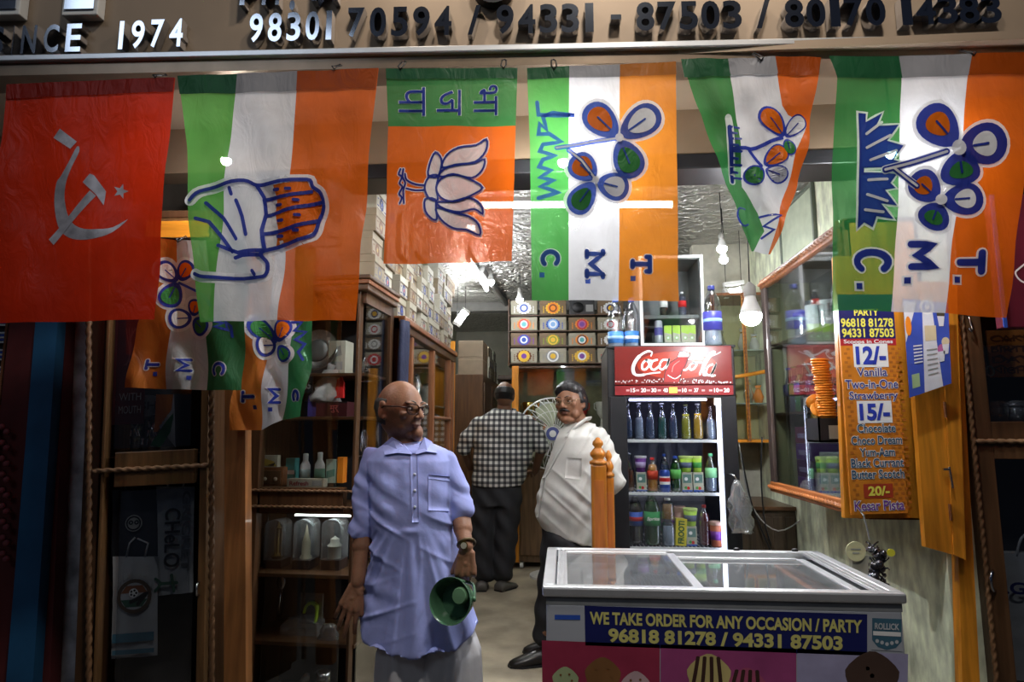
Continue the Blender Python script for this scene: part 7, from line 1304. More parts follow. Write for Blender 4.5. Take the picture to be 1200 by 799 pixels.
def head(mb, H, m, ears=True):
    """H: 4x4 head frame (x to the side, -y to the front, z up, origin mid-head)"""
    nu, nv = 40, 30; vs = []; fs = []
    for i in range(nv + 1):
        t = PI * i / nv
        for j in range(nu): a = 2 * PI * j / nu; vs.append(H @ headpt((math.sin(t) * math.cos(a), math.sin(t) * math.sin(a), math.cos(t))))
    for i in range(nv):
        for j in range(nu): fs.append((i * nu + j, (i + 1) * nu + j, (i + 1) * nu + (j + 1) % nu, i * nu + (j + 1) % nu))
    mb.add(vs, fs, m)
    R3 = H.to_3x3()
    def e(c, r, rot=None): mb.ell(H @ Vector(c), r, m, R3 @ (rot if rot else Matrix.Identity(3)), 14, 9)
    sc = R3.col[0].length
    mb.cyl(H @ Vector((0, -.088, .022)), H @ Vector((0, -.110, -.018)), .0085 * sc, m, .0115 * sc, 12); e((0, -.109, -.020), (.0125, .012, .0105)); e((-.0125, -.101, -.024), (.0085, .010, .0075)); e((.0125, -.101, -.024), (.0085, .010, .0075))
    for s in (-1, 1):
        e((s * .030, -.083, .029), (.026, .011, .0075)); e((s * .043, -.066, -.014), (.022, .015, .018)); e((s * .031, -.0865, .0175), (.017, .007, .0045)); e((s * .031, -.0855, -.004), (.016, .007, .0045)); e((s * .033, -.050, -.056), (.020, .020, .024))
        if ears: e((s * .077, .012, -.004), (.007, .020, .033), rotm(12, 0, s * -18)); e((s * .080, .016, .018), (.007, .014, .014)); e((s * .075, .004, -.030), (.007, .010, .010))
    e((0, -.084, -.046), (.026, .012, .009)); e((0, -.0915, -.0505), (.022, .007, .0048)); e((0, -.0895, -.0595), (.019, .0075, .0055)); e((0, -.064, -.088), (.022, .017, .015))
def lips_mask(H, extra=None):
    Hi = np.array(H.inverted())
    def f(C):
        L = np.c_[C, np.ones(len(C))] @ Hi.T; a = ((L[:, 0] / .023) ** 2 + ((L[:, 2] + .0555) / .0105) ** 2 < 1) & (L[:, 1] < -.084)
        return a.astype(int)
    return f
def face_bits(t, H, loc, brow, glasses=None, grey=False, eyes=True):
    L = Matrix.Translation(-Vector(loc)) @ H
    if eyes:
        for s in (-1, 1):
            mb = MB(); c = Vector((s * .031, -.0835, .0068)); mb.ell(L @ c, (.0125, .0075, .0062), EYEW, L.to_3x3(), 14, 9); mb.ell(L @ (c + Vector((0, -.0052, .0002))), (.0055, .003, .0055), IRIS, L.to_3x3(), 12, 8); mb.build('eye', t, smooth=True)
            mb = MB(); mb.tube([L @ Vector((s * x, y, z)) for x, y, z in ((.012, -.0925, .030), (.028, -.092, .036), (.044, -.080, .034), (.052, -.070, .028))], [.0018, .0028, .0025, .0012], brow, 7); mb.build('eyebrow', t, smooth=True)
    if glasses:
        fm, th, rx, rz = glasses; mb = MB()
        for s in (-1, 1):
            mb.tube([L @ Vector((s * (.034 + rx * math.copysign(abs(math.cos(a)) ** .7, math.cos(a))), -.104 + .012 * (abs(.034 + rx * math.cos(a)) / .06) ** 2, .006 + rz * math.copysign(abs(math.sin(a)) ** .8, math.sin(a)))) for a in [2 * PI * j / 26 for j in range(26)]], th, fm, 6, True)
            mb.tube([L @ Vector(v) for v in ((s * (.034 + rx), -.094, .012), (s * .080, -.060, .014), (s * .083, .0, .012), (s * .082, .022, .0))], th * 1.1, fm, 6)
        mb.tube([L @ Vector(v) for v in ((-.034 + rx, -.104, .012), (0, -.110, .016), (.034 - rx, -.104, .012))], th, fm, 6)
        g = mb.build('eyeglasses', t, smooth=True); mb = MB()
        for s in (-1, 1): mb.add([L @ Vector((s * .034 + rx * .95 * math.cos(a), -.1035 + .008 * (abs(s * .034 + rx * math.cos(a)) / .06) ** 2, .006 + rz * .95 * math.sin(a))) for a in [2 * PI * j / 20 for j in range(20)]], [tuple(range(20))], clear('spectacle_lens', (.93, .93, .92), .08, .03))
        mb.build('lenses', g)
def hair(t, H, loc, m, mask, thick=.012, name='hair'):
    """shell over the scalp that dips under the skin where mask is 0"""
    L = Matrix.Translation(-Vector(loc)) @ H; nu, nv = 60, 44; vs = []; fs = []; r_ = random.Random(5)
    for i in range(nv + 1):
        tt = PI * i / nv
        for j in range(nu):
            a = 2 * PI * j / nu; d = (math.sin(tt) * math.cos(a), math.sin(tt) * math.sin(a), math.cos(tt)); w = max(0, min(1, mask(*d))); w = w * w * (3 - 2 * w)
            vs.append(L @ headpt(d, -.006 + w * (thick + .006) + (w > .3) * r_.uniform(-.0022, .0022)))
    for i in range(nv):
        for j in range(nu): fs.append((i * nu + j, (i + 1) * nu + j, (i + 1) * nu + (j + 1) % nu, i * nu + (j + 1) % nu))
    mb = MB(); mb.add(vs, fs, m); return mb.build(name, t, smooth=True)
def hand(mb, Wp, f, n, th, m, curl=(20, 25, 20), fan=5.0, s=1.0, thumb=(.62, .62, .2), curls=None):
    """wrist, forward axis, palm normal, thumb-side axis; five fingers of different lengths, bent towards the palm"""
    Wp = Vector(Wp); f = Vector(f).normalized(); th = Vector(th); th = (th - f * th.dot(f)).normalized(); nn = f.cross(th).normalized(); nn = nn if nn.dot(Vector(n)) > 0 else -nn
    K = []
    for i, (lat, fo) in enumerate(((.031, .083), (.0105, .088), (-.0105, .085), (-.030, .077))):
        k = Wp + (f * fo + th * lat) * s; K.append(k); b = Wp + (f * .012 + th * lat * .62) * s
        mb.cyl(b, k, .0125 * s, m, .0118 * s, 12); mb.ell(k, .0118 * s, m, None, 12, 8); mb.ell(b, .0135 * s, m, None, 12, 8)
    mb.ell(Wp + f * .048 * s, (.014 * s,) * 3, m)
    for i in range(3): mb.cyl(Wp + f * .02 * s, (K[i] + K[i + 1]) / 2 - f * .006 * s, .012 * s, m, .011 * s, 10)
    for i, (ln, lat) in enumerate(zip(((.043, .026, .021), (.048, .029, .022), (.044, .027, .021), (.034, .020, .019)), (1.4, .4, -.5, -1.5))):
        a = math.radians(fan * lat); d = (f * math.cos(a) + th * math.sin(a)).normalized(); p = K[i]; r = (.0098, .0100, .0096, .0086)[i] * s; ang = 0; cc = curls[i] if curls else curl
        for j in range(3):
            ang += math.radians(cc[j]); q = p + (d * math.cos(ang) + nn * math.sin(ang)) * ln[j] * s; r2 = r * .93; mb.cyl(p, q, r, m, r2, 12); mb.ell(q, r2, m, None, 12, 8); mb.ell(p, r * 1.05, m, None, 12, 8); p, r = q, r2
    b = Wp + (f * .026 + th * .022) * s; d = (f * thumb[0] + th * thumb[1] + nn * thumb[2]).normalized(); q = b + d * .040 * s; d2 = (d + f * .25).normalized(); e = q + d2 * .032 * s
    mb.cyl(Wp + f * .012 * s, b, .014 * s, m, .0145 * s, 12); mb.ell(b, .0145 * s, m, None, 12, 8); mb.cyl(b, q, .0135 * s, m, .0112 * s, 12); mb.ell(q, .0112 * s, m, None, 12, 8); mb.cyl(q, e, .0110 * s, m, .0090 * s, 12); mb.ell(e, .0092 * s, m, None, 12, 8)
def ringz(o, py, xl, xr, hd, Y, dy=0.0, n=28, sq=.8, zf=None):
    """elliptic clothing ring between two measured silhouette points"""
    a, b = atY(xl, py, Y), atY(xr, py, Y); c = (a + b) / 2; rx = (b - a).length / 2; R_ = []
    for k in range(n):
        t = 2 * PI * k / n; ct, st = math.cos(t), math.sin(t); R_.append(Vector((c.x + rx * math.copysign(abs(ct) ** sq, ct), Y + dy + hd * math.copysign(abs(st) ** sq, st), c.z + (zf(ct, st) if zf else 0))))
    return R_
class Cloth:
    """finds points on a garment's surface along the photograph's rays, for its pockets, plackets and buttons"""
    def __init__(s, o, loc): s.loc = Vector(loc); me = o.data; s.b = BVHTree.FromPolygons([v.co for v in me.vertices], [tuple(p.vertices) for p in me.polygons])
    def hit(s, px, py, off=.002):
        d = ray(px, py).normalized(); r = s.b.ray_cast(CAM - s.loc, d)
        return (r[0] + r[1] * off) if r[0] is not None else None
    def patch(s, mb, quad, m, nx=6, ny=8, off=.003, th=.003):
        tl, tr, br, bl = quad; F_ = []; B_ = []
        for j in range(ny + 1):
            for i in range(nx + 1):
                u, v = i / nx, j / ny; x = (tl[0] * (1 - u) + tr[0] * u) * (1 - v) + (bl[0] * (1 - u) + br[0] * u) * v; y = (tl[1] * (1 - u) + tr[1] * u) * (1 - v) + (bl[1] * (1 - u) + br[1] * u) * v
                h = s.hit(x, y, off)
                if h is None: return False
                F_.append(h); B_.append(s.hit(x, y, off - th - .004))
        N_ = len(F_); fs = []; W1 = nx + 1
        for j in range(ny):
            for i in range(nx): k = j * W1 + i; fs.append((k, k + 1, k + W1 + 1, k + W1)); fs.append((N_ + k, N_ + k + W1, N_ + k + W1 + 1, N_ + k + 1))
        rim = [i for i in range(W1)] + [j * W1 + nx for j in range(1, ny + 1)] + [ny * W1 + i for i in range(nx - 1, -1, -1)] + [j * W1 for j in range(ny - 1, 0, -1)]
        for a, b in zip(rim, rim[1:] + rim[:1]): fs.append((a, b, N_ + b, N_ + a))
        mb.add(F_ + B_, fs, m); return True
def hframe(c, yaw, s, pitch=0, roll=0): return Matrix.Translation(c) @ (Euler((math.radians(pitch), math.radians(roll), 0)).to_matrix().to_4x4() if False else (Matrix.Rotation(math.radians(yaw), 4, 'Z') @ Matrix.Rotation(math.radians(roll), 4, 'Y') @ Matrix.Rotation(math.radians(pitch), 4, 'X'))) @ Matrix.Scale(s, 4)
def local(mb, loc): mb.v = [(x - loc[0], y - loc[1], z - loc[2]) for x, y, z in mb.v]; return mb
def shoe(t, heel, toe, m, loc, w=.042, hgt=.055, name='shoe'):
    heel, toe = Vector(heel), Vector(toe); d = toe - heel; L = d.length; d.normalize(); s = Vector((-d.y, d.x, 0)); mb = MB(); rings = []
    for u, ww, hh in ((-.03, .6, .75), (.0, .9, 1.0), (.12, 1.0, 1.15), (.3, .92, 1.1), (.5, 1.0, .9), (.72, 1.1, .68), (.9, .92, .5), (1.0, .55, .36), (1.03, .2, .2)):
        c = heel + d * L * u; R_ = []
        for k in range(14):
            a = 2 * PI * k / 14; zz = math.sin(a); R_.append(c + s * (w * ww * math.cos(a)) + Vector((0, 0, hgt * hh * (.5 + .5 * zz) if zz > -.2 else .0)))
        rings.append(R_)
    mb.loft(rings, m); o = local(mb, loc).build(name, t, smooth=True); mb = MB()
    mb.loft([[heel + d * L * (u - .03) * 1.02 + s * (w * 1.06 * ww * sg) + Vector((0, 0, z)) for u, ww, sg in ((0, .75, 1), (.3, .95, 1), (.75, 1.1, 1), (1.02, .6, 1), (1.06, 0, 1), (1.02, .6, -1), (.75, 1.1, -1), (.3, .95, -1), (0, .75, -1))] for z in (0.001, .012)], BLACK); local(mb, loc).build('sole', o)

# ---- the old man in blue, standing at the shop front
YO = 2.42; P = lambda px, py, dy=0.0: atY(px, py, YO + dy)
loc = Vector((P(500, 700).x, YO, -.2)); t = thing('person', 'elderly man in spectacles, blue kurta and white dhoti holding a green mug', 'person', loc)
H = hframe(P(468, 480, .0), 62, 1.0, 4, 0)
mb = MB(); head(mb, H, SKIN_O)
limb(mb, [P(468, 497, .012), P(474, 524, .03)], [.050, .055], SKIN_O)
mb.ell(P(489, 507, -.02), (.022, .03, .03), SKIN_O)
limb(mb, [P(478, 526, .03), P(484, 600, .04), P(488, 690, .04)], [.07, .095, .10], SKIN_O); limb(mb, [P(446, 540, .03), P(476, 534, .03), P(514, 542, .03)], [.036, .05, .036], SKIN_O)
limb(mb, [P(441, 543, .03), P(429, 605, .03), P(419, 682, -.04)], [.034, .035, .0255], SKIN_O); limb(mb, [P(428, 610, .03), P(424, 640, .0)], [.036, .037], SKIN_O)
hand(mb, P(418.5, 685, -.045), (-.30, -.22, -1), (0, 1, -.25), (1, .1, -.1), SKIN_O, curls=((16, 14, 10), (8, 12, 10), (14, 16, 12), (22, 22, 14)), fan=8, s=.98, thumb=(.85, .42, .12))
limb(mb, [P(521, 545, .03), P(538, 598, .025), P(546, 640, -.06)], [.034, .034, .0265], SKIN_O); limb(mb, [P(540, 604, .02), P(543, 620, -.02)], [.035, .034], SKIN_O)
hand(mb, P(547, 644, -.065), (-.05, -.10, -1), (0, 1, 0), (-1, .0, 0), SKIN_O, curls=((55, 75, 45), (60, 80, 50), (62, 82, 50), (66, 84, 50)), fan=2, s=.98, thumb=(.80, .45, .45))
for px in (466, 534): limb(mb, [P(484 + (px - 500) * .5, 700, .04), Vector((P(px, 700).x, YO + .03, .22)), Vector((P(px, 700).x, YO + .03, -.10))], [.085, .055, .038], SKIN_O); limb(mb, [Vector((P(px, 700).x, YO + .05, -.16)), Vector((P(px, 700).x + .01, YO - .10, -.178))], [.036, .022], SKIN_O)
remeshed('body', local(mb, loc), .0032, t, [SKIN_O, LIPS], 2, color=lips_mask(Matrix.Translation(-loc) @ H))
GHAIR = mat('grey_black_hair', (.035, .033, .03), .6, var=.4, scale=60, bump=.5, bscale=150, stretch=(1, 1, .3))
hair(t, H, loc, GHAIR, lambda x, y, z: min((y + .12) * 4, (.50 - z) * 4, (z + .62) * 5, 1) * (1 if abs(x) > .2 or y > 0 else 0), .006)
face_bits(t, H, loc, mat('grey_brow', (.10, .09, .08), .7), (mat('tortoise_frame', (.035, .012, .008), .25), .0026, .026, .0185))
KURTA = mat('blue_cotton', (.32, .36, .70), .75, var=.06, scale=5, bump=.25, bscale=22, spec=.2)
mb = MB(); rows_k = [(517, 458, 496, .055, .03), (521, 448, 508, .075, .03), (527, 438, 521, .098, .03), (540, 430, 530, .112, .03), (565, 433, 528, .120, .025), (595, 434, 528, .122, .02), (625, 436, 530, .122, .02), (660, 434, 540, .125, .02), (700, 427, 551, .13, .02), (735, 420, 559, .135, .02), (758, 418, 562, .137, .02)]
rings = [ringz(None, py, a, b, hd, YO, dy, zf=(lambda c, s, k=(i - 7) / 3: .085 * max(0, k) * abs(c) ** 3) if i > 7 else None) for i, (py, a, b, hd, dy) in enumerate(rows_k)]
mb.loft(list(reversed(rings)), KURTA)
limb(mb, [P(437, 537, .03), P(428, 575, .03), P(429, 606, .025)], [.044, .053, .049], KURTA); limb(mb, [P(429, 604, .025), P(427, 616, .02)], [.054, .054], KURTA)
limb(mb, [P(523, 541, .03), P(534, 572, .03), P(538, 590, .025)], [.044, .047, .044], KURTA); limb(mb, [P(538, 588, .025), P(540, 599, .015)], [.048, .048], KURTA)
x0k, z0k = P(487, 618).x - loc.x, P(487, 618).z - loc.z
def kfold(co, nr):
    x, y, z = co[:, 0] - x0k, co[:, 1], co[:, 2] - z0k; front = np.clip(-(y - .0) * 12 + .3, 0, 1)
    below = np.clip(-z * 7, 0, 1); ang = x / (.14 - np.minimum(z, 0) * .9)
    d = .0135 * below * (np.sin(ang * 17 + 1.0) * .6 + np.sin(ang * 31 + .5 + z * 4) * .4) * (1 - .25 * front)
    rg_ = lambda a, p: (1 - np.abs(np.sin(a))) ** p
    d += .021 * below * (rg_(ang * 7.3 + .7, 3) * .6 + rg_(ang * 4.1 - z * 2 + 2.2, 4) * .7) * np.clip(1.25 + z * 1.4, .25, 1) - .006 * below
    d += .013 * rg_((x * .55 + z) * 26 + .8, 4) * np.clip(1 - np.abs(z + .02) * 5.5, 0, 1) * np.clip(np.abs(x - .02) * 9, 0, 1) + .011 * rg_((z - x * .35) * 30 + 1.1, 4) * np.clip(1 - np.abs(z + .27) * 8, 0, 1) * np.clip(.35 - x * 6, 0, 1)
    d += .0040 * np.sin((x * 1.3 + z * 2.2) * 34) * np.clip(1 - np.abs(z - .10) * 5, 0, 1) * np.clip(np.abs(x) * 10, 0, 1)
    d += .0050 * np.sin(z * 75 + x * 22) * np.clip(1 - np.abs(z + .22) * 9, 0, 1) * np.clip(-x * 8, 0, 1) + .0035 * np.sin(z * 60 + 70 * x + 1.5 * np.sin(z * 40)) * np.clip(np.abs(x) * 18 - 2.4, 0, 1) * np.clip(z * 8 + .6, 0, 1) + .004 * np.sin(ang * 9 + 2) * np.clip(z * 9, 0, 1) * np.clip(1.3 - z * 4, 0, 1)
    r = np.hypot(x, z); d += .006 * np.exp(-((z + .0) / .012) ** 2) * np.exp(-(x / .03) ** 2) * front
    return co + nr * d[:, None]
ko = remeshed('kurta', local(mb, loc), .0055, t, [KURTA], 3, kfold); ck = Cloth(ko, loc)
KSEAM = mat('blue_cotton_seam', (.27, .31, .62), .75, bump=.2)
mb = MB(); ck.patch(mb, ((481, 531), (489, 531), (491, 612), (483, 612)), KURTA, 3, 14, .003, .003); mb.build('placket', ko, smooth=True)
mb = MB(); ck.patch(mb, ((502, 556), (526, 558), (526, 599), (502, 598)), KURTA, 6, 8, .003, .002); mb.build('pocket', ko, smooth=True); mb = MB(); ck.patch(mb, ((502, 556), (526, 558), (526, 563), (502, 561)), KSEAM, 6, 2, .0045, .003); mb.build('pocket_flap', ko, smooth=True)
for py in (556, 575, 594):
    h = ck.hit(486, py, .005)
    if h: mb = MB(); mb.ell(h, (.0055, .003, .0055), mat('pearl_button', (.55, .57, .66), .3), None, 12, 8); mb.build('button', ko, smooth=True)
for pts in ([(459, 512), (449, 524), (452, 534), (467, 531), (483, 533), (474, 523)], [(497, 512), (505, 520), (511, 532), (500, 530), (487, 533), (491, 523)]):
    V_, _f = fill2d([[(x, -y) for x, y in pts]]); mb = MB(); fr_ = []
    for (x, y) in pts:
        h = ck.hit(x, y, .009); fr_.append(h if h is not None else P(x, y, -.05) - loc)
    cen = sum(fr_, Vector()) / len(fr_); fr_ = [f_ if (f_ - cen).length < .09 else Vector((f_.x, cen.y, f_.z)) for f_ in fr_]; n = len(fr_); mb.add(fr_ + [f_ + Vector((0, .006, 0)) for f_ in fr_], [tuple(range(n)), tuple(reversed(range(n, 2 * n)))] + [(i, (i + 1) % n, n + (i + 1) % n, n + i) for i in range(n)], KURTA); mb.build('collar', ko)
DHOTI = mat('white_dhoti_cotton', (.56, .55, .57), .8, var=.06, bump=.3, bscale=16)
mb = MB()
for (xa, xb_, dy) in ((441, 510, .03), (494, 563, .02)):
    rg = []
    for k, py in enumerate((735, 765, 800, 850, 885)):
        sp = (-12, 0, 2, 0, -6)[k]; R_ = ringz(None, py, xa - sp, xb_ + sp, .10, YO, dy, 48, 1.0); c = sum(R_, Vector()) / 48
        rg.append([c + (v - c) * (1 + .075 * math.sin(i * 2 * PI * 7 / 48 + .3 * k + xa) + .03 * math.sin(i * 2 * PI * 13 / 48)) for i, v in enumerate(R_)])
    mb.loft(list(reversed(rg)), DHOTI)
remeshed('dhoti', local(mb, loc), .006, t, [DHOTI], 1)
mb = MB(); c = P(546.5, 637, -.055) - loc; ax = (P(546, 640, -.06) - P(540, 604, .02)).normalized(); Bm = basis(ax); mb.tube([c + Bm @ Vector((.030 * math.cos(a), .030 * math.sin(a), 0)) for a in [2 * PI * j / 22 for j in range(22)]], .006, mat('watch_strap', (.10, .07, .03), .35, .5), 7, True); w_ = mb.build('wrist_watch', t, smooth=True); mb = MB(); mb.cyl(c + Vector((-.004, -.030, 0)), c + Vector((-.004, -.038, 0)), .014, GOLD, n=18); mb.cyl(c + Vector((-.004, -.038, 0)), c + Vector((-.004, -.0385, 0)), .011, mat('watch_dial', (.5, .48, .4), .3), n=18); mb.build('watch_face', w_)
# green mug in his hand
GENA = mat('green_enamel', (.055, .135, .075), .22, var=.15, coat=.3); gl = P(528, 704, -.195); t2 = thing('mug', 'dark green mug with a lidded side cup, held by its handle by the man in blue', 'mug', gl)
t2['label'] = 'dark green handled mug tipped towards the viewer in the hand of the man in blue'
Bm = basis((-.30, -1, .16)); r = .074
mb = MB(); mb.lathe([(.001, -.065), (r * .74, -.063), (r * .82, -.055), (r * .95, -.02), (r, .0), (r * 1.04, .004), (r * 1.03, .008), (r * .97, .004), (r * .90, -.02), (r * .76, -.052), (.001, -.056)], GENA, n=32, B=Bm); mb.build('mug_body', t2, smooth=True, auto=50)
mb = MB(); mb.lathe([(.001, .014), (.024, .013), (.028, .006), (.028, -.005), (.024, -.05), (.001, -.052)], mat('pale_green_enamel', (.11, .22, .12), .25), (.034, -.004, .018), 24, Bm); mb.build('inner_cup', t2, smooth=True, auto=50)
hp = [P(543, 684, -.10) - gl, P(549, 676, -.055) - gl, P(554, 680, -.03) - gl, P(553, 692, -.05) - gl, P(549, 704, -.09) - gl]
mb = MB(); mb.tube(spline([Bm @ Vector((r * .5, r * .86, -.01)), P(534, 678, -.07) - gl, P(545, 681, -.035) - gl, P(555, 686, -.05) - gl, Bm @ Vector((r * .98, r * .1, -.03))], 6), .008, GENA, 8, flat=.7); mb.build('handle', t2, smooth=True)

# ---- man in the white shirt, turned to the side, looking at the street
YW = 3.88; P = lambda px, py, dy=0.0: atY(px, py, YW + dy)
loc = Vector((P(650, 700).x, YW, 0.0)); t = thing('person', 'stout man in white shirt and black trousers glancing back beside the newel post', 'person', loc)
H = hframe(P(668.5, 472, -.02), -27, 1.04, 2, -4)
mb = MB(); head(mb, H, SKIN_W)
for s in (-1, 1): mb.ell(H @ Vector((s * .045, -.045, -.068)), (.025, .030, .028), SKIN_W)
mb.ell(H @ Vector((0, -.055, -.095)), (.045, .04, .025), SKIN_W)
limb(mb, [P(673, 488, .01), P(681, 508, .03)], [.062, .070], SKIN_W); limb(mb, [P(682, 512, .02), P(672, 570, .0), P(668, 620, .0)], [.10, .15, .14], SKIN_W)
limb(mb, [P(700, 522, -.10), P(716, 572, -.12), P(697, 590, -.14)], [.055, .043, .031], SKIN_W)
hand(mb, P(695, 590, -.14), (-1, -.05, -.02), (0, 1, -.2), (0, 0, 1), SKIN_W, curls=((60, 75, 50), (62, 78, 50), (64, 80, 50), (66, 80, 50)), fan=1, thumb=(.8, .3, .4))
limb(mb, [P(672, 522, .16), P(668, 575, .18), P(656, 620, .16)], [.05, .042, .03], SKIN_W); hand(mb, P(655, 624, .16), (-.2, -.1, -1), (1, 0, 0), (-.3, -1, 0), SKIN_W, curls=((25, 30, 20),) * 4)
for a, b in (((668, 630, -.07), (640, 738, -.10)), ((668, 630, .07), (652, 728, .08))): limb(mb, [P(*a), (P(*a) + P(*b)) / 2, P(*b)], [.09, .065, .045], SKIN_W)
remeshed('body', local(mb, loc), .0045, t, [SKIN_W, LIPS], 2, color=lips_mask(Matrix.Translation(-loc) @ H))
BHAIR = mat('black_hair', (.008, .007, .008), .35, var=.3, scale=50, bump=.5, bscale=90, stretch=(1, 1, .3))
hair(t, H, loc, BHAIR, lambda x, y, z: max(min((z - .46 - .10 * math.sin(3 * x + 1) + .30 * max(0, y + .2) + .10 * abs(x)) * 3.4, 1 + .0 * x), min((y - .02) * 3.5, (z + .55) * 4, .8), min((abs(x) - .80) * 6, (y + .30) * 5, (z + .15) * 4, .55)), .022)
face_bits(t, H, loc, BHAIR, (mat('thin_gold_frame', (.25, .18, .10), .25, .8), .0014, .024, .016))
L = Matrix.Translation(-loc) @ H; mb = MB(); mb.tube([L @ Vector(v) for v in ((-.030, -.082, -.050), (-.018, -.098, -.041), (0, -.103, -.037), (.018, -.098, -.041), (.030, -.082, -.050))], [.003, .0065, .0062, .0065, .003], BHAIR, 8); mb.build('moustache', t, smooth=True)
WSH = mat('white_shirt_cotton', (.50, .485, .45), .75, var=.05, bump=.25, bscale=14, spec=.2)
mb = MB(); rg = []
for i, (py, a, b, hd, dy) in enumerate([(496, 664, 695, .075, .03), (502, 657, 704, .13, .02), (512, 652, 711, .18, .0), (530, 646, 714, .20, .0), (555, 637, 714, .20, .0), (578, 630, 713, .21, .0), (598, 627, 711, .21, .0), (614, 628, 706, .20, .0), (626, 634, 702, .195, .0)]):
    rg.append(ringz(None, py, a, b, hd, YW, dy, 32, .9, zf=(lambda c, s: -.055 * (c + .2)) if i >= 7 else None))
mb.loft(list(reversed(rg)), WSH); limb(mb, [P(699, 516, -.09), P(712, 545, -.115), P(716, 563, -.12)], [.078, .078, .075], WSH); limb(mb, [P(672, 516, .13), P(668, 560, .17)], [.075, .07], WSH)
def wfold(co, nr):
    x, y, z = co[:, 0], co[:, 1], co[:, 2]; rg_ = lambda a, p: (1 - np.abs(np.sin(a))) ** p; d = .014 * rg_((z + x * .9) * 21 + 3 * y, 4) * np.clip((1.12 - z) * 5, 0, 1) * np.clip((z - .70) * 6, 0, 1) * np.clip((x + .12) * 6, .15, 1) + .012 * rg_((z - x * 1.6) * 17, 4) * np.clip((x + .05) * 6, 0, 1) * np.clip((z - 1.0) * 6, 0, 1) + .006 * np.sin((x * .8 + z) * 55 + 9 * y) * np.clip((1.15 - z) * 3, 0, 1) * np.clip((z - .72) * 6, .2, 1) + .005 * np.sin((z * 1.0 - x * 1.4) * 42 + 2) * np.clip((x - .02) * 6, 0, 1); return co + nr * d[:, None]
so = remeshed('shirt', local(mb, loc), .007, t, [WSH], 3, wfold); cs_ = Cloth(so, loc)
mb = MB(); cs_.patch(mb, ((663, 512), (666, 512), (640, 560), (636, 560)), WSH, 2, 12, .004, .003); cs_.patch(mb, ((636, 560), (640, 560), (632, 606), (629, 606)), WSH, 2, 10, .004, .003); mb.build('placket', so, smooth=True) if mb.v else None
Lc = P(680, 500, -.03) - loc
mb = MB(); mb.tube([P(661, 516, -.10) - loc, P(667, 506, -.115) - loc, P(677, 498, -.105) - loc, P(687, 491, -.06) - loc, P(692, 490, .0) - loc], [.012, .017, .019, .018, .014], WSH, 8, flat=.45); mb.build('collar', so, smooth=True)
mb = MB(); cs_.patch(mb, ((664, 536), (682, 537), (681, 562), (662, 560)), WSH, 5, 6, .003, .002); mb.build('pocket', so, smooth=True) if mb.v else None
TRB = mat('black_trouser_cloth', (.012, .012, .015), .7, var=.15, bump=.3, bscale=14)
mb = MB(); mb.loft(list(reversed([ringz(None, py, a, b, hd, YW, 0, 28, 1.0) for py, a, b, hd in ((600, 636, 704, .16), (625, 634, 702, .17), (650, 634, 698, .17))])), TRB)
for a, m_, b, dy in (((660, 636), (648, 690), (638, 742), -.08), ((672, 636), (664, 690), (654, 736), .08)): limb(mb, [P(*a, dy), P(*m_, dy), P(*b, dy)], [.125, .092, .066], TRB)
remeshed('trousers', local(mb, loc), .008, t, [TRB], 3, lambda co, nr: co + nr * (.006 * np.sin(co[:, 2] * 38 + co[:, 0] * 30))[:, None])
LEA = mat('black_leather', (.015, .013, .012), .3, var=.2); q = P(637, 742, -.09); shoe(t, (q.x + .03, YW - .10, .0), (q.x - .185, YW - .16, .0), LEA, loc, .046, .075); q = P(652, 736, .08); shoe(t, (q.x + .02, YW + .10, .0), (q.x - .19, YW + .07, .0), LEA, loc, .046, .075)

# ---- man in the checked shirt, from behind
YC = 5.42; P = lambda px, py, dy=0.0: atY(px, py, YC + dy)
loc = Vector((P(582, 600).x, YC, 0.0)); t = thing('person', 'man in black and white checked shirt seen from behind near the fan', 'person', loc)
H = hframe(P(591.5, 462.5, -.02), 172, 1.0, 8, 0)
mb = MB(); head(mb, H, SKIN_C); limb(mb, [P(591, 474, .0), P(591, 488, .0)], [.060, .068], SKIN_C); limb(mb, [P(590, 494), P(584, 530), P(582, 566)], [.11, .13, .13], SKIN_C)
limb(mb, [P(560, 496, .0), P(545, 527, .03), P(551, 548, .22)], [.055, .043, .03], SKIN_C); hand(mb, P(552, 549, .23), (.3, 1, 0), (0, 0, -1), (1, 0, 0), SKIN_C)
limb(mb, [P(622, 496, .0), P(634, 528, .02), P(627, 552, .16)], [.055, .043, .03], SKIN_C); hand(mb, P(626, 553, .17), (-.3, 1, 0), (0, 0, -1), (-1, 0, 0), SKIN_C)
for a, b in (((570, 570), (567, 668)), ((594, 570), (589, 668))): limb(mb, [P(*a), P((a[0] + b[0]) / 2, 620), P(*b)], [.095, .065, .045], SKIN_C)
remeshed('body', local(mb, loc), .005, t, [SKIN_C], 2)
hair(t, H, loc, BHAIR, lambda x, y, z: min((.62 - z) * 5, (z + .55) * 4, max((y + .05) * 5, (abs(x) - .7) * 6), 1), .008)
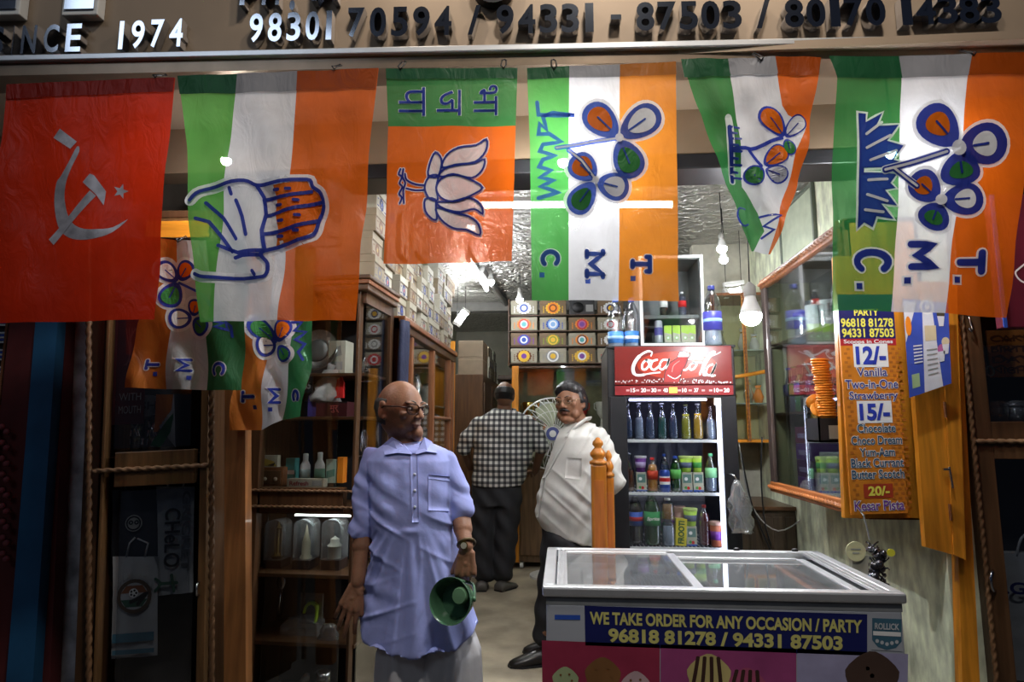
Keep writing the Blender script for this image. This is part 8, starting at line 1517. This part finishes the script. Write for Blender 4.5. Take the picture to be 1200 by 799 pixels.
def checks():
    m = bpy.data.materials.new('black_white_checks'); m.use_nodes = True; nt = m.node_tree; N = nt.nodes; L = nt.links; b = N['Principled BSDF']; b.inputs['Roughness'].default_value = .8
    tc = N.new('ShaderNodeTexCoord'); sp = N.new('ShaderNodeSeparateXYZ'); L.new(tc.outputs['Object'], sp.inputs[0]); outs = []
    for ax in ('X', 'Z'):
        a = N.new('ShaderNodeMath'); a.operation = 'MULTIPLY'; a.inputs[1].default_value = 1 / .046; L.new(sp.outputs[ax], a.inputs[0]); f_ = N.new('ShaderNodeMath'); f_.operation = 'FRACT'; L.new(a.outputs[0], f_.inputs[0]); g = N.new('ShaderNodeMath'); g.operation = 'GREATER_THAN'; g.inputs[1].default_value = .52; L.new(f_.outputs[0], g.inputs[0]); outs.append(g)
    s = N.new('ShaderNodeMath'); s.operation = 'ADD'; L.new(outs[0].outputs[0], s.inputs[0]); L.new(outs[1].outputs[0], s.inputs[1]); h = N.new('ShaderNodeMath'); h.operation = 'MULTIPLY'; h.inputs[1].default_value = .5; L.new(s.outputs[0], h.inputs[0])
    cr = N.new('ShaderNodeValToRGB'); cr.color_ramp.interpolation = 'CONSTANT'; cr.color_ramp.elements[0].color = (.58, .57, .52, 1); cr.color_ramp.elements[1].position = .75; cr.color_ramp.elements[1].color = (.015, .015, .018, 1); e = cr.color_ramp.elements.new(.25); e.color = (.12, .12, .12, 1); L.new(h.outputs[0], cr.inputs[0]); L.new(cr.outputs[0], b.inputs['Base Color']); return m
CHK = checks(); mb = MB(); mb.loft(list(reversed([ringz(None, py, a, b, hd, YC, 0, 30, .85) for py, a, b, hd in ((480, 579, 604, .08), (485, 567, 614, .11), (492, 558, 624, .135), (510, 555, 627, .15), (535, 555, 624, .16), (555, 554, 617, .16), (569, 553, 613, .155))])), CHK)
limb(mb, [P(562, 496), P(549, 512, .01), P(544, 524, .02)], [.062, .068, .066], CHK); limb(mb, [P(620, 496), P(631, 512, .01), P(634, 524, .01)], [.062, .068, .066], CHK)
so = remeshed('shirt', local(mb, loc), .009, t, [CHK], 3, lambda co, nr: co + nr * (.006 * np.sin(co[:, 2] * 40 + co[:, 0] * 14))[:, None])
mb = MB(); mb.tube([P(590.5 + 13 * math.cos(a), 481 - 1.5 * math.sin(a), .085 * math.sin(a)) - loc for a in [2 * PI * j / 20 for j in range(20)]], .014, CHK, 8, True); mb.build('collar', so, smooth=True)
TRG = mat('charcoal_trouser_cloth', (.022, .022, .026), .7, var=.15, bump=.3, bscale=14); mb = MB(); mb.loft(list(reversed([ringz(None, py, a, b, .14, YC, 0, 28, 1.0) for py, a, b in ((558, 556, 612), (575, 552, 612), (592, 551, 610))])), TRG)
for a, m_, b in (((567, 585), (567, 630), (568, 670)), ((595, 585), (592, 630), (589, 669))): limb(mb, [P(*a), P(*m_), P(*b)], [.118, .102, .090], TRG)
remeshed('trousers', local(mb, loc), .009, t, [TRG], 3, lambda co, nr: co + nr * (.007 * np.sin(co[:, 2] * 34 + co[:, 0] * 40))[:, None])
GSH = mat('grey_brown_leather', (.10, .09, .08), .4); q = P(566, 675); shoe(t, (q.x, YC - .09, 0), (q.x - .03, YC + .17, 0), GSH, loc, .05, .07); q = P(588, 675); shoe(t, (q.x - .02, YC - .07, 0), (q.x + .10, YC + .12, 0), GSH, loc, .05, .07)
